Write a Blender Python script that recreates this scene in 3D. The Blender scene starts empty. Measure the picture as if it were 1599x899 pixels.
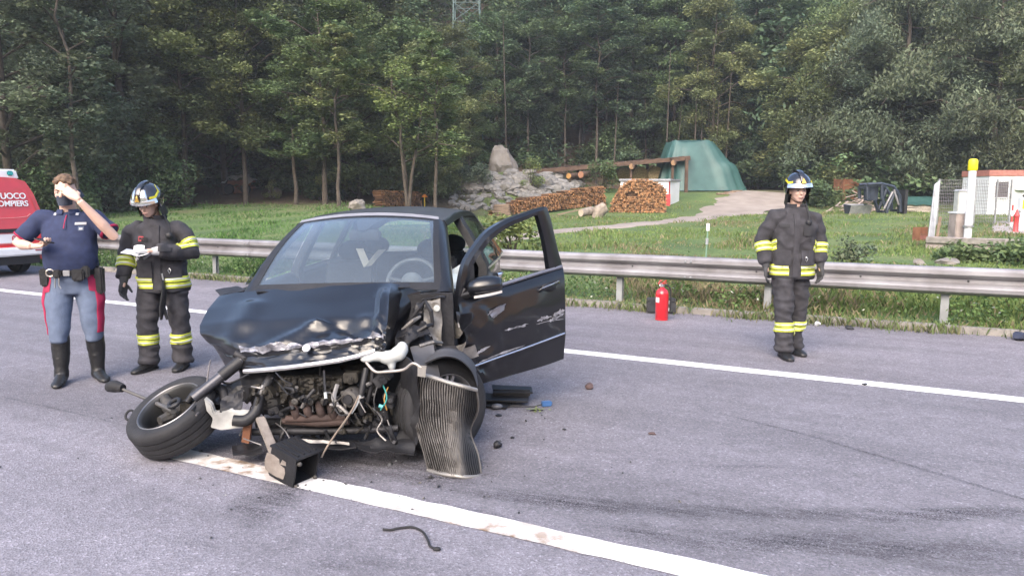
import bpy, bmesh, math, random
import numpy as np
from mathutils import Vector, Matrix, Quaternion, noise as mnoise
random.seed(7); RNG = np.random.default_rng(7)
SC = bpy.context.scene
R = math.radians
# ------------------------------------------------------------------ camera, sky, sun, exposure
FPX, PITCH, CAMH = 1185.0, math.atan(149.5 / 1185.0), 1.65
cam_d = bpy.data.cameras.new('camera'); cam = bpy.data.objects.new('camera', cam_d)
SC.collection.objects.link(cam); SC.camera = cam
cam.location = (0, 0, CAMH); cam.rotation_euler = (math.pi / 2 - PITCH, 0, 0)
cam_d.sensor_width = 36; cam_d.lens = 36 * FPX / 1599; cam_d.clip_end = 2000; cam_d.clip_start = .05
SUN_EL, SUN_AZ = 38.0, 200.0     # high soft light from behind and left of the camera (valley in shade)
W = bpy.data.worlds.new('World'); SC.world = W; W.use_nodes = True
nt = W.node_tree; bg = nt.nodes['Background']
sky = nt.nodes.new('ShaderNodeTexSky'); sky.sky_type = 'NISHITA'; sky.sun_disc = False
sky.sun_elevation = R(SUN_EL); sky.sun_rotation = R(SUN_AZ); sky.altitude = 600; sky.air_density = 1.0; sky.dust_density = 4.5; sky.ozone_density = 1.4
nt.links.new(sky.outputs[0], bg.inputs[0]); bg.inputs[1].default_value = .15
sl = bpy.data.lights.new('sun', 'SUN'); sl.energy = 1.35; sl.angle = R(60); sl.color = (1, .84, .68)
sun = bpy.data.objects.new('sun', sl); SC.collection.objects.link(sun)
sd = Vector((math.sin(R(SUN_AZ)) * math.cos(R(SUN_EL)), math.cos(R(SUN_AZ)) * math.cos(R(SUN_EL)), math.sin(R(SUN_EL))))
sun.rotation_euler = sd.to_track_quat('Z', 'Y').to_euler()
SC.view_settings.view_transform = 'Standard'; SC.view_settings.look = 'None'
SC.view_settings.exposure = 1.85; SC.view_settings.gamma = 1
SC.cycles.use_denoising = True
SC.cycles.max_bounces = 6; SC.cycles.diffuse_bounces = 3; SC.cycles.glossy_bounces = 4; SC.cycles.transparent_max_bounces = 12; SC.cycles.transmission_bounces = 6
SC.cycles.caustics_reflective = False; SC.cycles.caustics_refractive = False
# ------------------------------------------------------------------ geometry of the place
RD = Vector((.8911, -.4538, 0)); RN = Vector((.4538, .8911, 0))       # along the road, across it (away)
def P(s, n, z=0): return RD * s + RN * n + Vector((0, 0, z))
def ray(u, v):
    x = (u - 799.5) / FPX; y = (449.5 - v) / FPX
    return Vector((x, math.cos(PITCH) + y * math.sin(PITCH), -math.sin(PITCH) + y * math.cos(PITCH)))
EYE = Vector((0, 0, CAMH))
def gp(u, v, z=0.0):
    r = ray(u, v); return EYE + r * ((z - CAMH) / r.z)
def at(u, v, Y):
    r = ray(u, v); return EYE + r * (Y / r.y)
def sst(t): t = min(1, max(0, t)); return t * t * (3 - 2 * t)
def hz(x, y):
    n = .4538 * x + .8911 * y
    if n < 10.3:
        return -.03 if n > -14 else .18 * max(0, -16 - n)
    t = n - 10.3; a = x / max(y, 3.)
    g = .012 * max(0, t - .6) + 1.15 * sst((y - 44) / 12.)
    Lf = sst((-.03 - a) / .2)
    g += Lf * .75 * sst((t - 2) / 22.)
    # bank of stones and the brown slope left of it
    m = math.exp(-((a - .0) / .085) ** 2)
    g += 1.55 * m * sst((y - 46) / 6.)
    hill = max(0, y - (61 - 7 * Lf)); g += .62 * hill * sst(hill / 12.)
    g += .05 * mnoise.noise((x * .35, y * .35, 0)) * min(1, t * .5) + .25 * mnoise.noise((x * .08, y * .08, 3)) * sst((t - 8) / 30)
    return g + .02 * min(1, t / .3) * 1
def tp(u, v, y0=9.0, y1=140.0):
    """ground point under a pixel"""
    r = ray(u, v); y = y0
    while y < y1:
        p = EYE + r * (y / r.y)
        if p.z <= hz(p.x, p.y): return Vector((p.x, p.y, hz(p.x, p.y)))
        y += .1
    return Vector((p.x, p.y, hz(p.x, p.y)))
def gz(u, Y):
    """ground point below picture column u at depth Y"""
    x = (u - 799.5) / FPX * Y * 1.0
    z = hz(x, Y)
    for _ in range(3):
        d = Y * math.cos(PITCH) - (z - CAMH) * math.sin(PITCH); x = (u - 799.5) / FPX * d; z = hz(x, Y)
    return Vector((x, Y, z))
# ------------------------------------------------------------------ materials
MATS = {}
def M(name, col, rough=.6, metal=0., var=.15, scale=6., bump=0., bscale=40., coat=0., spec=.5, col2=None, alpha=None, attr=None, emit=0, det=4.):
    if name in MATS: return MATS[name]
    m = bpy.data.materials.new(name); m.use_nodes = True; t = m.node_tree; b = t.nodes['Principled BSDF']
    b.inputs['Roughness'].default_value = rough; b.inputs['Metallic'].default_value = metal
    b.inputs['Specular IOR Level'].default_value = spec; b.inputs['Coat Weight'].default_value = coat; b.inputs['Coat Roughness'].default_value = .04
    tc = t.nodes.new('ShaderNodeTexCoord')
    nz = t.nodes.new('ShaderNodeTexNoise'); nz.inputs['Scale'].default_value = scale; nz.inputs['Detail'].default_value = det
    t.links.new(tc.outputs['Object'], nz.inputs['Vector'])
    rp = t.nodes.new('ShaderNodeValToRGB'); e = rp.color_ramp.elements
    e[0].position = .3; e[1].position = .7
    c2 = col2 or tuple(min(1, c * (1 + var)) for c in col); c1 = tuple(c * (1 - var) for c in col) if not col2 else col
    e[0].color = (*c1, 1); e[1].color = (*c2, 1)
    t.links.new(nz.outputs['Fac'], rp.inputs['Fac'])
    out = rp.outputs['Color']
    if attr:
        an = t.nodes.new('ShaderNodeAttribute'); an.attribute_name = attr
        mx = t.nodes.new('ShaderNodeMix'); mx.data_type = 'RGBA'; mx.blend_type = 'MULTIPLY'; mx.inputs[0].default_value = 1
        t.links.new(out, mx.inputs[6]); t.links.new(an.outputs['Color'], mx.inputs[7]); out = mx.outputs[2]
    t.links.new(out, b.inputs['Base Color'])
    if bump:
        n2 = t.nodes.new('ShaderNodeTexNoise'); n2.inputs['Scale'].default_value = bscale; n2.inputs['Detail'].default_value = 3
        t.links.new(tc.outputs['Object'], n2.inputs['Vector'])
        bp = t.nodes.new('ShaderNodeBump'); bp.inputs['Strength'].default_value = bump; bp.inputs['Distance'].default_value = .02
        t.links.new(n2.outputs['Fac'], bp.inputs['Height']); t.links.new(bp.outputs['Normal'], b.inputs['Normal'])
    if emit:
        b.inputs['Emission Color'].default_value = (*col, 1); b.inputs['Emission Strength'].default_value = emit
    if alpha is not None: b.inputs['Alpha'].default_value = alpha
    MATS[name] = m; return m
def glassmat(name, tint=(.8, .9, .9), refl=.08, rough=.02, sky_veil=0.):
    if name in MATS: return MATS[name]
    m = bpy.data.materials.new(name); m.use_nodes = True; t = m.node_tree; t.nodes.clear()
    o = t.nodes.new('ShaderNodeOutputMaterial'); tr = t.nodes.new('ShaderNodeBsdfTransparent'); gl = t.nodes.new('ShaderNodeBsdfGlossy')
    tr.inputs[0].default_value = (*tint, 1); gl.inputs['Roughness'].default_value = rough; gl.inputs[0].default_value = (.95, .97, 1, 1)
    lw = t.nodes.new('ShaderNodeLayerWeight'); pw = t.nodes.new('ShaderNodeMath'); pw.operation = 'POWER'; pw.inputs[1].default_value = 4.; t.links.new(lw.outputs['Facing'], pw.inputs[0])
    ad = t.nodes.new('ShaderNodeMath'); ad.operation = 'MULTIPLY_ADD'; ad.inputs[1].default_value = .9; ad.inputs[2].default_value = refl; t.links.new(pw.outputs[0], ad.inputs[0])
    lp = None
    mx = t.nodes.new('ShaderNodeMixShader'); t.links.new(ad.outputs[0], mx.inputs[0]); t.links.new(tr.outputs[0], mx.inputs[1]); t.links.new(gl.outputs[0], mx.inputs[2])
    df = t.nodes.new('ShaderNodeBsdfDiffuse'); df.inputs[0].default_value = (.5, .55, .58, 1); m2 = t.nodes.new('ShaderNodeMixShader'); m2.inputs[0].default_value = sky_veil  # pale diffuse film imitates the sky's reflection on the windshield
    t.links.new(mx.outputs[0], m2.inputs[1]); t.links.new(df.outputs[0], m2.inputs[2]); t.links.new(m2.outputs[0], o.inputs[0]); MATS[name] = m; return m
# ------------------------------------------------------------------ mesh builder
def link(o): SC.collection.objects.link(o); return o
def tag(o, label=None, cat=None, group=None, kind=None):
    if label: o['label'] = label
    if cat: o['category'] = cat
    if group: o['group'] = group
    if kind: o['kind'] = kind
    return o
def empty(name, loc=(0, 0, 0), rz=0., label=None, cat=None, group=None):
    o = link(bpy.data.objects.new(name, None)); o.location = loc; o.rotation_euler = (0, 0, rz); o.empty_display_size = .1
    return tag(o, label, cat, group)
def copy_tree(o, parent=None):
    c = o.copy(); link(c); c.parent = parent
    for ch in o.children: copy_tree(ch, c)
    return c
def frame(d):
    d = Vector(d).normalized(); a = Vector((0, 0, 1)) if abs(d.z) < .9 else Vector((1, 0, 0))
    x = d.cross(a).normalized(); y = x.cross(d).normalized(); return x, y
class MB:
    def __init__(s): s.v = []; s.f = []; s.m = []
    def add(s, vs, fs, mi=0):
        b = len(s.v); s.v += [tuple(v) for v in vs]; s.f += [tuple(b + i for i in f) for f in fs]; s.m += [mi] * len(fs); return s
    def box(s, c, h, rot=None, mi=0, taper=1.0):
        c = Vector(c); vs = []
        for z in (-1, 1):
            k = taper if z > 0 else 1
            for x, y in ((-1, -1), (1, -1), (1, 1), (-1, 1)):
                p = Vector((x * h[0] * k, y * h[1] * k, z * h[2])); vs.append(c + (rot @ p if rot else p))
        return s.add(vs, [(3, 2, 1, 0), (4, 5, 6, 7), (0, 1, 5, 4), (1, 2, 6, 5), (2, 3, 7, 6), (3, 0, 4, 7)], mi)
    def bar(s, a, b, w, h=None, up=None, mi=0):
        a, b = Vector(a), Vector(b); h = h or w; d = (b - a).normalized()
        y = Vector(up) if up else (Vector((0, 0, 1)) if abs(d.z) < .95 else Vector((0, 1, 0)))
        x = d.cross(y).normalized(); y = x.cross(d).normalized(); vs = []
        for p in (a, b):
            for i, j in ((-1, -1), (1, -1), (1, 1), (-1, 1)): vs.append(p + x * (i * w / 2) + y * (j * h / 2))
        return s.add(vs, [(3, 2, 1, 0), (4, 5, 6, 7), (0, 1, 5, 4), (1, 2, 6, 5), (2, 3, 7, 6), (3, 0, 4, 7)], mi)
    def rings(s, rs, cap=True, mi=0, closed=False):
        n = len(rs[0]); vs = [p for r in rs for p in r]; fs = []; k = len(rs)
        for i in range(k if closed else k - 1):
            for j in range(n):
                a, b = i * n + j, i * n + (j + 1) % n; c, d = ((i + 1) % k) * n + (j + 1) % n, ((i + 1) % k) * n + j
                fs.append((a, b, c, d))
        if cap and not closed: fs += [tuple(range(n))[::-1], tuple((k - 1) * n + j for j in range(n))]
        return s.add(vs, fs, mi)
    def tube(s, pts, r, n=8, cap=True, mi=0, flat=1.0, up=None):
        pts = [Vector(p) for p in pts]; rs = []; px = None
        for i, p in enumerate(pts):
            d = (pts[min(i + 1, len(pts) - 1)] - pts[max(i - 1, 0)])
            if d.length < 1e-6: d = Vector((0, 0, 1))
            d.normalize()
            if px is None:
                px = (Vector(up) - d * Vector(up).dot(d)).normalized() if up else frame(d)[0]
            else: px = (px - d * px.dot(d)).normalized()
            py = d.cross(px); rr = r[i] if hasattr(r, '__len__') else r
            rs.append([p + px * (math.cos(2 * math.pi * j / n) * rr) + py * (math.sin(2 * math.pi * j / n) * rr * flat) for j in range(n)])
        return s.rings(rs, cap, mi)
    def lathe(s, prof, n=16, c=(0, 0, 0), ax=(0, 0, 1), mi=0, cap=True):
        c = Vector(c); d = Vector(ax).normalized(); x, y = frame(d)
        return s.rings([[c + d * h + x * (r * math.cos(2 * math.pi * j / n)) + y * (r * math.sin(2 * math.pi * j / n)) for j in range(n)] for r, h in prof], cap, mi)
    def ell(s, c, r, rot=None, nu=12, nv=8, mi=0):
        c = Vector(c); rs = []
        for i in range(nv + 1):
            t = math.pi * (i + .02) / (nv + .04); row = []
            for j in range(nu):
                a = 2 * math.pi * j / nu; p = Vector((math.sin(t) * math.cos(a) * r[0], math.sin(t) * math.sin(a) * r[1], -math.cos(t) * r[2]))
                row.append(c + (rot @ p if rot else p))
            rs.append(row)
        return s.rings(rs, True, mi)
    def prism(s, poly, d, mi=0):
        """closed 3d polygon extruded along vector d"""
        n = len(poly); d = Vector(d); vs = [Vector(p) for p in poly] + [Vector(p) + d for p in poly]
        return s.add(vs, [tuple(range(n))[::-1], tuple(range(n, 2 * n))] + [(i, (i + 1) % n, n + (i + 1) % n, n + i) for i in range(n)], mi)
    def grid(s, rows, mi=0, flip=False):
        n = len(rows[0]); vs = [p for r in rows for p in r]; fs = []
        for i in range(len(rows) - 1):
            for j in range(n - 1):
                q = (i * n + j, i * n + j + 1, (i + 1) * n + j + 1, (i + 1) * n + j); fs.append(q[::-1] if flip else q)
        return s.add(vs, fs, mi)
    def slab(s, rows, d, mi=0):
        """sheet with thickness d (vector or function of point)"""
        n = len(rows[0]); k = len(rows); b = [[Vector(p) + (d(p) if callable(d) else Vector(d)) for p in r] for r in rows]
        s.grid(rows, mi); s.grid(b, mi, True)
        e = [(0, j) for j in range(n)] + [(i, n - 1) for i in range(1, k)] + [(k - 1, j) for j in range(n - 2, -1, -1)] + [(i, 0) for i in range(k - 2, 0, -1)]
        for q in range(len(e)):
            (i, j), (i2, j2) = e[q], e[(q + 1) % len(e)]
            s.add([rows[i][j], rows[i2][j2], b[i2][j2], b[i][j]], [(3, 2, 1, 0)], mi)
        return s
    def mesh(s, name, mats, smooth=False):
        me = bpy.data.meshes.new(name); me.from_pydata(s.v, [], s.f)
        for m in (mats if isinstance(mats, (list, tuple)) else [mats]): me.materials.append(m)
        if any(s.m): me.polygons.foreach_set('material_index', s.m)
        me.validate(); me.update()
        if smooth is not False: shade(me, smooth)
        return me
    def build(s, name, mats, parent=None, smooth=False, fix=True, bevel=0.):
        me = s.mesh(name, mats)
        o = link(bpy.data.objects.new(name, me))
        if fix or bevel:
            bm = bmesh.new(); bm.from_mesh(me)
            if fix: bmesh.ops.remove_doubles(bm, verts=bm.verts, dist=1e-5); bmesh.ops.recalc_face_normals(bm, faces=bm.faces)
            if bevel:
                es = [e for e in bm.edges if len(e.link_faces) == 2 and e.calc_face_angle(0) > .5]
                bmesh.ops.bevel(bm, geom=es, offset=bevel, segments=2, affect='EDGES', clamp_overlap=True)
            bm.to_mesh(me); bm.free()
        if smooth is not False: shade(me, smooth)
        if parent: o.parent = parent
        return o
def shade(me, ang=40):
    if ang is True: ang = 40
    me.polygons.foreach_set('use_smooth', [True] * len(me.polygons))
    try: me.set_sharp_from_angle(angle=R(ang))
    except Exception: pass
def remesh(mb, voxel, smooth=6, disp=None, fac=.5):
    """one continuous skin round everything in mb"""
    me = mb.mesh('tmp', []); o = link(bpy.data.objects.new('tmp', me))
    md = o.modifiers.new('r', 'REMESH'); md.mode = 'VOXEL'; md.voxel_size = voxel
    dg = bpy.context.evaluated_depsgraph_get(); dg.update()
    m2 = bpy.data.meshes.new_from_object(o.evaluated_get(dg)); bpy.data.objects.remove(o); bpy.data.meshes.remove(me)
    bm = bmesh.new(); bm.from_mesh(m2)
    for _ in range(smooth): bmesh.ops.smooth_vert(bm, verts=bm.verts, factor=fac, use_axis_x=True, use_axis_y=True, use_axis_z=True)
    if disp:
        bm.normal_update(); mv = [(v, v.normal * disp(v.co)) for v in bm.verts]
        for v, d in mv: v.co += d
    bm.to_mesh(m2); bm.free(); return m2
def mesh_obj(name, me, mats, parent=None, smooth=180):
    o = link(bpy.data.objects.new(name, me)); me.name = name; me.materials.clear()
    for m in (mats if isinstance(mats, (list, tuple)) else [mats]): me.materials.append(m)
    shade(me, smooth)
    if parent: o.parent = parent
    return o
def quads_np(name, V, mats, attr=None, tri=False):
    """V: (N,4,3) or (N,3,3) loose faces, attr: (N,3) colour per face"""
    V = np.asarray(V, np.float32); N, k = V.shape[0], V.shape[1]
    me = bpy.data.meshes.new(name); me.vertices.add(N * k); me.vertices.foreach_set('co', V.reshape(-1))
    me.loops.add(N * k); me.loops.foreach_set('vertex_index', np.arange(N * k, dtype=np.int32))
    me.polygons.add(N); me.polygons.foreach_set('loop_start', np.arange(0, N * k, k, dtype=np.int32))
    try: me.polygons.foreach_set('loop_total', np.full(N, k, np.int32))
    except Exception: pass
    me.update(calc_edges=True)
    if attr is not None:
        a = me.attributes.new('tint', 'FLOAT_COLOR', 'FACE'); c = np.ones((N, 4), np.float32); c[:, :3] = attr; a.data.foreach_set('color', c.reshape(-1))
    for m in (mats if isinstance(mats, (list, tuple)) else [mats]): me.materials.append(m)
    return me
# ================================================================== SETTING
def node(t, typ, **kw):
    n = t.nodes.new(typ)
    for k, v in kw.items():
        if k in n.inputs.keys() if hasattr(n.inputs, 'keys') else False: n.inputs[k].default_value = v
        else: setattr(n, k, v)
    return n
def asphalt_mat():
    m = bpy.data.materials.new('asphalt'); m.use_nodes = True; t = m.node_tree; b = t.nodes['Principled BSDF']; L = t.links.new
    tc = t.nodes.new('ShaderNodeTexCoord'); geo = tc.outputs['Object']
    sp = t.nodes.new('ShaderNodeSeparateXYZ'); L(geo, sp.inputs[0])      # sheet is built in road coordinates: y = across
    def noise(sc, det=3, ro=.6, vec=geo):
        n = t.nodes.new('ShaderNodeTexNoise'); n.inputs['Scale'].default_value = sc; n.inputs['Detail'].default_value = det; n.inputs['Roughness'].default_value = ro; L(vec, n.inputs['Vector']); return n.outputs['Fac']
    def ramp(f, stops):
        r = t.nodes.new('ShaderNodeValToRGB'); e = r.color_ramp.elements
        while len(e) < len(stops): e.new(.5)
        for i, (p, c) in enumerate(stops): e[i].position = p; e[i].color = (*c, 1) if isinstance(c, tuple) else (c, c, c, 1)
        L(f, r.inputs['Fac']); return r.outputs['Color']
    def mul(a, c, f=1):
        x = t.nodes.new('ShaderNodeMix'); x.data_type = 'RGBA'; x.blend_type = 'MULTIPLY'; x.inputs[0].default_value = f; L(a, x.inputs[6]); L(c, x.inputs[7]); return x.outputs[2]
    mr = t.nodes.new('ShaderNodeMapRange'); mr.inputs[1].default_value = -10; mr.inputs[2].default_value = 11; L(sp.outputs['Y'], mr.inputs[0])
    def z(n): return (n + 10) / 21
    zone = ramp(mr.outputs[0], [(0, (0.216, 0.206, 0.233)), (z(1.6), (0.230, 0.219, 0.248)), (z(3.0), (0.216, 0.206, 0.233)), (z(3.5), (0.172, 0.165, 0.186)), (z(4.5), (0.195, 0.186, 0.210)), (z(5.3), (0.178, 0.171, 0.192)), (z(6.2), (0.198, 0.189, 0.212)), (z(7.0), (0.182, 0.174, 0.194)), (z(7.5), (0.208, 0.194, 0.215)), (z(9.7), (0.218, 0.202, 0.222)), (1, (0.157, 0.147, 0.159))])
    vo = t.nodes.new('ShaderNodeTexVoronoi'); vo.inputs['Scale'].default_value = 95; L(geo, vo.inputs['Vector'])
    sep = t.nodes.new('ShaderNodeSeparateColor'); L(vo.outputs['Color'], sep.inputs[0])
    stones = ramp(sep.outputs[0], [(0, .42), (.35, .8), (.7, 1.05), (.93, 1.3), (1, 2.1)])
    # finer in the lane, coarse in the near lane
    speck = ramp(noise(190, 2, .7), [(.3, .55), (.5, 1.0), (.72, 1.55)])
    blot = ramp(noise(.55, 5, .62), [(.3, .84), (.55, 1.0), (.75, 1.1)])
    mid = ramp(noise(7, 4, .6), [(.3, .88), (.7, 1.1)])
    mp = t.nodes.new('ShaderNodeMapping'); mp.inputs['Scale'].default_value = (.12, 2.2, 1); L(geo, mp.inputs[0])
    streak = ramp(noise(1.0, 4, .6, mp.outputs[0]), [(.35, .86), (.62, 1.06)])
    c = mul(zone, stones, .52); c = mul(c, speck, .55); c = mul(c, blot); c = mul(c, mid); c = mul(c, streak)
    L(c, b.inputs['Base Color']); b.inputs['Roughness'].default_value = .82; b.inputs['Specular IOR Level'].default_value = .35
    bp = t.nodes.new('ShaderNodeBump'); bp.inputs['Strength'].default_value = .55; bp.inputs['Distance'].default_value = .006
    L(vo.outputs['Distance'], bp.inputs['Height']); L(bp.outputs[0], b.inputs['Normal']); return m
def road_obj(name, rows, mat, z=0.):
    """rows of (s, n, z) in road coordinates"""
    mb = MB(); mb.grid([[Vector(p) for p in r] for r in rows]); o = mb.build(name, mat, fix=False)
    o.rotation_euler = (0, 0, math.atan2(RD.y, RD.x)); o.location = (0, 0, z); tag(o, kind='structure'); return o
ASPH = asphalt_mat()
road_obj('road', [[(s, n, 0) for s in np.linspace(-140, 120, 27)] for n in (-14, -6, 0, 5, 10.3)], ASPH)
# --- ground, one sheet to the wooded hill and beyond
gm = bpy.data.materials.new('meadow_soil'); gm.use_nodes = True
def ground_mat(m):
    t = m.node_tree; b = t.nodes['Principled BSDF']; L = t.links.new; tc = t.nodes.new('ShaderNodeTexCoord')
    def noise(sc, det=4):
        n = t.nodes.new('ShaderNodeTexNoise'); n.inputs['Scale'].default_value = sc; n.inputs['Detail'].default_value = det; L(tc.outputs['Object'], n.inputs['Vector']); return n.outputs['Fac']
    def ramp(f, stops):
        r = t.nodes.new('ShaderNodeValToRGB'); e = r.color_ramp.elements
        while len(e) < len(stops): e.new(.5)
        for i, (p, c) in enumerate(stops): e[i].position = p; e[i].color = (*c, 1)
        L(f, r.inputs['Fac']); return r.outputs['Color']
    grass = ramp(noise(.35, 6), [(.3, (.06, .105, .032)), (.5, (.095, .15, .045)), (.62, (.13, .165, .055)), (.78, (.18, .16, .085))])
    soil = ramp(noise(.8, 6), [(.3, (.075, .052, .036)), (.6, (.12, .085, .058)), (.75, (.07, .085, .035))])
    an = t.nodes.new('ShaderNodeAttribute'); an.attribute_name = 'soil'
    mx = t.nodes.new('ShaderNodeMix'); mx.data_type = 'RGBA'; L(an.outputs['Fac'], mx.inputs[0]); L(grass, mx.inputs[6]); L(soil, mx.inputs[7])
    fine = ramp(noise(14, 5), [(.3, (.7, .7, .7)), (.7, (1.25, 1.25, 1.2))])
    m2 = t.nodes.new('ShaderNodeMix'); m2.data_type = 'RGBA'; m2.blend_type = 'MULTIPLY'; m2.inputs[0].default_value = 1; L(mx.outputs[2], m2.inputs[6]); L(fine, m2.inputs[7])
    L(m2.outputs[2], b.inputs['Base Color']); b.inputs['Roughness'].default_value = .95
    bp = t.nodes.new('ShaderNodeBump'); bp.inputs['Strength'].default_value = .8; bp.inputs['Distance'].default_value = .12; L(noise(6, 5), bp.inputs['Height']); L(bp.outputs[0], b.inputs['Normal'])
ground_mat(gm)
def soil_amount(x, y):
    a = x / max(y, 3); Lf = sst((-.03 - a) / .2)
    w = sst((y - (58 - 18 * Lf)) / 5)
    c = math.exp(-((a + .09) / .05) ** 2) * sst((y - 36) / 8)          # bare slope beside the stones
    d = math.exp(-((a - .42) / .12) ** 2) * sst((y - 50) / 5)
    e = .5 * math.exp(-((a + .21) / .12) ** 2) * sst((y - 33) / 6)
    return min(1, max(w, c, d, e) + .25 * mnoise.noise((x * .3, y * .3, 9)))
def terrain():
    ns = [-90, -60, -40, -30, -24, -20, -17, -16, -14.02, -13.9, 10.2, 10.3, 10.45, 10.7] + list(np.arange(11, 20, .5)) + list(np.arange(20, 75, 1.1)) + list(np.arange(76, 150, 4))
    ss = list(np.arange(-150, -60, 4)) + list(np.arange(-60, 60, 1.1)) + list(np.arange(60, 150, 4))
    rows = []; so = []
    for n in ns:
        r = []
        for s in ss:
            p = P(s, n); p.z = hz(p.x, p.y)
            if n > 60: p.z = max(p.z, 0)
            r.append(p); so.append(soil_amount(p.x, p.y) if n > 10.3 else .3)
        rows.append(r)
    mb = MB(); mb.grid(rows); o = mb.build('ground', gm, fix=False); shade(o.data, 180)
    a = o.data.attributes.new('soil', 'FLOAT', 'POINT'); a.data.foreach_set('value', np.array(so, np.float32)); tag(o, kind='structure')
terrain()
# --- painted lines
def paint_mat():
    m = bpy.data.materials.new('road_paint'); m.use_nodes = True; t = m.node_tree; b = t.nodes['Principled BSDF']; L = t.links.new
    tc = t.nodes.new('ShaderNodeTexCoord')
    def noise(sc, det, vec):
        n = t.nodes.new('ShaderNodeTexNoise'); n.inputs['Scale'].default_value = sc; n.inputs['Detail'].default_value = det; L(vec, n.inputs['Vector']); return n.outputs['Fac']
    def ramp(f, stops):
        r = t.nodes.new('ShaderNodeValToRGB'); e = r.color_ramp.elements
        while len(e) < len(stops): e.new(.5)
        for i, (p, c) in enumerate(stops): e[i].position = p; e[i].color = (*c, 1)
        L(f, r.inputs['Fac']); return r.outputs['Color']
    base = ramp(noise(40, 4, tc.outputs['Object']), [(.25, (.66, .66, .66)), (.5, (.8, .8, .79))])
    at_ = t.nodes.new('ShaderNodeAttribute'); at_.attribute_name = 'dirt'
    dn = noise(9, 6, tc.outputs['Object'])
    mm = t.nodes.new('ShaderNodeMath'); mm.operation = 'MULTIPLY'; L(at_.outputs['Fac'], mm.inputs[0])
    dr = ramp(dn, [(.38, (0, 0, 0)), (.6, (1, 1, 1))]); L(dr, mm.inputs[1])
    mx = t.nodes.new('ShaderNodeMix'); mx.data_type = 'RGBA'; L(mm.outputs[0], mx.inputs[0]); L(base, mx.inputs[6]); mx.inputs[7].default_value = (.24, .16, .10, 1)
    # worn to the asphalt in small flecks
    wear = ramp(noise(70, 5, tc.outputs['Object']), [(.30, (1, 1, 1)), (.36, (0, 0, 0))])
    m2 = t.nodes.new('ShaderNodeMix'); m2.data_type = 'RGBA'; L(wear, m2.inputs[0]); L(mx.outputs[2], m2.inputs[6]); m2.inputs[7].default_value = (.2, .2, .21, 1)
    L(m2.outputs[2], b.inputs['Base Color']); b.inputs['Roughness'].default_value = .7; return m
PAINT = paint_mat()
def line(name, s0, s1, n0, w, step, dirt):
    ss = np.arange(s0, s1, step); rows = []; dv = []
    for k in range(5):
        r = []
        for s in ss:
            j = .012 * mnoise.noise((s * 6, k * 3.1, 1)) if k in (0, 4) else 0
            r.append((s, n0(s) + w * (k / 4 - .5) + j, .004)); dv.append(dirt(s, k / 4))
        rows.append(r)
    o = road_obj(name, rows, PAINT); a = o.data.attributes.new('dirt', 'FLOAT', 'POINT'); a.data.foreach_set('value', np.array(dv, np.float32)); return o
sg = lambda u, v: gp(u, v).dot(RD)
S_A, S_B = sg(306, 697), sg(850, 815)
def near_dirt(s, k):
    return .9 * math.exp(-((s - sg(390, 722)) / .35) ** 2) + .8 * math.exp(-((s - S_B) / .45) ** 2) * (1 - .4 * k) + .55 * math.exp(-((s - sg(700, 770)) / .5) ** 2) * (1 - k) + .12
o = line('lane_marking', S_A, S_A + 5.4, lambda s: 3.185, .17, .05, near_dirt)
o = line('edge_marking', -70, 40, lambda s: 7.14 - .0221 * max(-16, min(4, s)), .19, .25, lambda s, k: .08)
# --- dark tyre marks and stains lying on the asphalt
def stain_mat():
    m = bpy.data.materials.new('tyre_rubber_stain'); m.use_nodes = True; t = m.node_tree; L = t.links.new; b = t.nodes['Principled BSDF']
    b.inputs['Base Color'].default_value = (.042, .041, .046, 1); b.inputs['Roughness'].default_value = .7
    an = t.nodes.new('ShaderNodeAttribute'); an.attribute_name = 'ink'
    tc = t.nodes.new('ShaderNodeTexCoord'); n1 = t.nodes.new('ShaderNodeTexNoise'); n1.inputs['Scale'].default_value = 5; n1.inputs['Detail'].default_value = 8; n1.inputs['Roughness'].default_value = .75
    vr = t.nodes.new('ShaderNodeVectorRotate'); vr.rotation_type = 'Z_AXIS'; vr.inputs['Angle'].default_value = -math.atan2(RD.y, RD.x) - .12; L(tc.outputs['Object'], vr.inputs['Vector']); mp = t.nodes.new('ShaderNodeMapping'); mp.inputs['Scale'].default_value = (.35, 3.2, 1); L(vr.outputs[0], mp.inputs[0]); L(mp.outputs[0], n1.inputs['Vector'])
    n2 = t.nodes.new('ShaderNodeTexNoise'); n2.inputs['Scale'].default_value = 120; n2.inputs['Detail'].default_value = 2; L(tc.outputs['Object'], n2.inputs['Vector'])
    r = t.nodes.new('ShaderNodeValToRGB'); r.color_ramp.elements[0].position = .36; r.color_ramp.elements[1].position = .66; L(n1.outputs['Fac'], r.inputs['Fac'])
    r2 = t.nodes.new('ShaderNodeValToRGB'); r2.color_ramp.elements[0].position = .35; r2.color_ramp.elements[1].position = .6; L(n2.outputs['Fac'], r2.inputs['Fac'])
    a = t.nodes.new('ShaderNodeMath'); a.operation = 'MULTIPLY'; L(r.outputs[0], a.inputs[0]); L(an.outputs['Fac'], a.inputs[1])
    c = t.nodes.new('ShaderNodeMath'); c.operation = 'MULTIPLY'; L(a.outputs[0], c.inputs[0]); L(r2.outputs[0], c.inputs[1])
    L(c.outputs[0], b.inputs['Alpha']); return m
STAIN = stain_mat()
_sz = [.0015]
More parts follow.
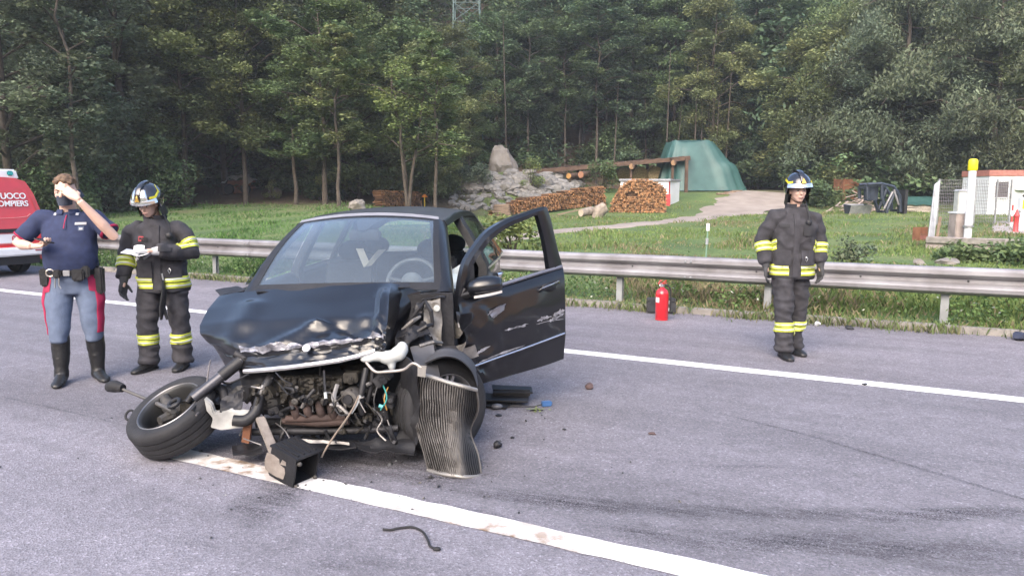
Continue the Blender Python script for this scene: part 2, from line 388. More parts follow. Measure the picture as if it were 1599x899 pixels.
def mark(name, pix, wid, ink, kind='structure'):
    """ribbon through ground pixels; ink fades to the edges"""
    pts = [gp(u, v) for u, v in pix]; fine = []
    for i in range(len(pts) - 1):
        for k in range(6): fine.append(pts[i].lerp(pts[i + 1], k / 6))
    fine.append(pts[-1]); rows = [[] for _ in range(7)]; iv = [[] for _ in range(7)]; z = _sz[0]; _sz[0] += .00018
    for i, p in enumerate(fine):
        d = (fine[min(i + 1, len(fine) - 1)] - fine[max(0, i - 1)]).normalized(); q = Vector((-d.y, d.x, 0)); e = min(1, min(i, len(fine) - 1 - i) / 5)
        w = wid if not callable(wid) else wid(i / (len(fine) - 1))
        for k in range(7):
            t = k / 6 * 2 - 1; rows[k].append(p + q * (t * w / 2) + Vector((0, 0, z))); iv[k].append(ink * e * (1 - t * t) ** .8)
    mb = MB(); mb.grid(rows); o = mb.build(name, STAIN, fix=False)
    a = o.data.attributes.new('ink', 'FLOAT', 'POINT'); a.data.foreach_set('value', np.array([x for r in iv for x in r], np.float32)); tag(o, kind=kind); return o
def pool(name, u, v, rx, ry, ink, rot=0.):
    c = gp(u, v); z = _sz[0]; _sz[0] += .00018; rows = []; iv = []
    for i in range(7):
        row = []
        for j in range(25):
            a = 2 * math.pi * j / 24; k = i / 6 * (1 + .35 * mnoise.noise((math.cos(a) * 1.5 + u, math.sin(a) * 1.5 + v, 0)))
            x, y = rx * k * math.cos(a), ry * k * math.sin(a)
            row.append(c + Vector((x * math.cos(rot) - y * math.sin(rot), x * math.sin(rot) + y * math.cos(rot), z))); iv.append(ink * (1 - (i / 6) ** 2))
        rows.append(row)
    mb = MB(); mb.grid(rows, flip=True); o = mb.build(name, STAIN, fix=False)
    a = o.data.attributes.new('ink', 'FLOAT', 'POINT'); a.data.foreach_set('value', np.array(iv, np.float32)); tag(o, kind='structure')
mark('tyre_mark', [(760, 768), (900, 785), (1050, 797), (1250, 803), (1450, 803), (1700, 798)], .20, .75)
mark('tyre_mark', [(600, 740), (760, 768), (900, 790), (1000, 800)], .2, .6)
mark('tyre_mark', [(880, 812), (1020, 835), (1150, 842), (1320, 852), (1700, 858)], .26, .62)
mark('tyre_mark', [(1000, 850), (1150, 860), (1330, 830), (1500, 800), (1700, 790)], .2, .35)
mark('tyre_mark', [(1180, 880), (1400, 868), (1750, 880)], .3, .4)
mark('tyre_mark', [(1100, 640), (1250, 676), (1400, 720), (1550, 765), (1700, 810)], .05, .75)
mark('tyre_mark', [(1080, 728), (1180, 728), (1290, 734)], .08, .5)
mark('tyre_mark', [(640, 785), (760, 808), (860, 838), (960, 868)], .16, .5)
mark('road_seam', [(-40, 610), (60, 632), (160, 655), (260, 682)], .03, .5)
mark('road_seam', [(905, 575), (1000, 590), (1120, 612)], .03, .35)
pool('oil_stain', 425, 778, .22, .34, .95); pool('oil_stain', 540, 720, .95, .45, .9, .1); pool('oil_stain', 330, 690, .5, .22, .7)
pool('oil_stain', 700, 735, .4, .25, .7); pool('oil_stain', 560, 880, .25, .08, .5)
# --- low concrete kerb, laid stone by stone at the edge of the verge
CONC = M('kerb_concrete', (.22, .205, .185), .85, var=.25, scale=9, bump=.4, bscale=60)
kerb = empty('kerb'); tag(kerb, kind='structure')
kb = MB(); kb.box((0, 0, .03), (.495, .07, .05), taper=.93); km = kb.build('kerb_stone', CONC, kerb, bevel=.012)
km.location = P(-16, 10.3); ANG = math.atan2(RD.y, RD.x); km.rotation_euler = (0, 0, ANG)
for i in range(1, 34):
    c = km.copy(); link(c); c.parent = kerb
    c.location = P(-16 + i * 1.0, 10.3 + .012 * math.sin(i * 2.3) , .006 * math.sin(i * 1.7)); c.rotation_euler = (.03 * math.sin(i), 0, ANG + .006 * math.sin(i * 3.1))
# --- dirt path
PATH = M('sandy_path', (.23, .195, .17), .95, col2=(.34, .295, .26), scale=.9, bump=.5, bscale=9, det=7)
def path():
    cl = [(600, 398, .4), (760, 378, .5), (860, 363, .6), (960, 355, .7), (1060, 346, 1.0), (1130, 335, 1.7), (1175, 320, 2.7), (1200, 308, 3.2), (1215, 301, 3.2)]
    pts = [(tp(u, v), w) for u, v, w in cl]; rows = []
    for i in range(len(pts) - 1):
        for k in range(8):
            t = k / 8; p = pts[i][0].lerp(pts[i + 1][0], t); w = pts[i][1] * (1 - t) + pts[i + 1][1] * t
            d = (pts[i + 1][0] - pts[i][0]); d.z = 0; d.normalize(); q = Vector((-d.y, d.x, 0)); r = []
            for j in range(-4, 5):
                e = p + q * (j / 4 * w * (1 + .6 * mnoise.noise((p.x * .8, p.y * .8, j * .5)))); e.z = hz(e.x, e.y) + (.05 if abs(j) < 4 else -.05); r.append(e)
            rows.append(r)
    mb = MB(); mb.grid(rows); o = mb.build('path', PATH); shade(o.data, 180); tag(o, kind='structure'); return [p for p, w in pts]
PATHPTS = path()
# trodden gravel inside the fenced compound
def patch(name, u0, u1, v0, v1, mat):
    rows = []
    for i in range(9):
        r = []
        for j in range(13):
            u = u0 + (u1 - u0) * j / 12; v = v0 + (v1 - v0) * i / 8; p = tp(u, v); e = min(i, 8 - i, j, 12 - j)
            p.z += .04 if e > 0 else -.06; r.append(p)
        rows.append(r)
    mb = MB(); mb.grid(rows); o = mb.build(name, mat); shade(o.data, 180); tag(o, kind='structure')
# ================================================================== VEGETATION
def leaf_mat(name, c1, c2, trans=.3):
    m = bpy.data.materials.new(name); m.use_nodes = True; t = m.node_tree; L = t.links.new; b = t.nodes['Principled BSDF']; out = t.nodes['Material Output']
    an = t.nodes.new('ShaderNodeAttribute'); an.attribute_name = 'tint'
    oi = t.nodes.new('ShaderNodeObjectInfo'); rp = t.nodes.new('ShaderNodeValToRGB'); e = rp.color_ramp.elements; e[0].color = (*c1, 1); e[1].color = (*c2, 1); L(oi.outputs['Random'], rp.inputs['Fac'])
    mx = t.nodes.new('ShaderNodeMix'); mx.data_type = 'RGBA'; mx.blend_type = 'MULTIPLY'; mx.inputs[0].default_value = 1; L(rp.outputs[0], mx.inputs[6]); L(an.outputs['Color'], mx.inputs[7])
    L(mx.outputs[2], b.inputs['Base Color']); b.inputs['Roughness'].default_value = .6; b.inputs['Specular IOR Level'].default_value = .25
    tr = t.nodes.new('ShaderNodeBsdfTranslucent'); L(mx.outputs[2], tr.inputs[0]); ms = t.nodes.new('ShaderNodeMixShader'); ms.inputs[0].default_value = trans
    L(b.outputs[0], ms.inputs[1]); L(tr.outputs[0], ms.inputs[2]); L(ms.outputs[0], out.inputs[0]); return m
LEAF = {'olive': leaf_mat('leaf_olive', (.135, .17, .072), (.19, .22, .098)), 'mid': leaf_mat('leaf_mid', (.10, .155, .072), (.15, .21, .092)),
        'dark': leaf_mat('leaf_dark', (.07, .115, .066), (.105, .155, .085)), 'grey': leaf_mat('leaf_grey', (.115, .15, .095), (.155, .19, .12)), 'lime': leaf_mat('leaf_lime', (.16, .21, .075), (.21, .25, .10))}
BARK = M('bark', (.075, .062, .05), .95, var=.35, scale=7, bump=.8, bscale=18); BARKP = M('bark_pale', (.17, .15, .12), .9, var=.3, scale=6, bump=.6, bscale=18)
def leaves(C, size, rng, tint, droop=.0, flat=.35, asp=.5):
    """diamond leaves round centres C (N,3)"""
    N = len(C); a = rng.uniform(0, 2 * np.pi, N); el = rng.normal(0, flat, N) - droop
    d = np.stack([np.cos(a) * np.cos(el), np.sin(a) * np.cos(el), np.sin(el)], 1)
    up = rng.normal(0, .55, (N, 3)); up[:, 2] += 1; w = np.cross(d, up); w /= np.linalg.norm(w, axis=1, keepdims=True) + 1e-9
    s = (size * rng.uniform(.65, 1.35, N))[:, None]
    V = np.stack([C - d * s * .5, C + w * s * asp * .5 - d * s * .05, C + d * s * .5, C - w * s * asp * .5 - d * s * .05], 1)
    return V, tint
def clumps(cs, rs, n, size, rng, droop=0., squash=.6, flat=.35, asp=.5, var=.38):
    Vs = []; T = []
    for c, r in zip(cs, rs):
        k = max(14, int(n * (r / .8) ** 1.15)); p = rng.normal(0, 1, (k, 3)); p /= np.linalg.norm(p, axis=1, keepdims=True); p *= (rng.uniform(.1, 1, (k, 1)) ** .45) * r; sv = rng.uniform(.7, 1.4)
        p[:, 2] *= squash; p[:, 2] -= droop * r * (np.linalg.norm(p[:, :2], axis=1) / r) ** 2
        b = rng.uniform(1 - var, 1 + var); warm = rng.uniform(-.06, .09)
        tb = b * rng.uniform(.75, 1.25, (k, 1)) * np.array([[1 + warm, 1, 1 - warm]])
        V, t = leaves(p + np.asarray(c), size * sv, rng, tb, droop, flat, asp); Vs.append(V); T.append(t)
    return np.concatenate(Vs), np.concatenate(T)
def tree_proto(seed, H, cr, cb, n_limb=16, trunk=.16, leaf=.2, dens=85, droop=0., lean=.0, multi=1, shape='oval', sub=4, squash=.6, asp=.5):
    rng = np.random.default_rng(seed); mb = MB(); cs = []; rs = []
    for m_ in range(multi):
        a0 = rng.uniform(0, 6.28); ln = lean + (.16 if multi > 1 else 0) ; pts = []; rad = []
        for i in range(9):
            t = i / 8; pts.append(Vector((math.cos(a0) * ln * H * t ** 1.3 + .12 * rng.normal() * t * (1 if i else 0), math.sin(a0) * ln * H * t ** 1.3 + .12 * rng.normal() * t, H * .96 * t))); rad.append(trunk * (1.25 if i == 0 else 1) * (1 - t) ** .8 + .015)
        mb.tube(pts, rad, 7)
        def on(t):
            k = min(7, int(t * 8)); return pts[k].lerp(pts[k + 1], t * 8 - k)
        for i in range(n_limb // multi):
            t = cb + (1 - cb) * (i + rng.uniform(0, .9)) / (n_limb / multi); t = min(t, .97); q = (t - cb) / (1 - cb)
            prof = {'oval': math.sin(math.pi * (.18 + .75 * q)) ** .7, 'cone': 1.05 - .85 * q, 'wide': (1 - q * q) ** .5 * .9 + .12}[shape]
            ln_ = cr * prof * rng.uniform(.75, 1.15); a = i * 2.4 + rng.uniform(-.5, .5); rise = rng.uniform(.1, .5) - droop * .6
            b = on(t); tip = b + Vector((math.cos(a) * ln_, math.sin(a) * ln_, ln_ * rise)); midp = b.lerp(tip, .5) + Vector((0, 0, .14 * ln_))
            mb.tube([b, midp, tip], [trunk * .36 * (1 - t) + .02, .02 + .012 * ln_, .01], 4)
            for k in range(sub):
                f = rng.uniform(.35, 1.05); c = (b.lerp(midp, f * 2) if f < .5 else midp.lerp(tip, f * 2 - 1)); off = rng.normal(0, .22 * cr * .5, 3)
                c = np.array(c) + off; cs.append(c); rs.append(rng.uniform(.42, .85) * cr / 2.6)
        cs.append(np.array(pts[-1])); rs.append(.5 * cr / 2.6)
    V, T = clumps(cs, rs, dens, leaf, rng, droop, squash, asp=asp)
    return mb, V, T
PROTO = {}
def proto(key, *a, **k):
    mb, V, T = tree_proto(*a, **k); PROTO[key] = (mb.mesh(key + '_trunk', BARK, 60), V, T)
proto('tallA', 11, 14, 3.3, .13, 32, leaf=.18, dens=290); proto('tallB', 12, 14, 3.0, .19, 32, leaf=.17, dens=290, trunk=.13)
proto('tallC', 13, 14, 3.7, .08, 34, leaf=.19, dens=270, trunk=.18, shape='wide'); proto('slim', 14, 10, 1.6, .3, 20, trunk=.075, leaf=.15, dens=220)
proto('sapling', 15, 7, 2.3, .33, 18, trunk=.07, leaf=.15, dens=115, multi=3, shape='wide'); proto('fir', 16, 14, 2.9, .1, 26, leaf=.19, dens=250, shape='cone', droop=.25, squash=.4)
proto('willow', 17, 14, 4.6, .08, 30, trunk=.24, leaf=.21, dens=230, droop=.75, sub=5, shape='wide', squash=.8, asp=.32); proto('willowB', 18, 13, 3.8, .1, 26, trunk=.2, leaf=.19, dens=230, droop=.6, sub=5, squash=.8, asp=.34)
proto('full', 20, 11, 3.5, .03, 30, trunk=.13, leaf=.18, dens=250, shape='wide', sub=5); proto('fullB', 21, 12, 3.0, .04, 30, trunk=.12, leaf=.17, dens=270, sub=5)
proto('pole', 19, 13, 2.3, .36, 22, trunk=.07, leaf=.17, dens=230)
CM = {}
def crown_mesh(key, col):
    if key not in CM: mb, V, T = PROTO[key]; CM[key] = quads_np('crown', V, LEAF[col], T)
    return CM[key]
def tree(key, col, u, Y, H, label, wid=1., rz=None, group='trees along the foot of the wood', name='broadleaf_tree', bark=None):
    g = gz(u, Y); base = {'full': 11, 'fullB': 12, 'slim': 10, 'sapling': 7, 'willowB': 13, 'pole': 13}.get(key, 14); s = H / base
    e = empty(name, (g.x, g.y, g.z - .1), rz if rz is not None else u * .7, label, 'tree', group); e.scale = (s * wid, s * wid, s)
    tm = PROTO[key][0]
    t = link(bpy.data.objects.new('trunk', tm)); t.parent = e
    if bark:
        t.material_slots[0].link = 'OBJECT'; t.material_slots[0].material = bark
    c = link(bpy.data.objects.new('crown', crown_mesh(key, col))); c.parent = e; c.material_slots[0].link = 'OBJECT'; c.material_slots[0].material = LEAF[col]; return e
TREES = [
 ('tallC', 'grey', 20, 34, 15, 'grey-green tree behind the red van, nearest the photo edge', 1.0), ('slim', 'grey', 122, 33, 12, 'thin grey-green tree rising just above the head of the policeman', 1.1),
 ('tallA', 'grey', 200, 42, 17, 'tall hazy grey-green tree between the policeman and the firefighter beside him', 1.1), ('tallB', 'olive', 292, 43, 15, 'tree with a bare trunk just right of the firefighter holding paper', 1.1),
 ('tallC', 'mid', 352, 49, 16, 'broad tree behind the rusty junk heap under the trees', 1.), ('tallB', 'olive', 384, 44, 15.5, 'olive tree whose slender trunk stands in front of the junk heap', .9),
 ('tallA', 'grey', 428, 50, 18, 'tall grey-green tree right of the junk heap', 1.), ('tallB', 'mid', 508, 41, 12.5, 'tree with a slanting trunk above the car roof corner', 1.1),
 ('slim', 'olive', 530, 39, 9, 'slim tree with a thin upright stem beside the slanting trunk', 1.3), ('tallC', 'olive', 585, 52, 18, 'large olive-green tree rising above the small log stack', 1.1),
 ('sapling', 'lime', 637, 40, 7.6, 'small light green many-stemmed tree beside the small log stack', 1.15), ('slim', 'mid', 681, 40, 9.4, 'slim pale-stemmed tree just right of the orange-topped post', 1.25),
 ('tallA', 'olive', 700, 57, 11.5, 'olive tree in front of the lattice pylon', 1.05), ('tallA', 'mid', 733, 59, 9.5, 'low rounded tree in front of the foot of the lattice pylon', .9), ('slim', 'mid', 462, 42, 8.5, 'small green tree under the grey-green tree beside the slanting trunk', 1.5),
 ('pole', 'dark', 824, 62, 14, 'dark tree with a pale straight trunk behind the bank of stones', 1.2), ('pole', 'mid', 882, 64, 13, 'thin straight tree above the shed roof, left of three', 1.1),
 ('pole', 'mid', 904, 66, 14, 'thin straight tree above the shed roof, middle of three', 1.1), ('pole', 'dark', 930, 64, 15, 'thin straight tree above the shed roof, right of three', 1.3),
 ('fir', 'dark', 985, 66, 15.5, 'dark layered tree above the middle of the shed', 1.1), ('tallA', 'mid', 1050, 66, 16, 'mid-green tree directly behind the green tarpaulin', 1.), ('tallB', 'olive', 1110, 62, 15.5, 'light olive tree rising from the peak of the green tarpaulin', 1.),
 ('fir', 'dark', 1170, 64, 16, 'dark layered tree right of the green tarpaulin', 1.1), ('tallC', 'mid', 1225, 66, 18, 'tall tree above the head of the firefighter standing alone', 1.),
 ('willowB', 'olive', 1315, 56, 14, 'drooping olive tree above the rusty crate', 1.05), ('willow', 'grey', 1400, 51, 15.5, 'big drooping grey-green tree above the loader frame', 1.1),
 ('tallB', 'olive', 1490, 54, 15, 'olive tree behind the fenced compound', 1.1), ('willowB', 'grey', 1545, 47, 15, 'drooping grey-green tree with a dark trunk behind the white cabin', 1.), ('tallC', 'olive', 1625, 48, 15, 'olive tree behind the cabin at the photo edge', 1.),
 ('tallA', 'grey', 75, 46, 18, 'hazy grey-green tree between the red van and the policeman', 1.1), ('tallC', 'grey', 262, 52, 18, 'hazy tall tree behind the firefighter holding paper', 1.),
]
TREES += [('full', 'grey', 48, 40, 9, 'leafy tree with foliage to the ground right behind the van roof', 1.), ('fullB', 'grey', 150, 43, 11, 'full grey-green tree with low foliage behind the policeman', 1.1), ('full', 'olive', 232, 45, 10, 'full olive tree with low foliage behind the two men on the left', 1.1), ('fullB', 'mid', 480, 49, 11, 'full green tree with low foliage behind the slanting trunk', 1.1), ('full', 'olive', 562, 47, 9.5, 'full olive tree with low foliage above the pale boulder near the car roof', 1.1), ('full', 'mid', 610, 50, 11, 'full mid-green tree with low foliage behind the many-stemmed small tree', 1.1), ('fullB', 'olive', 668, 48, 9.5, 'full light tree with low foliage left of the pointed boulder', 1.15), ('full', 'mid', 775, 66, 12, 'full tree with low foliage right behind the pointed boulder', 1.1), ('fullB', 'dark', 852, 70, 15, 'full dark tree rising behind the bank of stones', 1.2), ('full', 'mid', 955, 71, 14, 'full tree rising behind the middle of the shed', 1.1), ('fullB', 'mid', 1018, 68, 14, 'full green tree left of the tarpaulin peak', 1.1), ('full', 'dark', 1085, 72, 16, 'full dark tree high behind the tarpaulin', 1.1), ('fullB', 'dark', 1150, 67, 13, 'full dark tree at the right shoulder of the tarpaulin', 1.15), ('full', 'olive', 1272, 57, 11.5, 'full olive tree with low foliage just right of the lone firefighter', 1.15), ('full', 'grey', 1352, 53, 10, 'full grey-green tree with low foliage above the scrap wood', 1.15), ('fullB', 'olive', 1440, 55, 12, 'full olive tree with low foliage behind the green-sheeted planks', 1.2), ('full', 'grey', 1505, 50, 10, 'full grey-green tree with low foliage behind the yellow-capped pole', 1.15), ('fullB', 'olive', 1588, 53, 12, 'full olive tree with low foliage behind the cabin roof', 1.2)]
for r in TREES: tree(r[0], r[1], r[2], r[3], r[4], r[5], r[6])
# --- the wood on the hillside behind reads as one mass
def wood():
    rng = np.random.default_rng(5); Vs = []; Ts = []
    keys = ['tallA', 'tallB', 'tallC', 'fir', 'pole', 'willowB']
    for i in range(330):
        u = rng.uniform(-90, 1690); Y = rng.uniform(58, 112) if u > 760 else rng.uniform(50, 100)
        a = (u - 800) / 1185
        if Y < 68 and 740 < u < 1180: Y += 9
        if 690 < u < 775 and Y < 84: continue
        g = gz(u, Y); k = keys[rng.integers(len(keys))]; mb, V, T = PROTO[k]; s = rng.uniform(.8, 1.25); n = len(V)
        pick = rng.random(n) < (.046 if Y < 75 else .028); v = V[pick].astype(float); c = v.mean(1, keepdims=True); v = c + (v - c) * (2.6 if Y < 75 else 3.2)
        z = rng.uniform(0, 6.28); cz, sz = math.cos(z), math.sin(z); x = v[..., 0] * cz - v[..., 1] * sz; y = v[..., 0] * sz + v[..., 1] * cz
        v = np.stack([x * s + g.x, y * s + g.y, v[..., 2] * s + g.z], -1); Vs.append(v)
        tone = np.array([[.11, .155, .07], [.07, .115, .062], [.14, .17, .09], [.085, .135, .075]][rng.integers(4)]) * rng.uniform(.8, 1.2)
        Ts.append(T[pick] * tone)
    # low growth between the trunks
    for i in range(260):
        u = rng.uniform(-60, 1660); Y = rng.uniform(60, 84) if 700 < u < 1250 else rng.uniform(46, 74); g = gz(u, Y); w = rng.uniform(1.2, 3.0); k = 9
        cs = [np.array([g.x, g.y, g.z]) + np.array([rng.normal(0, w * .5), rng.normal(0, w * .4), rng.uniform(.2, 1) * w]) for _ in range(k)]
        v, t_ = clumps(cs, [w * .38] * k, 30, .36, rng); Vs.append(v); Ts.append(t_ * np.array([.08, .125, .06]) * rng.uniform(.7, 1.5))
    m = leaf_mat('leaf_wood', (1, 1, 1), (1, 1, 1), .25)
    o = link(bpy.data.objects.new('forest', quads_np('forest', np.concatenate(Vs), m, np.concatenate(Ts)))); tag(o, 'dense green wood covering the hillside behind the front trees', 'forest', kind='stuff')
    tb = MB(); rr = random.Random(3)
    for i in range(46):
        u = rr.uniform(760, 1240); Y = rr.uniform(60, 80); g = gz(u, Y); h = rr.uniform(7, 13); lx = rr.uniform(-.6, .6)
        tb.tube([g - Vector((0, 0, .3)), g + Vector((lx * .5, 0, h * .5)), g + Vector((lx, 0, h))], [rr.uniform(.05, .10), .05, .02], 5)
    o = tb.build('forest_trunks', BARK, smooth=60, fix=False); o.parent = bpy.data.objects['forest']; o.name = 'trunk'; tag(o, kind='stuff')
wood()
# --- shrubs
HEDGE = [(10, 36, 3.6, 3.4, 'grey'), (58, 38, 3.6, 3.8, 'olive'), (108, 35, 3.2, 2.8, 'mid'), (165, 38, 3.8, 3.6, 'grey'), (235, 40, 3.8, 3.4, 'mid'), (300, 54, 5, 4.5, 'dark'), (460, 52, 4.5, 3.6, 'dark'), (540, 50, 4.0, 4.2, 'mid'), (600, 47, 4.5, 4.8, 'olive'), (650, 50, 4.5, 5.2, 'mid'), (700, 53, 4.0, 4.4, 'olive'), (1260, 57, 4.5, 4.2, 'dark'), (1330, 52, 4.0, 3.6, 'olive'), (1420, 54, 4.5, 4.4, 'grey'), (1480, 50, 4.0, 4.2, 'mid'), (1560, 50, 4.5, 4.6, 'olive'), (1620, 46, 4.0, 4.0, 'grey'), (850, 66, 5, 4.5, 'dark'), (960, 66, 5, 4.2, 'mid'), (1180, 62, 4.5, 4.2, 'dark'), (1090, 68, 5, 5, 'dark')]
def shrub(name, u, v, w, h, col, label, n=14, leaf=.12, dens=60, Y=None, seed=0, group='shrubs beyond the guardrail'):
    rng = np.random.default_rng(seed + int(u)); g = tp(u, v) if Y is None else gz(u, Y); e = empty(name, g, 0, label, 'shrub', group)
    cs = []; rs = []; mb = MB()
    for i in range(n):
        a = rng.uniform(0, 6.28); q = rng.uniform(.1, 1); r = w * .5 * rng.uniform(0, 1) ** .6 * math.sin(math.pi * (.25 + .6 * q)); c = np.array([math.cos(a) * r, math.sin(a) * r, h * q]); cs.append(c); rs.append(rng.uniform(.18, .3) * max(w, h * .6))
        mb.tube([(0, 0, -.05), (c[0] * .4, c[1] * .4, c[2] * .5), tuple(c)], [.025, .015, .006], 4)
    mb.build('stem', BARK, e, fix=False)
    V, T = clumps(cs, rs, dens, leaf, rng, .1, .8, flat=.5); c = link(bpy.data.objects.new('foliage', quads_np('foliage', V, LEAF[col], T))); c.parent = e; return e
SHR = [('shrub', 829, 300, 1.6, 2.0, 'lime', 'light green shrub growing out of the bank of stones'), ('shrub', 937, 300, 2.0, 2.1, 'mid', 'dense green shrub between the stones and the hay bales'),
 ('shrub', 800, 405, 1.6, .85, 'lime', 'yellow-green shrub seen through the open car door frame'), ('shrub', 700, 306, 3.2, 1.8, 'olive', 'grassy brush on the slope left of the stones'), ('shrub', 745, 296, 2.2, 1.5, 'grey', 'grey-green brush below the big pointed boulder'),
 ('shrub', 640, 310, 2.6, 1.5, 'olive', 'olive brush behind the small log stack'), ('shrub', 1285, 322, 2.4, 1.3, 'mid', 'rounded green shrub beside the lone firefighter and the rusty crate'), ('shrub', 190, 318, 4.0, 2.6, 'mid', 'leafy shrub between the policeman and the firefighter'),
 ('shrub', 80, 330, 3.2, 2.0, 'lime', 'yellow-green shrub between the red van and the policeman'), ('shrub', 1190, 290, 3.2, 2.0, 'dark', 'dark shrub at the foot of the wood right of the tarpaulin'), ('shrub', 545, 306, 2.6, 1.5, 'mid', 'low shrub under the slim tree above the car roof'),
 ('shrub', 1500, 408, 1.4, .2, 'mid', 'low ivy-like shrub below the concrete plinth'), ('shrub', 1585, 410, 1.8, .28, 'mid', 'leafy green shrub below the plinth at the photo edge'), ('shrub', 1330, 412, .8, .45, 'grey', 'pale flowering weed clump behind the guardrail beside the lone firefighter'), ('shrub', 425, 312, .9, 1.1, 'lime', 'small bright green bush on the grass slope beside the trees'),
 ('shrub', 1575, 335, 1.4, .7, 'mid', 'green weeds against the white cabin wall'), ('shrub', 505, 312, 2.4, 1.6, 'dark', 'dark low shrub at the foot of the slanting trunk')]
for r in SHR: shrub(r[0], r[1], r[2], r[3], r[4], r[5], r[6], n=int(10 + 3 * max(r[3], r[4])), leaf=.07 + .03 * r[3], dens=260)
HL = ['behind the roof of the red van', 'between the van and the policeman, behind', 'behind the head of the policeman', 'behind the raised arm of the policeman', 'behind the helmet of the paper-reading firefighter', 'left of the junk heap', 'right of the junk heap', 'behind the slanting trunk', 'behind the many-stemmed small tree', 'behind the orange-topped post', 'above the left end of the stone bank', 'behind the lone firefighter helmet', 'behind the rusty crate', 'behind the loader frame', 'behind the leaning sheet post', 'behind the site cabin', 'behind the cabin at the photo edge', 'above the bank of stones', 'behind the hay bales', 'right of the green tarpaulin', 'behind the green tarpaulin']
for (u, Y, w, h, c), w_ in zip(HEDGE, HL): shrub('understory_bush', u, 0, w, h, c, 'tall leafy bush at the wood edge ' + w_, n=26, leaf=.2, dens=190, Y=Y, group='bushes at the edge of the wood')
# --- grass
def seg_d(px, py):
    d = np.full(px.shape, 99.)
    for a, b in zip(PATHPTS[:-1], PATHPTS[1:]):
        ax, ay, bx, by = a.x, a.y, b.x, b.y; L2 = (bx - ax) ** 2 + (by - ay) ** 2; t = np.clip(((px - ax) * (bx - ax) + (py - ay) * (by - ay)) / L2, 0, 1); d = np.minimum(d, np.hypot(px - ax - t * (bx - ax), py - ay - t * (by - ay)))
    return d
def blades(x, y, z, h, w, rng, tint):
    N = len(x); a = rng.uniform(0, 6.28, N); b = rng.uniform(0, 6.28, N); l = h * rng.uniform(.1, .75, N)
    base = np.stack([x, y, z - .02], 1); d = np.stack([np.cos(a) * w, np.sin(a) * w, 0 * w], 1); tip = base + np.stack([np.cos(b) * l, np.sin(b) * l, h], 1)
    mid = base + np.stack([np.cos(b) * l * .3, np.sin(b) * l * .3, h * .6], 1)
    return np.stack([base - d, base + d, mid + d * .7, tip], 1), tint   # thin kite
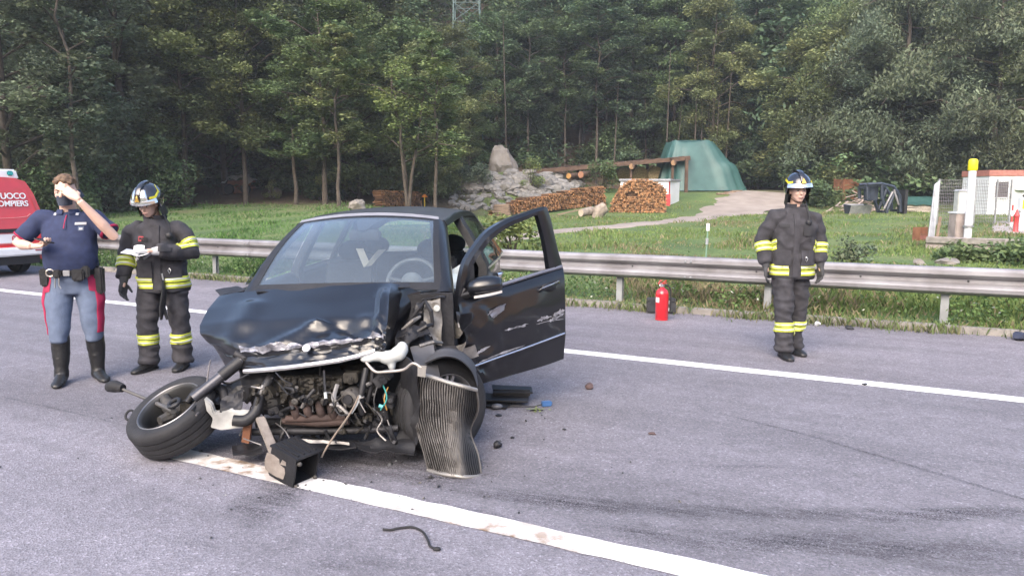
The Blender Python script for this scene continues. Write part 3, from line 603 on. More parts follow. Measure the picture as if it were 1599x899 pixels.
def grass():
    rng = np.random.default_rng(21); N = 210000
    Y = 8.2 * (50 / 8.2) ** rng.random(N) ; a = rng.uniform(-.80, .80, N); x = a * Y
    n = .4538 * x + .8911 * Y; ok = n > 10.38; hn = rng.random(N)
    x, Y, n = x[ok], Y[ok], n[ok]; soil = np.array([soil_amount(p, q) for p, q in zip(x, Y)]); dens = np.array([mnoise.noise((p * .5, q * .5, 4)) for p, q in zip(x, Y)])
    ok = (rng.random(len(x)) > soil * .9) & (seg_d(x, Y) > .75 + (Y > 44) * 1.6); x, Y, n, dens = x[ok], Y[ok], n[ok], dens[ok]
    z = np.array([hz(p, q) for p, q in zip(x, Y)]); near = n < 13.2
    h = np.where(near, rng.uniform(.05, .24, len(x)), rng.uniform(.03, .15, len(x))) * (.75 + 1.6 * np.clip(dens, -.3, .8)) * np.clip((n - 10.3) * 1.5 + .35, .3, 1); w = .0028 + .00062 * Y
    big = np.array([mnoise.noise((p * .16, q * .16, 14)) for p, q in zip(x, Y)]); dry = (rng.random(len(x)) < .06 + .6 * np.clip(-big * 2.2 - .1, 0, 1))[:, None]; g = np.array([[.12, .205, .06]]); g2 = np.array([[.19, .25, .085]]); dr = np.array([[.31, .275, .165]]); m = rng.random((len(x), 1))
    col = np.where(dry, dr, g * m + g2 * (1 - m)) * rng.uniform(.75, 1.2, (len(x), 1)) * (1 + .35 * np.clip(big, -.6, .6))[:, None] * np.where((x / Y < -.12)[:, None], np.array([[.62, .80, .70]]), np.array([[1.06, 1.0, 1.0]]))  # left of the meadow tinted darker: tree shade painted into the blades
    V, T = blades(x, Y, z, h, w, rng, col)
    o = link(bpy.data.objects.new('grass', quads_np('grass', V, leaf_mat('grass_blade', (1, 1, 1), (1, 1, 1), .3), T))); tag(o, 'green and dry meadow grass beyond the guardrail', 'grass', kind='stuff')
    # broad weeds and small white flower heads in the verge
    M_ = 26000; s = rng.uniform(-16, 17, M_); nn = 10.25 + rng.gamma(1.6, .8, M_); px = RD.x * s + RN.x * nn; py = RD.y * s + RN.y * nn
    cl = np.array([mnoise.noise((p * 1.3, q * 1.3, 8)) for p, q in zip(px, py)]); ok = (cl > .02) & (seg_d(px, py) > .8); px, py, cl = px[ok], py[ok], cl[ok]
    z = np.array([hz(p, q) for p, q in zip(px, py)]); C = np.stack([px, py, z + rng.uniform(.03, .26, len(px)) * (1 + cl)], 1); wh = rng.random(len(px)) < .035
    tint = np.where(wh[:, None], np.array([[.6, .6, .5]]), np.array([[.12, .19, .06]]) * rng.uniform(.7, 1.35, (len(px), 1)))
    V, T = leaves(C, .055, rng, tint, 0, .6, .55); o = link(bpy.data.objects.new('weeds', quads_np('weeds', V, MATS.get('gb') or bpy.data.materials['grass_blade'], T))); tag(o, 'leafy weeds with pale flowers along the verge', 'weeds', kind='stuff')
    # tufts growing over the kerb and in the gutter joint
    K = 15000; s = rng.uniform(-14, 14, K); cl = np.array([mnoise.noise((p * .9, 1.7, 2)) for p in s]); ok = rng.random(K) < np.clip(cl * 1.6 + .6, .15, 1); s = s[ok]; nn = 10.33 - np.abs(rng.normal(0, .13, len(s))); px = RD.x * s + RN.x * nn; py = RD.y * s + RN.y * nn
    h = rng.uniform(.03, .16, len(s)); m = rng.random((len(s), 1)); col = (g * m + dr * .8 * (1 - m)) * rng.uniform(.7, 1.2, (len(s), 1)); V, T = blades(px, py, 0 * px, h, np.full(len(s), .007), rng, col)
    o = link(bpy.data.objects.new('kerb_grass', quads_np('kerb_grass', V, bpy.data.materials['grass_blade'], T))); tag(o, 'tufts of grass along the kerb at the road edge', 'grass', kind='stuff')
grass()
# ================================================================== GUARDRAIL
GALV = M('galvanised_steel', (.19, .18, .185), .55, .45, col2=(.34, .335, .35), scale=2.6, bump=.08, bscale=14, det=9); GALVD = M('galvanised_dull', (.30, .31, .32), .6, .4, var=.2, scale=5)
DARKM = M('dark_metal', (.03, .03, .033), .5, .3)
def guardrail():
    root = empty('guardrail', P(-8, 10.75), 0, 'long galvanised steel guardrail between the road shoulder and the meadow', 'guardrail')
    prof = [(-.015, .395), (-.055, .41), (-.085, .44), (-.09, .485), (-.07, .515), (-.012, .545), (-.008, .59), (-.07, .62), (-.09, .65), (-.088, .70), (-.06, .732), (-.015, .742)]
    inv = -P(-8, 10.75)
    for i in range(-8, 3):
        s0 = -1.35 + i * 4.26 + .0; s1 = s0 + 4.26
        s0 = s0 + 2.9; s1 = s1 + 2.9
        rows = []
        dz = .008 * math.sin(i * 2.1); ov = .0 if i % 2 else .012
        for (a, z) in prof: rows.append([P(s, 10.75 + a - ov + .016 * mnoise.noise((s * .6, 0, 3)), z + .014 * mnoise.noise((s * .45, 5, 3))) + inv for s in np.linspace(s0, s1 + .16, 12)])
        mb = MB(); mb.slab(rows, RN * .004); o = mb.build('rail_beam', GALV, root, smooth=35)
        if i == 1: pass
        for k in range(4):
            ss = s1 + .04 + (k % 2) * .08; z = .455 if k < 2 else .675
            b = MB(); b.lathe([(.016, 0), (.016, .008), (.008, .014)], 8, P(ss, 10.655 - ov, z) + inv, -RN); b.build('bolt', GALVD, o)
        for ss in (s0 + 1.0, s0 + 2.3, s0 + 3.5):
            b = MB(); b.lathe([(.014, 0), (.014, .004)], 8, P(ss, 10.738 - ov, .57) + inv, -RN); b.build('bolt_hole', DARKM, o)
    for k in range(-3, 18):
        s = .56 - 2.13 * k; mb = MB(); lean = .02 * math.sin(k * 1.3)
        for (w, t, dn) in ((.09, .006, -.035), (.006, .075, 0), (.09, .006, .035)):
            c = P(s, 10.84 + dn) + inv; mb.bar(c + Vector((0, 0, -.2)), c + Vector((lean, 0, .70)), .09 if w > .05 else .008, .008 if w > .05 else .07, up=RN)
        mb.bar(P(s, 10.78, .57) + inv, P(s, 10.80, .57) + inv, .07, .2)
        mb.build('post', GALVD, root)
guardrail()
# ================================================================== FAR THINGS
WOODE = M('split_wood', (.30, .16, .075), .85, var=.25, scale=3, attr='tint'); PLANK = M('old_plank', (.22, .16, .115), .85, var=.35, scale=4, bump=.3, bscale=25)
RUST = M('rust', (.16, .065, .035), .9, col2=(.26, .12, .065), scale=5, bump=.3); STEELD = M('dark_blue_steel', (.035, .045, .065), .5, .3, var=.35, scale=4)
WHITEP = M('white_panel', (.74, .76, .78), .5, var=.06, scale=1.5); REDP = M('red_panel', (.5, .06, .06), .5, var=.2); GREYR = M('grey_sheet', (.30, .31, .33), .6, var=.2)
def face_tint(o, cols):
    a = o.data.attributes.new('tint', 'FLOAT_COLOR', 'FACE'); c = np.ones((len(o.data.polygons), 4), np.float32); c[:, :3] = np.asarray(cols, np.float32)[:len(c)]; a.data.foreach_set('color', c.reshape(-1))
def log_stack(name, A, B, hfun, depth, label, r=.07, rng=random.Random(4), hole=None, group='stacks of split firewood'):
    """logs laid with their ends showing on the front from A to B (ground points)"""
    root = empty(name, A.lerp(B, .5), 0, label, 'firewood', group); inv = -root.location; d = (B - A); L = d.length; dx = d.normalized(); dn = Vector((-dx.y, dx.x, 0)).normalized()
    if dn.y < 0: dn = -dn
    mb = MB(); cols = []; z = r
    row = 0
    while z < 4:
        x = (r if row % 2 else 0); any_ = False
        while x < L:
            if z < hfun(x / L) and not (hole and hole(x / L, z)):
                any_ = True; rr = r * rng.uniform(.85, 1.22); c = A + dx * (x + rng.uniform(-.02, .02)) + Vector((0, 0, z + rng.uniform(-.02, .02) + d.z * 0)) + dn * rng.uniform(-.10, .07); c.z = (A.z + (B.z - A.z) * x / L) + z
                k = rng.choice((5, 6, 6, 7)); a0 = rng.uniform(0, 6); sq = rng.uniform(.6, 1)
                ring = [dx * (math.cos(a0 + 6.283 * j / k) * rr) + Vector((0, 0, math.sin(a0 + 6.283 * j / k) * rr * sq)) for j in range(k)]
                mb.rings([[c + inv + q for q in ring], [c + inv + q + dn * depth for q in ring]]); b = rng.uniform(.55, 1.35); w = rng.uniform(-.1, .12)
                if rng.random() < .14: b *= .45
                cols += [(b * .5, b * .48, b * .48)] * k + [(b * (1 + w), b, b * (1 - w))] * 2
            x += 2 * r * .93
        z += r * 1.62; row += 1
        if not any_ and row > 3: break
    pts = [A + d * t + Vector((0, 0, max(.02, min(hfun(t) - r * 1.5, 3)))) for t in np.linspace(.03, .97, 16)]; bk = MB(); bk.prism([A + d * .03 + inv + dn * .22] + [p + inv + dn * .22 for p in pts] + [A + d * .97 + inv + dn * .22], dn * (depth * .6)); bk.build('gap_backing', M('gap_shade_brown', (.10, .06, .035), .9, var=.4, scale=9), root)  # dark slab behind the log ends paints the shade in the gaps
    o = mb.build('logs', WOODE, root, fix=False); face_tint(o, cols); tag(o, kind='stuff'); return root
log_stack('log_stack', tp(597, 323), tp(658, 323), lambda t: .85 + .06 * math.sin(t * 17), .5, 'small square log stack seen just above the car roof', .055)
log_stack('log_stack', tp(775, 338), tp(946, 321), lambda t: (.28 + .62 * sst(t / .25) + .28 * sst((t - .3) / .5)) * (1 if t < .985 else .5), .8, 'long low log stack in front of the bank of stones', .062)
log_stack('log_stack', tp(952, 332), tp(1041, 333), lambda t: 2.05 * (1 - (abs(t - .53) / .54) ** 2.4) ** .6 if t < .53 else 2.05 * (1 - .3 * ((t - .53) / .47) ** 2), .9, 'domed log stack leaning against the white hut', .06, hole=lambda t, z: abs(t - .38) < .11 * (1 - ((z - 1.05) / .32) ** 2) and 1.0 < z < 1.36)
# plank stack and fallen log
def planks(name, c, n, L, label, rz, cat='planks', w=.16, th=.05, group=None, col=PLANK, messy=.08, h0=0.):
    root = empty(name, c, rz, label, cat, group); rr = random.Random(int(c.x * 10) + n)
    for i in range(n):
        mb = MB(); mb.box((0, 0, 0), (L / 2 * rr.uniform(.8, 1.05), w / 2, th / 2), bevel if False else None); o = mb.build('plank', col, root)
        lay = i // 3; o.location = (rr.uniform(-.1, .1), (i % 3 - 1) * w * 1.15 + rr.uniform(-.03, .03), h0 + th * .6 + lay * th * 1.15); o.rotation_euler = (rr.uniform(-.04, .04), rr.uniform(-.05, .05), rr.uniform(-messy, messy))
    return root
planks('plank_stack', tp(783, 338), 18, 1.0, 'small stack of old planks below the stones', .15, th=.10, w=.3)
def fallen_log():
    c = tp(928, 341); root = empty('fallen_log', c, 0, 'grey fallen log with a pale sawn end beside the domed log stack', 'log')
    mb = MB(); a = Vector((-.75, -.5, .3)); b = Vector((.3, .35, .36)); mb.tube([a, a.lerp(b, .5) + Vector((0, 0, .06)), b], [.2, .23, .2], 12, cap=False); mb.build('bark', M('log_bark', (.26, .22, .18), .9, var=.35, scale=6, bump=.5), root, smooth=40)
    mb = MB(); x, y = frame(b - a); mb.lathe([(.195, 0), (.19, .012)], 12, a, -(b - a)); mb.build('sawn_end', M('sawn_end', (.45, .38, .3), .8), root)
    mb = MB(); mb.tube([(.1, -.2, .0), (.25, -.25, .42), (.55, -.2, .6)], [.3, .34, .3], 10); mb.build('stump', M('log_bark', (.2, .2, .2)), root, smooth=40)
fallen_log()
def board():
    c = tp(897, 338); root = empty('loose_board', c, 0, 'pale loose board lying in the grass beside the fallen log', 'board'); mb = MB(); mb.bar((-1.0, 0, .1), (.9, .5, .5), .3, .05); mb.build('board', PLANK, root)
board()
# --- bank of stones
def rock_mesh(seed, sub=2, sharp=.35):
    bm = bmesh.new(); bmesh.ops.create_icosphere(bm, subdivisions=sub, radius=1); rr = random.Random(seed)
    pl = [(Vector((rr.gauss(0, 1), rr.gauss(0, 1), rr.gauss(0, 1))).normalized(), rr.uniform(.62, .9)) for _ in range(9)]
    for v in bm.verts:
        for n, d in pl:
            k = v.co.dot(n)
            if k > d: v.co -= n * (k - d)
        v.co *= 1 + .12 * mnoise.noise(v.co * 2.2 + Vector((seed, 0, 0)))
    me = bpy.data.meshes.new('stone'); bm.to_mesh(me); bm.free(); return me
STONE = M('granite', (.13, .125, .112), .9, col2=(.26, .25, .235), scale=2.2, bump=.5, bscale=10, det=8); STONEB = M('granite_warm', (.16, .145, .13), .9, col2=(.25, .23, .205), scale=1.6, bump=.6, bscale=6, det=8)
ROCKS = [rock_mesh(i) for i in range(8)]
for m_ in ROCKS: m_.materials.append(STONE); shade(m_, 28)
def stones():
    root = empty('stone_bank', tp(800, 320), 0, 'bank of loose pale stones behind the long log stack', 'stones'); inv = -root.location; rr = random.Random(11); k = 0
    for i in range(430):
        if k >= 285: break
        u = rr.uniform(705, 928); v = rr.uniform(273, 330)
        if v > 330 - 1.0 * max(0, (u - 850)) * .55 or v < 296 - (u - 715) * .55 and u < 770: continue
        if 860 < u and v > 305: continue
        g = tp(u, v)
        if g.y > 56: continue
        k += 1; sz = rr.uniform(.16, .32) if v > 300 else rr.uniform(.22, .5)
        o = link(bpy.data.objects.new('stone', ROCKS[rr.randrange(8)])); o.parent = root; o.location = g + inv + Vector((0, 0, sz * .25)); o.scale = (sz * rr.uniform(.9, 1.6), sz * rr.uniform(.8, 1.2), sz * rr.uniform(.55, .85)); o.rotation_euler = (rr.uniform(-.4, .4), rr.uniform(-.4, .4), rr.uniform(0, 6.28))
stones()
def boulder(name, u, v, Y, w, h, label, seed, d=None, mat=None):
    g = gz(u, Y) if Y else tp(u, v); me = rock_mesh(seed, 4); 
    for q in me.vertices: kk = (1 - .42 * q.co.z) if h > 1.5 else 1; nn = 1 + .10 * mnoise.noise(q.co * 4) + .05 * mnoise.noise(q.co * 11); q.co = (q.co.x * kk * nn, q.co.y * kk * nn, q.co.z * nn)
    me.materials.append(mat or STONEB); shade(me, 30); o = link(bpy.data.objects.new(name, me)); o.location = g + Vector((0, 0, h * .28)); o.scale = (w / 2, (d or w) / 2, h * .72); o.rotation_euler = (0, .12, seed); tag(o, label, 'boulder'); return o
b_ = boulder('boulder', 783, 0, 56, 2.1, 2.0, 'big pointed granite boulder standing at the top of the stone bank', 3); 
boulder('boulder', 742, 296, None, 1.9, .8, 'flat boulder on the brown slope left of the pointed boulder', 5); boulder('boulder', 560, 328, None, .9, .5, 'pale boulder just above the car roof beside the small log stack', 6)
boulder('boulder', 430, 308, None, .9, .6, 'small grey boulder on the slope between the tree trunks', 7); boulder('boulder', 1186, 283, None, 2.6, 1.0, 'pale boulder at the foot of the wood right of the tarpaulin', 8); boulder('boulder', 1232, 278, None, 1.8, .9, 'grey boulder behind the helmet of the lone firefighter', 9); boulder('boulder', 1480, 412, None, .5, .12, 'flat stone in the grass below the concrete plinth', 10); boulder('boulder', 1435, 415, None, .3, .14, 'small stone in the grass just behind the guardrail near the plinth', 12)
# --- white hut
def hut():
    a = tp(968, 331); b = tp(1043, 332); Y = 48.6; x0 = at(968, 331, Y).x; x1 = at(1043, 331, Y).x; x2 = at(1060, 331, Y + 1.6).x; zb = hz(x1, Y) - .05; H_ = at(1043, 283, Y).z - zb
    root = empty('white_hut', (x0, Y, zb), 0, 'low white hut with a flat grey roof behind the domed log stack', 'hut'); w = x1 - x0; sk = x2 - x1
    fr = [(0, 0, 0), (w, 0, 0), (w + sk, 1.6, 0), (sk, 1.6, 0)]
    mb = MB(); mb.prism([Vector(p) for p in fr], (0, 0, H_)); mb.build('wall', WHITEP, root)
    mb = MB(); mb.prism([Vector((p[0] + (-.12 if i in (0, 3) else .1), p[1] + (-.12 if i < 2 else .1), H_ + .003)) for i, p in enumerate(fr)], (0, 0, .14)); mb.build('roof', GREYR, root, bevel=.02)
    d = Vector((sk, 1.6, 0)).normalized(); nrm = Vector((d.y, -d.x, 0))
    mb = MB(); c = Vector((w, 0, 0)); mb.bar(c + nrm * .02 + d * .08, c + nrm * .02 + d * .08 + Vector((0, 0, H_ * .98)), .16, .04, up=nrm); mb.build('red_corner_post', REDP, root)
    mb = MB(); mb.box((w - .1, -.05, H_ * .25), (.22, .03, H_ * .24)); mb.build('red_flap', REDP, root)
    for k in range(1, 6):
        mb = MB(); mb.box((w * k / 6, -.012, H_ / 2), (.02, .012, H_ * .48)); mb.build('panel_joint', GREYR, root)
hut()
# --- lean-to shed and hay bales
WOODB = M('brown_timber', (.085, .052, .035), .85, var=.35, scale=3, bump=.3); ENDG = M('log_end', (.28, .17, .09), .85, var=.25, scale=6)
def shed():
    A, B = at(780, 271, 54.0), at(1078, 245, 54.0); root = empty('lean_to_shed', gz(1010, 56), 0, 'open timber lean-to with a long sloping board roof over hay bales', 'shed'); inv = -root.location
    dep = Vector((1.0, 4.2, .25)); N = 32
    for i in range(N):
        p, q = A.lerp(B, i / N), A.lerp(B, (i + .96) / N); mb = MB(); j = .02 * math.sin(i * 2.7)
        mb.prism([p + inv + Vector((0, 0, j)), q + inv + Vector((0, 0, j)), q + inv + dep + Vector((0, 0, j)), p + inv + dep + Vector((0, 0, j))], (0, 0, .05)); mb.build('roof_board', WOODB, root)
    for f, t, nm in ((-.02, .24, 'fascia'), (.5, .16, 'rafter'), (.97, .16, 'rafter')):
        mb = MB(); o = dep * f + Vector((0, 0, -.1)); mb.bar(A + inv + o, B + inv + o, .09, t); mb.build(nm, WOODB, root)
    for u, v0 in ((986, 259), (1051, 252)):
        p = A.lerp(B, (u - 780) / 298.) + Vector((0, -.25, -.32)); mb = MB(); mb.tube([p + inv, p + inv + Vector((.9, 4.4, .2))], .2, 12); be = mb.build('beam', WOODB, root, smooth=40)
        mb = MB(); mb.lathe([(.2, 0), (.19, .01)], 12, p + inv - Vector((0, .002, 0)), (0, -1, 0)); mb.build('beam_end', ENDG, be)
        g = Vector((p.x, p.y + .3, hz(p.x, p.y + .3))); mb = MB(); mb.bar(g + inv - Vector((0, 0, .2)), p + inv + Vector((0, .3, -.15)), .16); mb.build('post', WOODB, root)
    for u, Y in ((1071, 53.6), (902, 57.5), (1010, 58), (945, 54.2)):
        g = gz(u, Y); t = A.lerp(B, min(1, (u - 780) / 298.)); mb = MB(); mb.bar(g + inv - Vector((0, 0, .2)), Vector((g.x, g.y, t.z - .05 + .06 * (Y - 54))) + inv, .2); mb.build('post', WOODB, root)
    mb = MB(); p = at(1046, 249, 53.7); q = at(1094, 241, 56); mb.slab([[p + inv, q + inv], [p + inv + Vector((.9, 3, .3)), q + inv + Vector((.9, 3, .3))]], (0, 0, .07)); mb.build('end_boards', WOODB, root)
shed()
HAY = M('hay', (.48, .36, .20), .95, var=.35, scale=12, bump=.8, bscale=30); HAYW = M('bale_wrap', (.68, .66, .62), .6, var=.1)
def bale(u, v, r, label, Y, wrap=False):
    c = at(u, v, Y); c = c if c.z - r > hz(c.x, c.y) - .2 else Vector((c.x, c.y, hz(c.x, c.y) + r * .95)); root = empty('hay_bale', c, 0, label, 'hay bale', 'round hay bales under the lean-to')
    mb = MB(); mb.lathe([(r * .2, -.03), (r * .7, -.01), (r * .94, .02), (r, .1), (r, 1.1), (r * .94, 1.2)], 22, (0, 0, 0), (0, 1, 0)); mb.build('bale_body', HAY, root, smooth=40)
    mb = MB(); mb.rings([[Vector((math.cos(a) * r * 1.012, y, math.sin(a) * r * 1.012)) for a in np.linspace(0, 6.283, 25)[:-1]] for y in (.12, 1.1)], False); mb.build('net_wrap', HAYW if wrap else HAY, root, smooth=True)
bale(1073, 273, .60, 'round hay bale topmost beside the thick corner post of the shed', 55.0, True); bale(1048, 273, .60, 'round hay bale second from the corner post in the upper row', 55.4); bale(1024, 273, .60, 'round hay bale third from the corner post in the upper row', 55.8); bale(1000, 273, .60, 'round hay bale fourth from the corner post in the upper row', 56.2); bale(976, 274, .60, 'round hay bale fifth from the corner post in the upper row', 56.6); bale(957, 276, .58, 'dark round hay bale farthest left under the shed roof', 57.)
bale(1083, 296, .62, 'round hay bale on the ground below the corner post', 54.4, True); bale(1060, 297, .6, 'round hay bale on the ground partly behind the white hut', 54.8)
def drums():
    for u, v, r, lab, mt in ((888, 275, .2, 'orange-ended round log lying on top of the stones', M('orange_end', (.40, .22, .07), .7)), (907, 273, .24, 'brown round log lying beside the orange-ended one', M('brown_end', (.30, .15, .09), .8))):
        c = at(u, v, 52.6); o = empty('round_log', c, 0, lab, 'log'); mb = MB(); mb.tube([(0, 0, 0), (.7, .9, .05)], r, 14); mb.build('log_body', WOODB, o, smooth=40); mb = MB(); mb.lathe([(r * .98, 0), (r * .9, .02)], 14, (0, 0, 0), (-.7, -.9, -.05)); mb.build('log_end', mt, o)
drums()
# --- green tarpaulin over a stack
TARP = M('green_tarpaulin', (.024, .074, .068), .5, col2=(.045, .112, .102), scale=1.2, bump=.35, bscale=3, det=5); BLUET = M('blue_tarpaulin', (.03, .10, .35), .5)
def tarp():
    c = gz(1100, 56.5); root = empty('tarpaulin_cover', c, 0, 'large green tarpaulin draped over a tall stack beside the shed', 'tarpaulin'); inv = -c; rows = []; K = 72; NL = 16
    zt = at(1080, 221, 55.5).z
    xl, xr = at(1046, 222, 56).x, at(1114, 222, 56).x; bl, br = at(1018, 300, 56).x, at(1160, 298, 56).x
    for i in range(NL + 1):
        t = i / NL; row = []
        for k in range(K):
            a = 2 * math.pi * k / K; ca, sa = math.cos(a), math.sin(a); sg_ = lambda v, p: math.copysign(abs(v) ** p, v)
            bx = sg_(ca, .55); by = sg_(sa, .55); cx0, w0 = (xl + xr) / 2, (xr - xl) / 2; cx1, w1 = (bl + br) / 2, (br - bl) / 2
            e = t ** .85 if bx > 0 else t ** .8
            x = (cx0 + bx * w0) * (1 - e) + (cx1 + bx * w1) * e; y = 56.6 + by * (1.3 + 1.5 * e)
            z = zt - (zt - c.z + .05) * (t if bx < .3 else t ** (1 - .0 * bx)); f = .13 * t ** .8 * (1.2 - 2.2 * abs(math.sin(a * 6.5 + 2 * math.sin(a * 3))) + .4 * math.sin(a * 23)) * (1 if t > .05 else 0)
            x += f * ca; y += f * sa; z += .10 * math.sin(a * 5 + 1) * (1 - t)
            if bx > .2 and by < .5: # lower hump on the right
                z += .45 * math.exp(-((t - .62) / .16) ** 2) * sst((bx - .2) / .6)
            x += .08 * mnoise.noise((x, y, z)); row.append(Vector((x, y, max(z, hz(x, y) + .02))) + inv)
        rows.append(row)
    top = [rows[0]]; 
    mb = MB(); mb.rings(rows, True); o = mb.build('sheet', TARP, root, smooth=50)
    for u, v in ((1128, 304), (1150, 300), (1140, 302)):
        g = tp(u, v); mb = MB(); mb.bar(g + inv + Vector((-.4, -.1, .06)), g + inv + Vector((.4, .1, .08)), .2, .1); mb.build('weight_board', PLANK, root)
tarp()
def blue():
    root = empty('blue_sheet', at(1092, 300, 55), 0, 'blue plastic sheet between the hay bales and the green tarpaulin', 'sheet'); inv = -root.location; rows = []
    for i in range(8):
        t = i / 7; v = 256 + 46 * t; rows.append([at(1080 + 9 * t + 6 * k + 3 * math.sin(t * 5 + k), v, 55.35 - .12 * k + .1 * math.sin(t * 6 + k * 2)) + inv for k in range(4)])
    mb = MB(); mb.slab(rows, (0, .02, 0)); mb.build('sheet', BLUET, root, smooth=60)
blue()
# --- orange-topped marker, thin stake
def marker():
    g = tp(663, 323); root = empty('marker_post', g, 0, 'yellow post with an orange roof-shaped cap beside the small log stack', 'post'); mb = MB(); mb.tube([(0, 0, 0), (0, 0, .62)], .035, 8); mb.build('pole', M('yellow_paint', (.75, .55, .05), .5), root, smooth=True); mb = MB(); mb.lathe([(.19, .58), (.19, .63), (.05, .76)], 10); mb.build('cap', M('orange_paint', (.75, .25, .04), .5), root, smooth=30)
    g = tp(1102, 408); root = empty('stake', g, 0, 'thin green stake with a white top in the meadow behind the guardrail', 'stake'); h = at(1104, 350, g.y).z - g.z
    mb = MB(); mb.tube([(0, 0, 0), (.03, 0, h)], .018, 8); mb.build('shaft', M('stake_green', (.16, .27, .2), .6), root); mb = MB(); mb.tube([(.025, 0, h * .82), (.03, 0, h * 1.02)], .04, 8); mb.build('top_cap', WHITEP, root, smooth=40); mb = MB(); mb.tube([(.012, 0, h * .45), (.017, 0, h * .62)], .034, 8); mb.build('collar', GREYR, root, smooth=40)
marker()
# --- lattice pylon
def pylon():
    g = gz(731, 66); root = empty('lattice_pylon', g, 0, 'grey-green steel lattice pylon rising behind the trees', 'pylon'); St = M('pylon_steel', (.085, .13, .125), .7, .2); Ht = 27.
    c = lambda k, z: Vector((((-1, 1, 1, -1)[k]) * (1.35 - .6 * z / Ht), ((-1, -1, 1, 1)[k]) * (1.35 - .6 * z / Ht), z))
    for k in range(4): mb = MB(); mb.bar(c(k, 0), c(k, Ht), .10); mb.build('leg', St, root)
    z = 4.
    while z < Ht - 1.5:
        for k in range(4):
            l = (k + 1) % 4
            for a, b in ((c(k, z), c(l, z + 1.5)), (c(l, z), c(k, z + 1.5)), (c(k, z), c(l, z))): mb = MB(); mb.bar(a, b, .045); mb.build('brace', St, root)
        z += 1.5
pylon()
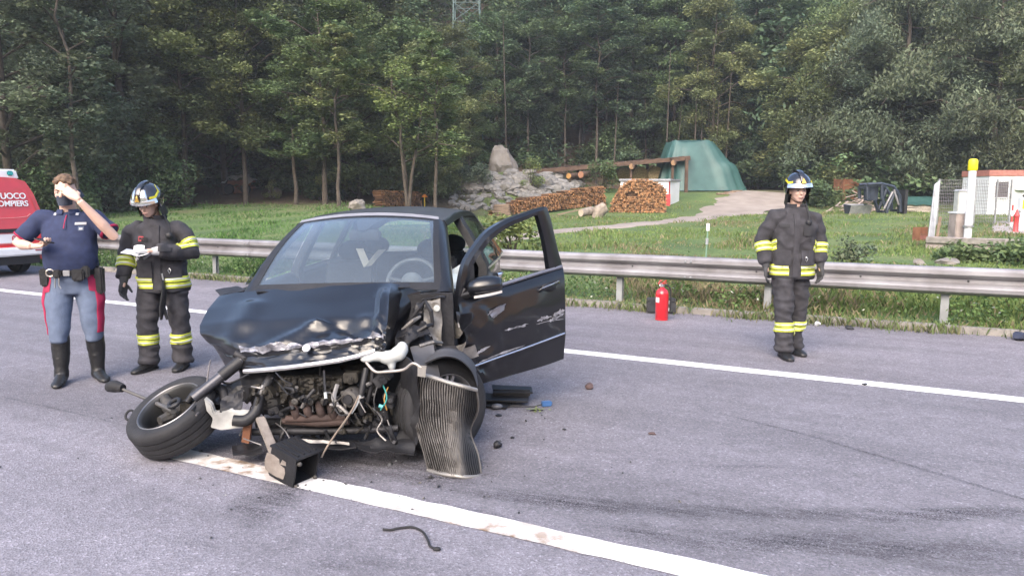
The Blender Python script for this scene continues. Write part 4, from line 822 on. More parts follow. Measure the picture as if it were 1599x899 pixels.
# ================================================================== COMPOUND ON THE RIGHT
YELLOW = M('yellow_cap', (.80, .68, .02), .45, var=.05); PIPE = M('white_pipe', (.70, .71, .73), .45, var=.07); OLDC = M('old_concrete', (.33, .28, .26), .9, var=.25, scale=4, bump=.5, bscale=20)
def compound():
    a = tp(1447, 388); b = tp(1640, 397); top = at(1447, 370, a.y).z - a.z; inv = -a
    root = empty('concrete_plinth', a, 0, 'low concrete plinth wall at the front of the fenced compound', 'plinth')
    d = (b - a); d.z = 0; L_ = d.length; d.normalize(); q = Vector((-d.y, d.x, 0)); N = 4
    for i in range(N):
        p0 = a + d * (L_ * i / N); p1 = a + d * (L_ * (i + .995) / N); mb = MB(); mb.bar(p0 + inv + Vector((0, 0, top * .32)), p1 + inv + Vector((0, 0, top * .32)), .28, top * 1.1 + .1); mb.build('base_block', OLDC, root)
        mb = MB(); mb.bar(p0 + inv + Vector((0, 0, top - .07)) - q * .03, p1 + inv + Vector((0, 0, top - .07)) - q * .03, .36, .15); mb.build('coping_stone', CONC, root, bevel=.015)
    zt = a.z + top
    # leaning sheet post
    c = at(1453, 368, a.y + .05); t = at(1462, 281, a.y + .9); r2 = empty('leaning_sheet_post', c, 0, 'tall leaning grey sheet-metal post at the corner of the compound', 'post'); mb = MB(); w = Vector((.19, .05, 0))
    mb.prism([Vector((-.06, 0, -.1)), Vector((.12, .02, -.1)), t - c + Vector((.12, .02, .0)), t - c + Vector((-.04, 0, -.13))], (.01, .05, 0)); mb.build('sheet', GALVD, r2); mb = MB(); mb.bar((.17, .0, -.05), (.26, .06, .5), .07, .03); mb.build('timber_brace', PLANK, r2)
    mb = MB(); mb.bar((-.05, -.01, -.1), t - c + Vector((-.03, -.01, -.13)), .03); mb.build('folded_edge', GALVD, r2)
    # low and tall concrete pillars
    p = at(1497, 369, a.y + 1.0); r3 = empty('concrete_pillar', p, 0, 'short stained concrete pillar with a white cap beside the yellow-topped pole', 'pillar'); h = at(1497, 333, p.y).z - p.z; mb = MB(); mb.box((0, 0, h / 2 - .1), (.21, .2, h / 2 + .1)); mb.build('shaft', OLDC, r3, bevel=.02); mb = MB(); mb.box((0, 0, h + .02), (.22, .22, .025)); mb.build('cap', PIPE, r3)
    p = at(1498, 346, a.y + 7); p.z = hz(p.x, p.y) + .2; r3 = empty('meter_box', p, 0, 'pale grey meter cabinet behind the concrete pillar', 'cabinet'); h = at(1498, 297, p.y).z - p.z; mb = MB(); mb.box((0, 0, h / 2 - .2), (.18, .15, h / 2 + .2)); mb.build('cabinet', M('pale_grey', (.42, .43, .42), .7), r3, bevel=.02); mb = MB(); mb.box((0, 0, h), (.2, .18, .03), taper=.7); mb.build('lid', GREYR, r3); mb = MB(); mb.box((.0, -.152, h * .62), (.14, .006, h * .3)); mb.build('door', PIPE, r3)
    # vent pole
    p = at(1511, 366, a.y + .6); t = at(1520, 250, a.y + .6); r4 = empty('vent_pole', p, 0, 'tall white pole with a bright yellow cap in the compound', 'pole'); e = t - p; mb = MB(); mb.tube([(0, 0, -.15), e * .9], .098, 16); mb.build('pipe', PIPE, r4, smooth=40)
    mb = MB(); mb.lathe([(.112, 0), (.124, .02), (.120, .24), (.10, .30), (.05, .315)], 16, e * .86, e); mb.build('cap', YELLOW, r4, smooth=40); mb = MB(); mb.lathe([(.135, 0), (.135, .05)], 16, e * .1, e); mb.build('clamp', GALVD, r4)
    # wire fence
    f0 = tp(1462, 352); f1 = f0 + Vector((3.4, .8, 0)); r5 = empty('wire_fence', f0, 0, 'welded wire mesh fence panel behind the yellow-topped pole', 'fence'); h = at(1462, 281, f0.y).z - f0.z; e = f1 - f0; mb = MB(); n = 13
    for i in range(n + 1): z = h * i / n; mb.bar(Vector((0, 0, z)), e + Vector((0, 0, z)), .014)
    for i in range(43): x = e * (i / 42); mb.bar(x, x + Vector((0, 0, h)), .010)
    w_ = mb.build('wire_mesh', GALV, r5, fix=False); tag(w_, kind='stuff')
    for t_ in (0, .5, .8, 1.): mb = MB(); mb.bar(e * t_ - Vector((0, 0, .3)), e * t_ + Vector((0, 0, h + .04)), .055); mb.build('fence_post', GALVD, r5)
    # cabin
    Y = 41.; x0, x1 = at(1541, 330, Y).x, at(1680, 330, Y).x; zb = hz(x0, Y); zr = at(1541, 275, Y).z; r6 = empty('site_cabin', (x0, Y, zb), .0, 'white site cabin with a red-brown roof edge at the photo edge', 'cabin'); H_ = zr - zb; w = x1 - x0
    mb = MB(); mb.box((w / 2, 1.2, H_ / 2 - .1), (w / 2, 1.2, H_ / 2 + .1)); mb.build('wall', WHITEP, r6)
    mb = MB(); mb.box((w / 2, 1.2, H_ + .16), (w / 2 + .05, 1.26, .155)); mb.build('roof_edge', M('red_brown_paint', (.36, .15, .12), .7, var=.2), r6)
    wx0, wx1, wz0, wz1 = at(1551, 308, Y).x - x0, at(1574, 308, Y).x - x0, at(1550, 309, Y).z - zb, at(1550, 283, Y).z - zb
    win = MB(); 
    for (p0, p1) in (((wx0, wz0), (wx1, wz0)), ((wx0, wz1), (wx1, wz1)), ((wx0, wz0), (wx0, wz1)), ((wx1, wz0), (wx1, wz1))): win.bar((p0[0], -.03, p0[1]), (p1[0], -.03, p1[1]), .07, .06)
    wo = win.build('window_frame', WHITEP, r6)
    mb = MB(); mb.box(((wx0 + wx1) / 2, -.006, (wz0 + wz1) / 2), ((wx1 - wx0) / 2, .004, (wz1 - wz0) / 2)); mb.build('pane', M('dark_pane', (.10, .09, .10), .3), wo)
    for k in range(5): z = wz0 + (wz1 - wz0) * (k + .5) / 5; mb = MB(); mb.box(((wx0 + wx1) / 2, -.02, z), ((wx1 - wx0) / 2 - .04, .008, .05), Matrix.Rotation(.5, 3, 'X')); mb.build('shutter_slat', M('slat_grey', (.16, .14, .15), .6), wo)
    bx = at(1594, 290, Y).x - x0; mb = MB(); mb.box((bx, -.14, at(1594, 290, Y).z - zb), (.35, .13, .25)); mb.build('air_conditioner', PIPE, r6, bevel=.03)
    mb = MB(); mb.box((wx1 + .9, -.012, H_ * .5), (.02, .012, H_ * .5)); mb.build('panel_joint', GREYR, r6)
    # small gas fittings in front of it
    g = at(1594, 357, 27); g.z = hz(g.x, g.y) + .02; r7 = empty('valve_cabinet', g, 0, 'narrow white valve cabinet with a yellow label at the photo edge', 'cabinet'); h = at(1594, 306, 27).z - g.z; mb = MB(); mb.box((0, 0, h * .28), (.11, .1, h * .28)); mb.build('pedestal', PIPE, r7, bevel=.02); mb = MB(); mb.box((0, 0, h * .76), (.14, .12, h * .2)); mb.build('cabinet', WHITEP, r7, bevel=.02); mb = MB(); mb.box((-.02, -.124, h * .76), (.07, .004, h * .13)); mb.build('label_plate', YELLOW, r7); mb = MB(); mb.ell((.02, 0, h), (.05, .05, .05)); mb.build('knob', DARKM, r7)
    g = at(1586, 357, 26.5); g.z = hz(g.x, g.y); r8 = empty('red_hydrant', g, 0, 'small red standpipe beside the narrow white valve cabinet', 'standpipe'); mb = MB(); mb.lathe([(.1, 0), (.1, .05), (.075, .08), (.075, .55), (.1, .58), (.05, .7), (.02, .8)], 12); mb.build('pipe_body', REDP, r8, smooth=40)
    g = at(1580, 342, 29.); g.z = hz(g.x, g.y); r9 = empty('striped_stake', g, 0, 'thin red and white striped stake in front of the cabin', 'stake')
    for k in range(4): mb = MB(); mb.tube([(0, 0, .22 * k), (0, 0, .22 * k + .22)], .035, 8); mb.build('band', REDP if k % 2 else PIPE, r9, smooth=40)
    g = tp(1436, 376); r10 = empty('rusty_box', g, .4, 'rusty open metal box standing in the grass beside the plinth', 'box'); s_ = (at(1444, 372, g.y).x - at(1428, 372, g.y).x) / 2; 
    for (c, h3) in (((0, s_ * .8, s_ * 1.3), (s_, .015, s_ * 1.3)), ((-s_, 0, s_ * 1.3), (.015, s_ * .8, s_ * 1.3)), ((s_, 0, s_ * 1.3), (.015, s_ * .8, s_ * 1.3)), ((0, 0, .02), (s_, s_ * .8, .015)), ((0, -.02, s_ * 1.25), (s_, s_ * .75, .02))): mb = MB(); mb.box(c, h3); mb.build('side_plate', RUST, r10)
    mb = MB(); mb.box((0, -s_ * .8, s_ * .6), (s_ * .9, .012, s_ * .5)); mb.build('front_plate', M('rust_red', (.25, .10, .075), .8), r10)
patch('gravel_patch', 1545, 1640, 345, 366, M('gravel', (.36, .32, .30), .95, var=.3, scale=8, bump=.5, bscale=30))
compound()
# --- junk by the trees
def junk():
    g = tp(1322, 313); root = empty('rusty_crate', g, .2, 'rust-brown slatted metal crate by the trees', 'crate'); w = .62; H_ = at(1322, 280, g.y).z - g.z
    for k in range(6): mb = MB(); mb.box((0, 0, H_ * (k + .5) / 6), (w, .5, H_ / 12.5)); mb.build('slat', RUST, root)
    for sx in (-1, 1):
        for sy in (-1, 1): mb = MB(); mb.bar((sx * w, sy * .5, 0), (sx * w, sy * .5, H_ * 1.03), .08); mb.build('corner_post', RUST, root)
    g = tp(1345, 331); root = empty('scrap_wood_pile', g, 0, 'tangled pile of broken pallet wood between the rusty crate and the loader frame', 'wood pile'); rr = random.Random(2); PW = M('grey_pallet', (.34, .28, .25), .85, var=.4, scale=3)
    for i in range(70):
        x = rr.gauss(0, .75); z = abs(rr.gauss(0, .5)) * max(.1, 1 - abs(x) / 2) + .05; a = rr.uniform(-.9, .9); l = rr.uniform(.4, .9); mb = MB(); c = Vector((x, rr.uniform(-.5, .6), z)); dv = Vector((math.cos(a), rr.uniform(-.6, .6), math.sin(a) * .7)) * l / 2 ; mb.bar(c - dv, c + dv, .10, .035); mb.build('board', PW, root)
    g = tp(1341, 334); root = empty('feed_trough', g, .05, 'dark grey metal trough lying in front of the scrap wood', 'trough'); mb = MB(); w = .55
    mb.prism([Vector((-w, -.25, .45)), Vector((-w * .9, .0, .0)), Vector((-w * .9, .4, 0)), Vector((-w, .6, .5)), Vector((-w, .56, .5)), Vector((-w * .9, .36, .05)), Vector((-w * .9, .02, .05)), Vector((-w, -.21, .45))], (2 * w, 0, 0)); mb.build('tray', GREYR, root)
    for sx in (-w, w - .03): mb = MB(); mb.prism([Vector((sx, -.24, .44)), Vector((sx, .01, .01)), Vector((sx, .39, .01)), Vector((sx, .59, .49))], (.03, 0, 0)); mb.build('end_plate', STEELD, root)
    # front loader frame
    g = tp(1382, 334); root = empty('loader_frame', g, 0, 'dark steel tractor loader frame standing in the grass', 'loader'); k = (at(1412, 330, g.y).x - at(1352, 330, g.y).x) / 2
    for y in (0, .9):
        for pts in ([(-k, y, 1.35), (-k * .95, y, .75)], [(-k, y, 1.45), (-.3 * k, y, 1.5), (.35 * k, y, 1.35), (.7 * k, y, .9), (.8 * k, y, .1)], [(-.25 * k, y, 1.45), (-.2 * k, y, .8), (.1 * k, y, .05)], [(.05 * k, y, .1), (.3 * k, y, .7), (.45 * k, y, 1.2)]):
            mb = MB(); mb.tube(pts, .085, 6); mb.build('arm', STEELD, root)
    for (a, b) in (((-k, 0, 1.3), (-k, .9, 1.3)), ((.8 * k, 0, .15), (.8 * k, .9, .15)), ((.1 * k, 0, .1), (.1 * k, .9, .1)), ((-.25 * k, 0, 1.45), (-.25 * k, .9, 1.45))): mb = MB(); mb.bar(a, b, .12); mb.build('cross_tube', STEELD, root)
    for (a, b) in (((-.1 * k, -.06, .25), (.3 * k, -.06, 1.1)), ((.35 * k, -.06, 1.2), (.65 * k, -.06, .45))): mb = MB(); mb.tube([a, b], .05, 8); mb.build('hydraulic_ram', GALV, root)
    mb = MB(); mb.box((-k * .65, .3, 1.05), (.35, .02, .4)); mb.build('side_plate', STEELD, root); mb = MB(); mb.box((k * .98, .2, .6), (.07, .35, .6)); mb.build('quick_hitch', DARKM, root)
    g = tp(1432, 331); root = planks('covered_plank_stack', g, 12, 2.0, 'stack of sawn planks under a green sheet beside the loader frame', .0, 'planks', .35, .10, col=M('sawn_plank', (.42, .37, .32), .8, var=.25)); mb = MB(); mb.slab([[Vector((-1.0 + .25 * i, -.7 + .2 * j, (.48 if 0 < j else .42) + .03 * math.sin(i * 2 + j) + .4 * sst((j - 1) / 5.))) for i in range(9)] for j in range(9)], (0, 0, .02)); mb.build('green_sheet', TARP, root, smooth=60)
    # heap of scrap under the trees on the left
    g = tp(374, 303); root = empty('junk_heap', g, 0, 'rusty scrap heap under a pale crumpled sheet between the tree trunks', 'scrap heap'); PALE = M('pale_sheet', (.42, .42, .40), .6, var=.2)
    rows = [[Vector((-.95 + .24 * i, -.5 + .25 * j, 1.15 - .28 * (abs(i - 4) / 4) ** 2 + .13 * mnoise.noise((i * .9, j * .8, 2)) - (.35 if j == 0 else 0) * (.5 + .5 * math.sin(i * 2)))) for i in range(9)] for j in range(6)]
    mb = MB(); mb.slab(rows, (0, 0, .03)); mb.build('sheet', PALE, root, smooth=30)
    rr = random.Random(6)
    for i in range(16): mb = MB(); c = Vector((rr.uniform(-.8, .8), rr.uniform(-.4, .6), rr.uniform(.1, .85))); dv = Vector((rr.gauss(0, 1), rr.gauss(0, .6), rr.gauss(0, .4))).normalized() * .4; mb.bar(c - dv, c + dv, .09); mb.build('scrap_bar', RUST, root)
    mb = MB(); mb.box((0, .1, .45), (.75, .4, .4)); mb.build('rusty_body', RUST, root, bevel=.08)
    for x in (-.5, .55): mb = MB(); mb.lathe([(.12, -.08), (.3, -.1), (.34, 0), (.3, .1), (.12, .08)], 14, (x, -.42, .3), (0, 1, 0)); mb.build('wheel', DARKM, root, smooth=40)
    g = tp(182, 296); root = empty('white_drum', g, 0, 'small white rounded tank under the trees behind the policeman', 'tank'); mb = MB(); mb.tube([(-.55, 0, .45), (-.45, 0, .45), (.4, .1, .45), (.5, .1, .45)], [.2, .36, .36, .2], 14); mb.build('tank_body', WHITEP, root, smooth=50)
    for x in (-.35, .3): mb = MB(); mb.bar((x, .05, 0), (x, .05, .2), .4, .06); mb.build('cradle', DARKM, root)
junk()
# ================================================================== WRECKED CAR
CM4 = Matrix.Translation((-1.27, 4.10, 0)) @ Matrix.Rotation(R(-5.8), 4, 'Z') @ Matrix.Rotation(-.012, 4, 'X') @ Matrix.Rotation(-.028, 4, 'Y')
CINV = CM4.inverted(); CEYE = CINV @ EYE
def cray(u, v): return CINV.to_3x3() @ ray(u, v)
def cp(u, v, y):
    d = cray(u, v); return CEYE + d * ((y - CEYE.y) / d.y)
def cpl(u, v, o, n):
    d = cray(u, v); n = Vector(n); return CEYE + d * ((Vector(o) - CEYE).dot(n) / d.dot(n))
def cgr(u, v, z=0.): return CINV @ gp(u, v, z)
car = empty('wrecked_car', (0, 0, 0), 0, 'wrecked black hatchback with crushed front and driver door hanging open', 'car'); car.matrix_world = CM4
def paintm():
    m = M('black_car_paint', (.006, .0065, .009), .28, 0, var=.2, coat=.6, spec=.35); return m
PNT = paintm(); PLB = M('black_plastic', (.013, .013, .015), .55, var=.25, scale=9, bump=.15); RUB = M('tyre_rubber', (.017, .017, .019), .78, var=.3, scale=9, bump=.2, bscale=60); CHR = M('chrome_trim', (.62, .63, .66), .22, .9, var=.08)
ALU = M('cast_aluminium', (.085, .08, .075), .6, .5, var=.4, scale=9, bump=.4, bscale=30); ENG = M('dirty_engine', (.030, .027, .022), .75, .25, var=.5, scale=10, bump=.5, bscale=26); MANI = M('rusty_manifold', (.045, .029, .025), .8, .2, var=.5, scale=8, bump=.3); SUBF = M('subframe_steel', (.024, .024, .027), .6, .4, var=.4, scale=8, bump=.2); BARE = M('torn_metal', (.22, .21, .20), .5, .6, var=.5, scale=7, bump=.4, bscale=18); PALEP = M('pale_plastic', (.42, .44, .43), .5, var=.08); LINT = M('interior_cloth', (.03, .031, .036), .9, var=.3, bump=.2); TRIM = M('beige_trim', (.34, .31, .27), .8); DASH = M('dashboard_grey', (.10, .105, .115), .7)
WGL = glassmat('windshield_glass', (.93, .97, .97), .08, .015, .045); SGL = glassmat('tinted_glass', (.72, .76, .75), .05, .01)
XR = lambda y: float(np.interp(y, [1.8, 1.9, 2.6, 3.4, 3.98], [.575, .59, .605, .59, .54])); ZR = lambda y: float(np.interp(y, [1.8, 1.9, 2.3, 2.7, 3.3, 3.98], [1.43, 1.445, 1.49, 1.505, 1.49, 1.40]))
XB = lambda y: float(np.interp(y, [1.1, 1.3, 2.0, 3.2, 3.8, 4.2], [.79, .84, .86, .86, .82, .70])); ZB = lambda y: float(np.interp(y, [1.2, 4.2], [.98, 1.08]))
def surf(sd, y, t):
    if t <= 1:
        z = .20 + (ZB(y) - .20) * t; k = math.sin(math.pi * (.12 + .8 * t)); x = XB(y) - .09 + .10 * k + (.01 if .5 < t < .56 else 0)
        x = x if t < .99 else XB(y)
    else:
        q = t - 1; xb, zb = XB(y), ZB(y); xr, zr = XR(y), ZR(y); x = xb + (xr - xb) * (q ** 1.15); z = zb + (zr - zb) * q
    return Vector((sd * x, y, z))
def panel(name, sd, y0, y1, t0, t1, mat, parent=car, nu=7, nv=7, thick=.025, off=0., smooth=60):
    rows = []
    for i in range(nv):
        t = t0 + (t1 - t0) * i / (nv - 1); a = y0(t) if callable(y0) else y0; b = y1(t) if callable(y1) else y1
        r = [surf(sd, a + (b - a) * j / (nu - 1), t) + Vector((sd * off, 0, 0)) for j in range(nu)]; rows.append(r)
    mb = MB(); mb.slab(rows, (-sd * thick, 0, 0)); return mb.build(name, mat, parent, smooth=smooth)
yA = lambda t: 1.20 + .68 * (t - 1)                # line of the A pillar
yD = lambda t: 4.05 - .35 * max(0, t - 1) ** 1.5
for sd in (-1, 1):
    panel('sill', sd, 1.25, 3.2, 0, .12, PLB)
    panel('roof_rail', sd, 1.88, 3.9, 1.90, 2.0, PNT, nu=12, nv=4, off=.004)
    panel('b_pillar', sd, lambda t: 2.33 + .05 * max(0, t - 1), lambda t: 2.46 + .03 * max(0, t - 1), .15, 1.93, PLB, thick=.07)
    panel('c_pillar', sd, lambda t: 3.30 - .03 * (t - 1), lambda t: 3.38 - .03 * (t - 1), 1.0, 1.93, PLB, thick=.04)
    panel('d_pillar', sd, lambda t: 3.80 - .42 * (t - 1), lambda t: yD(t) + .02, 1.0, 1.95, PNT, thick=.05)
    q = panel('quarter_window', sd, lambda t: 3.38 - .03 * (t - 1), lambda t: 3.80 - .42 * (t - 1), 1.02, 1.92, SGL, thick=.006)
    d = panel('rear_door', sd, 2.42, 3.34, .1, 1.0, PNT, nu=10, nv=12)
    panel('window', sd, 2.50, lambda t: 3.28, 1.04, 1.9, SGL, d, thick=.006); panel('window_frame', sd, 2.44, 2.50, 1.0, 1.93, PLB, d, thick=.03, off=.004); panel('belt_trim', sd, 2.42, 3.8, .975, 1.02, CHR if sd > 0 else PLB, d, thick=.02, off=.006)
    h = MB(); p = surf(sd, 3.2, .82); h.tube([p + Vector((sd * .015, -.12, 0)), p + Vector((sd * .045, -.06, .005)), p + Vector((sd * .045, .03, .005)), p + Vector((sd * .015, .09, 0))], .014, 8); h.build('handle', CHR, d, smooth=40)
    panel('quarter_panel', sd, 3.34, lambda t: 4.10 + .08 * math.sin(t * 3), .35, 1.0, PNT, nu=8, nv=9)
    tl = panel('tail_light', sd, 3.93, 4.12, .72, 1.22, M('red_lens', (.35, .02, .025), .2, coat=.6), thick=.05, off=.012)
# right-hand front door, closed
d = panel('front_door', -1, 1.34, 2.40, .1, 1.0, PNT, nu=10, nv=12); panel('window', -1, lambda t: max(1.40, yA(t) + .12), 2.32, 1.04, 1.9, SGL, d, thick=.006)
for sd in (-1, 1):   # A pillars
    mb = MB(); a0, a1 = Vector((sd * .755, 1.17, .965)), Vector((sd * .585, 1.87, 1.445))
    pts = [a0.lerp(a1, k / 6) + Vector((0, 0, .045 * math.sin(math.pi * k / 6))) for k in range(7)]
    rows = [[p + Vector((-sd * .085, -.035, .0)) for p in pts], [p + Vector((-sd * .03, -.03, .004)) for p in pts], [p + Vector((sd * .005, .03, -.005)) for p in pts], [p + Vector((sd * .01, .10, -.03)) for p in pts]]
    mb.slab(rows, lambda p, s=sd: Vector((-s * .02, .03, -.02))); mb.build('a_pillar', M('pillar_black', (.010, .010, .012), .38, coat=.2), car, smooth=50)
# roof
rows = []
for i in range(15):
    y = 1.86 + 2.12 * i / 14; xr, zr = XR(y), ZR(y); rows.append([Vector((xr * s, y - .06 * (1 - s * s) * (1 if i == 0 else 0) + (.05 * (1 - s * s) if i == 14 else 0), zr + .052 * (1 - abs(s) ** 2.2))) for s in np.linspace(-1, 1, 15)])
mb = MB(); mb.slab(rows, (0, 0, -.03)); mb.build('roof', M('dusty_roof_paint', (.035, .035, .037), .5, var=.35, scale=7, coat=.25, det=6), car, smooth=60)
# windscreen
def wscreen(s, t, off=0.):
    b = Vector((.70 * s, 1.16 - .15 * (1 - s * s), .975 + .02 * (1 - s * s))); e = Vector((.555 * s, 1.86 - .06 * (1 - s * s), 1.452 + .045 * (1 - s * s))); p = b.lerp(e, t); p.z += .05 * math.sin(math.pi * t); p.y -= .02 * math.sin(math.pi * t); return p + Vector((0, -.7, 1)).normalized() * off
mb = MB(); mb.slab([[wscreen(s, t) for s in np.linspace(-1, 1, 17)] for t in np.linspace(0, 1, 9)], (0, .004, -.004)); ws = mb.build('windshield', WGL, car, smooth=60)
for nm, s0, s1, t0, t1 in (('top_band', -1, 1, .955, 1.0), ('lower_band', -1, 1, 0, .075), ('side_band', -1, -.91, 0, 1), ('side_band', .93, 1, 0, 1)):
    mb = MB(); mb.slab([[wscreen(s, t, .003) for s in np.linspace(s0, s1, 17)] for t in np.linspace(t0, t1, 3 if t1 - t0 < .5 else 9)], (0, .004, -.004)); mb.build(nm, PLB, ws, smooth=60)
mb = MB(); mb.slab([[wscreen(s, .98 + .05 * k, .004 + .004 * k) for s in np.linspace(-1, 1, 17)] for k in (0, .5, 1)], (0, .01, -.012)); mb.build('roof_seam', CHR if False else M('grey_seal', (.22, .22, .24), .4), ws, smooth=60)
mb = MB(); poly = [(-.16, 1.0), (.26, 1.0), (.12, .80), (.06, .72), (-.02, .72), (-.08, .80)]; ps = [wscreen(s + .02, t, -.014) for s, t in poly]; mb.prism(ps, (0, .07, -.04)); mb.build('sensor_housing', PLB, ws)
mb = MB(); c = wscreen(.06, .66) + Vector((0, .10, -.02)); mb.box(c, (.125, .02, .04)); mb.build('rear_view_mirror', PLB, car, bevel=.015)
# tailgate
rows = [[Vector((x * XB(4.1) / .80, y + .04 * (1 - (x / .7) ** 2), z)) for x in np.linspace(-.68, .68, 9)] for y, z in ((4.02, 1.36), (4.10, 1.18), (4.16, 1.03))]
mb = MB(); mb.slab(rows, (0, -.01, 0)); tgl = mb.build('rear_window', SGL, car, smooth=60)
rows = [[Vector((x, y + .04 * (1 - (x / .76) ** 2), z)) for x in np.linspace(-.74, .74, 9)] for y, z in ((4.16, 1.03), (4.22, .85), (4.24, .62), (4.27, .45), (4.2, .25))]
mb = MB(); mb.slab(rows, (0, -.03, 0)); mb.build('tailgate', PNT, car, smooth=60)
# floor and bulkheads
mb = MB(); mb.box((0, 2.6, .24), (.78, 1.5, .03)); mb.build('floor_pan', SUBF, car)
mb = MB(); mb.slab([[Vector((x, 1.12 - .1 * (1 - (x / .8) ** 2) + .03 * mnoise.noise((x * 5, z * 5, 0)), z)) for x in np.linspace(-.78, .78, 15)] for z in np.linspace(.2, .96, 9)], (0, .03, 0)); mb.build('bulkhead', SUBF, car, smooth=40)
# ---- interior
rows = [[Vector((x, y + .06 * (1 - (x / .72) ** 2) * -1, z + (.05 if .16 < x < .56 and 1 < i < 4 else 0))) for x in np.linspace(-.72, .72, 17)] for i, (y, z) in enumerate(((1.10, .955), (1.25, .965), (1.45, .955), (1.62, .93), (1.70, .84), (1.66, .66)))]
mb = MB(); mb.slab(rows, (0, .02, -.02)); mb.build('dashboard', DASH, car, smooth=50)
def seat(x, y, lean=.22, bench=False):
    w = .24 if not bench else .58; s_ = MB(); rows = [[Vector((x + w * a * (1 - .12 * k), y + lean * k + .03 * abs(a) * -1, .5 + .60 * k)) for a in np.linspace(-1, 1, 7)] for k in np.linspace(0, 1, 7)]
    s_.slab(rows, (0, .12, .02)); s_.box((x, y - .24, .42), (w, .28, .09)); o = s_.build('seat', LINT, car, smooth=50, bevel=.02)
    for hx in ((x,) if not bench else (x - .38, x + .38)): h = MB(); h.ell((hx, y + lean + .05, 1.18), (.135, .055, .095)); h.build('headrest', LINT, o, smooth=True)
seat(.36, 2.22); seat(-.36, 2.26); seat(0, 3.15, .15, True)
mb = MB(); c = Vector((.36, 1.70, .98)); ax = Vector((0, -.85, .52)).normalized(); x_, y_ = frame(ax); pts = [c + x_ * (.19 * math.cos(a)) + y_ * (.19 * math.sin(a)) for a in np.linspace(0, 2 * math.pi, 33)]
mb.tube(pts, .017, 8, cap=False); 
for a in (0.2, 2.94, 4.71): mb.bar(c + ax * -.01, c + x_ * (.18 * math.cos(a)) + y_ * (.18 * math.sin(a)), .03, .015)
sw = mb.build('steering_wheel', M('wheel_leather', (.07, .072, .078), .6), car, smooth=40)
mb = MB(); mb.ell(c - ax * .0, (.085, .05, .075)); mb.build('hub', DASH, sw, smooth=True)
def csheet(name, cor, amp, freq, mat, nu=10, nv=10, thick=.006, parent=car, seed=0, smooth=35, bend=None):
    """crumpled sheet between four corner points (given clockwise), wrinkled along its normal"""
    c = [Vector(p) for p in cor]; n = (c[1] - c[0]).cross(c[3] - c[0]).normalized(); rows = []
    for i in range(nv):
        t = i / (nv - 1); r = []
        for j in range(nu):
            s = j / (nu - 1); p = c[0].lerp(c[1], s).lerp(c[3].lerp(c[2], s), t); k = amp * (mnoise.noise(p * freq + Vector((seed, 0, 0))) + .5 * mnoise.noise(p * freq * 2.3 + Vector((0, seed, 0)))); p = p + n * k
            if bend: p += bend(s, t)
            r.append(p)
        rows.append(r)
    mb = MB(); mb.slab(rows, n * thick); return mb.build(name, mat, parent, smooth=smooth)
AIRB = M('airbag_fabric', (.62, .68, .68), .85, var=.1, bump=.2)
csheet('airbag', [cp(700, 424, 1.75), cp(724, 410, 1.85), cp(724, 470, 1.75), cp(705, 452, 1.7)], .05, 9, AIRB, 14, 14, .02, seed=3, smooth=60)
# light strap hanging in a V between the seats
for k, (a, b) in enumerate((((556, 388, 2.0), (568, 417, 1.95)), ((591, 390, 1.95), (569, 417, 1.95)))):
    A_, B_ = cp(*a), cp(*b); csheet('belt_strap', [A_, A_ + Vector((.055, .02, 0)), B_ + Vector((.05, .02, .01)), B_], .01, 12, TRIM, 4, 8, .01, seed=k)
# ---- crumpled bonnet
HG = [[(342, 462, 1.18), (368, 457, 1.16), (420, 452, 1.10), (480, 448, 1.06), (540, 445, 1.03), (590, 442, 1.03), (612, 441, 1.02), (634, 447, 1.06), (656, 456, 1.12)],
 [(325, 482, 1.02), (358, 478, 1.0), (420, 474, .93), (480, 472, .90), (540, 470, .88), (586, 467, .87), (608, 460, .82), (626, 466, 1.0), (652, 466, 1.10)],
 [(312, 508, .86), (357, 503, .80), (420, 500, .75), (480, 498, .72), (540, 496, .71), (584, 494, .70), (606, 492, .64), (621, 490, .92), (644, 482, 1.07)],
 [(313, 522, .80), (361, 526, .70), (420, 524, .65), (480, 522, .62), (540, 515, .64), (582, 515, .62), (604, 517, .57), (614, 512, .82), (632, 500, 1.03)],
 [(334, 541, .75), (367, 546, .62), (424, 543, .54), (480, 538, .51), (540, 531, .51), (580, 524, .53), (602, 524, .52), (610, 526, .72), (622, 516, .98)],
 [(341, 552, .74), (370, 560, .59), (428, 556, .525), (484, 550, .495), (543, 542, .50), (582, 534, .52), (602, 536, .51), (609, 534, .7), (619, 522, .95)],
 [(352, 572, .73), (376, 579, .575), (430, 576, .46), (488, 569, .425), (545, 559, .44), (583, 547, .49), (601, 549, .50), (607, 545, .68), (615, 530, .92)]]
HP = [[cp(*q) for q in r] for r in HG]
def cr1(p, t):
    n = len(p); i = min(n - 2, int(t)); f = t - i; g = lambda k: p[max(0, min(n - 1, k))]; a, b, c, d = g(i - 1), g(i), g(i + 1), g(i + 2)
    return .5 * ((2 * b) + (c - a) * f + (2 * a - 5 * b + 4 * c - d) * f * f + (3 * b - 3 * c + d - a) * f ** 3)
def lin1(p, t): i = min(len(p) - 2, int(t)); return p[i].lerp(p[i + 1], t - i)
def crgrid(G, ku, kv, sharp=0.): # catmull-rom patch
    cols = [[cr1(r, j / ku).lerp(lin1(r, j / ku), sharp) for j in range((len(r) - 1) * ku + 1)] for r in G]
    return [[cr1([c[j] for c in cols], i / kv).lerp(lin1([c[j] for c in cols], i / kv), sharp * .85) for j in range(len(cols[0]))] for i in range((len(G) - 1) * kv + 1)]
HF = crgrid(HP, 7, 7, 1.)
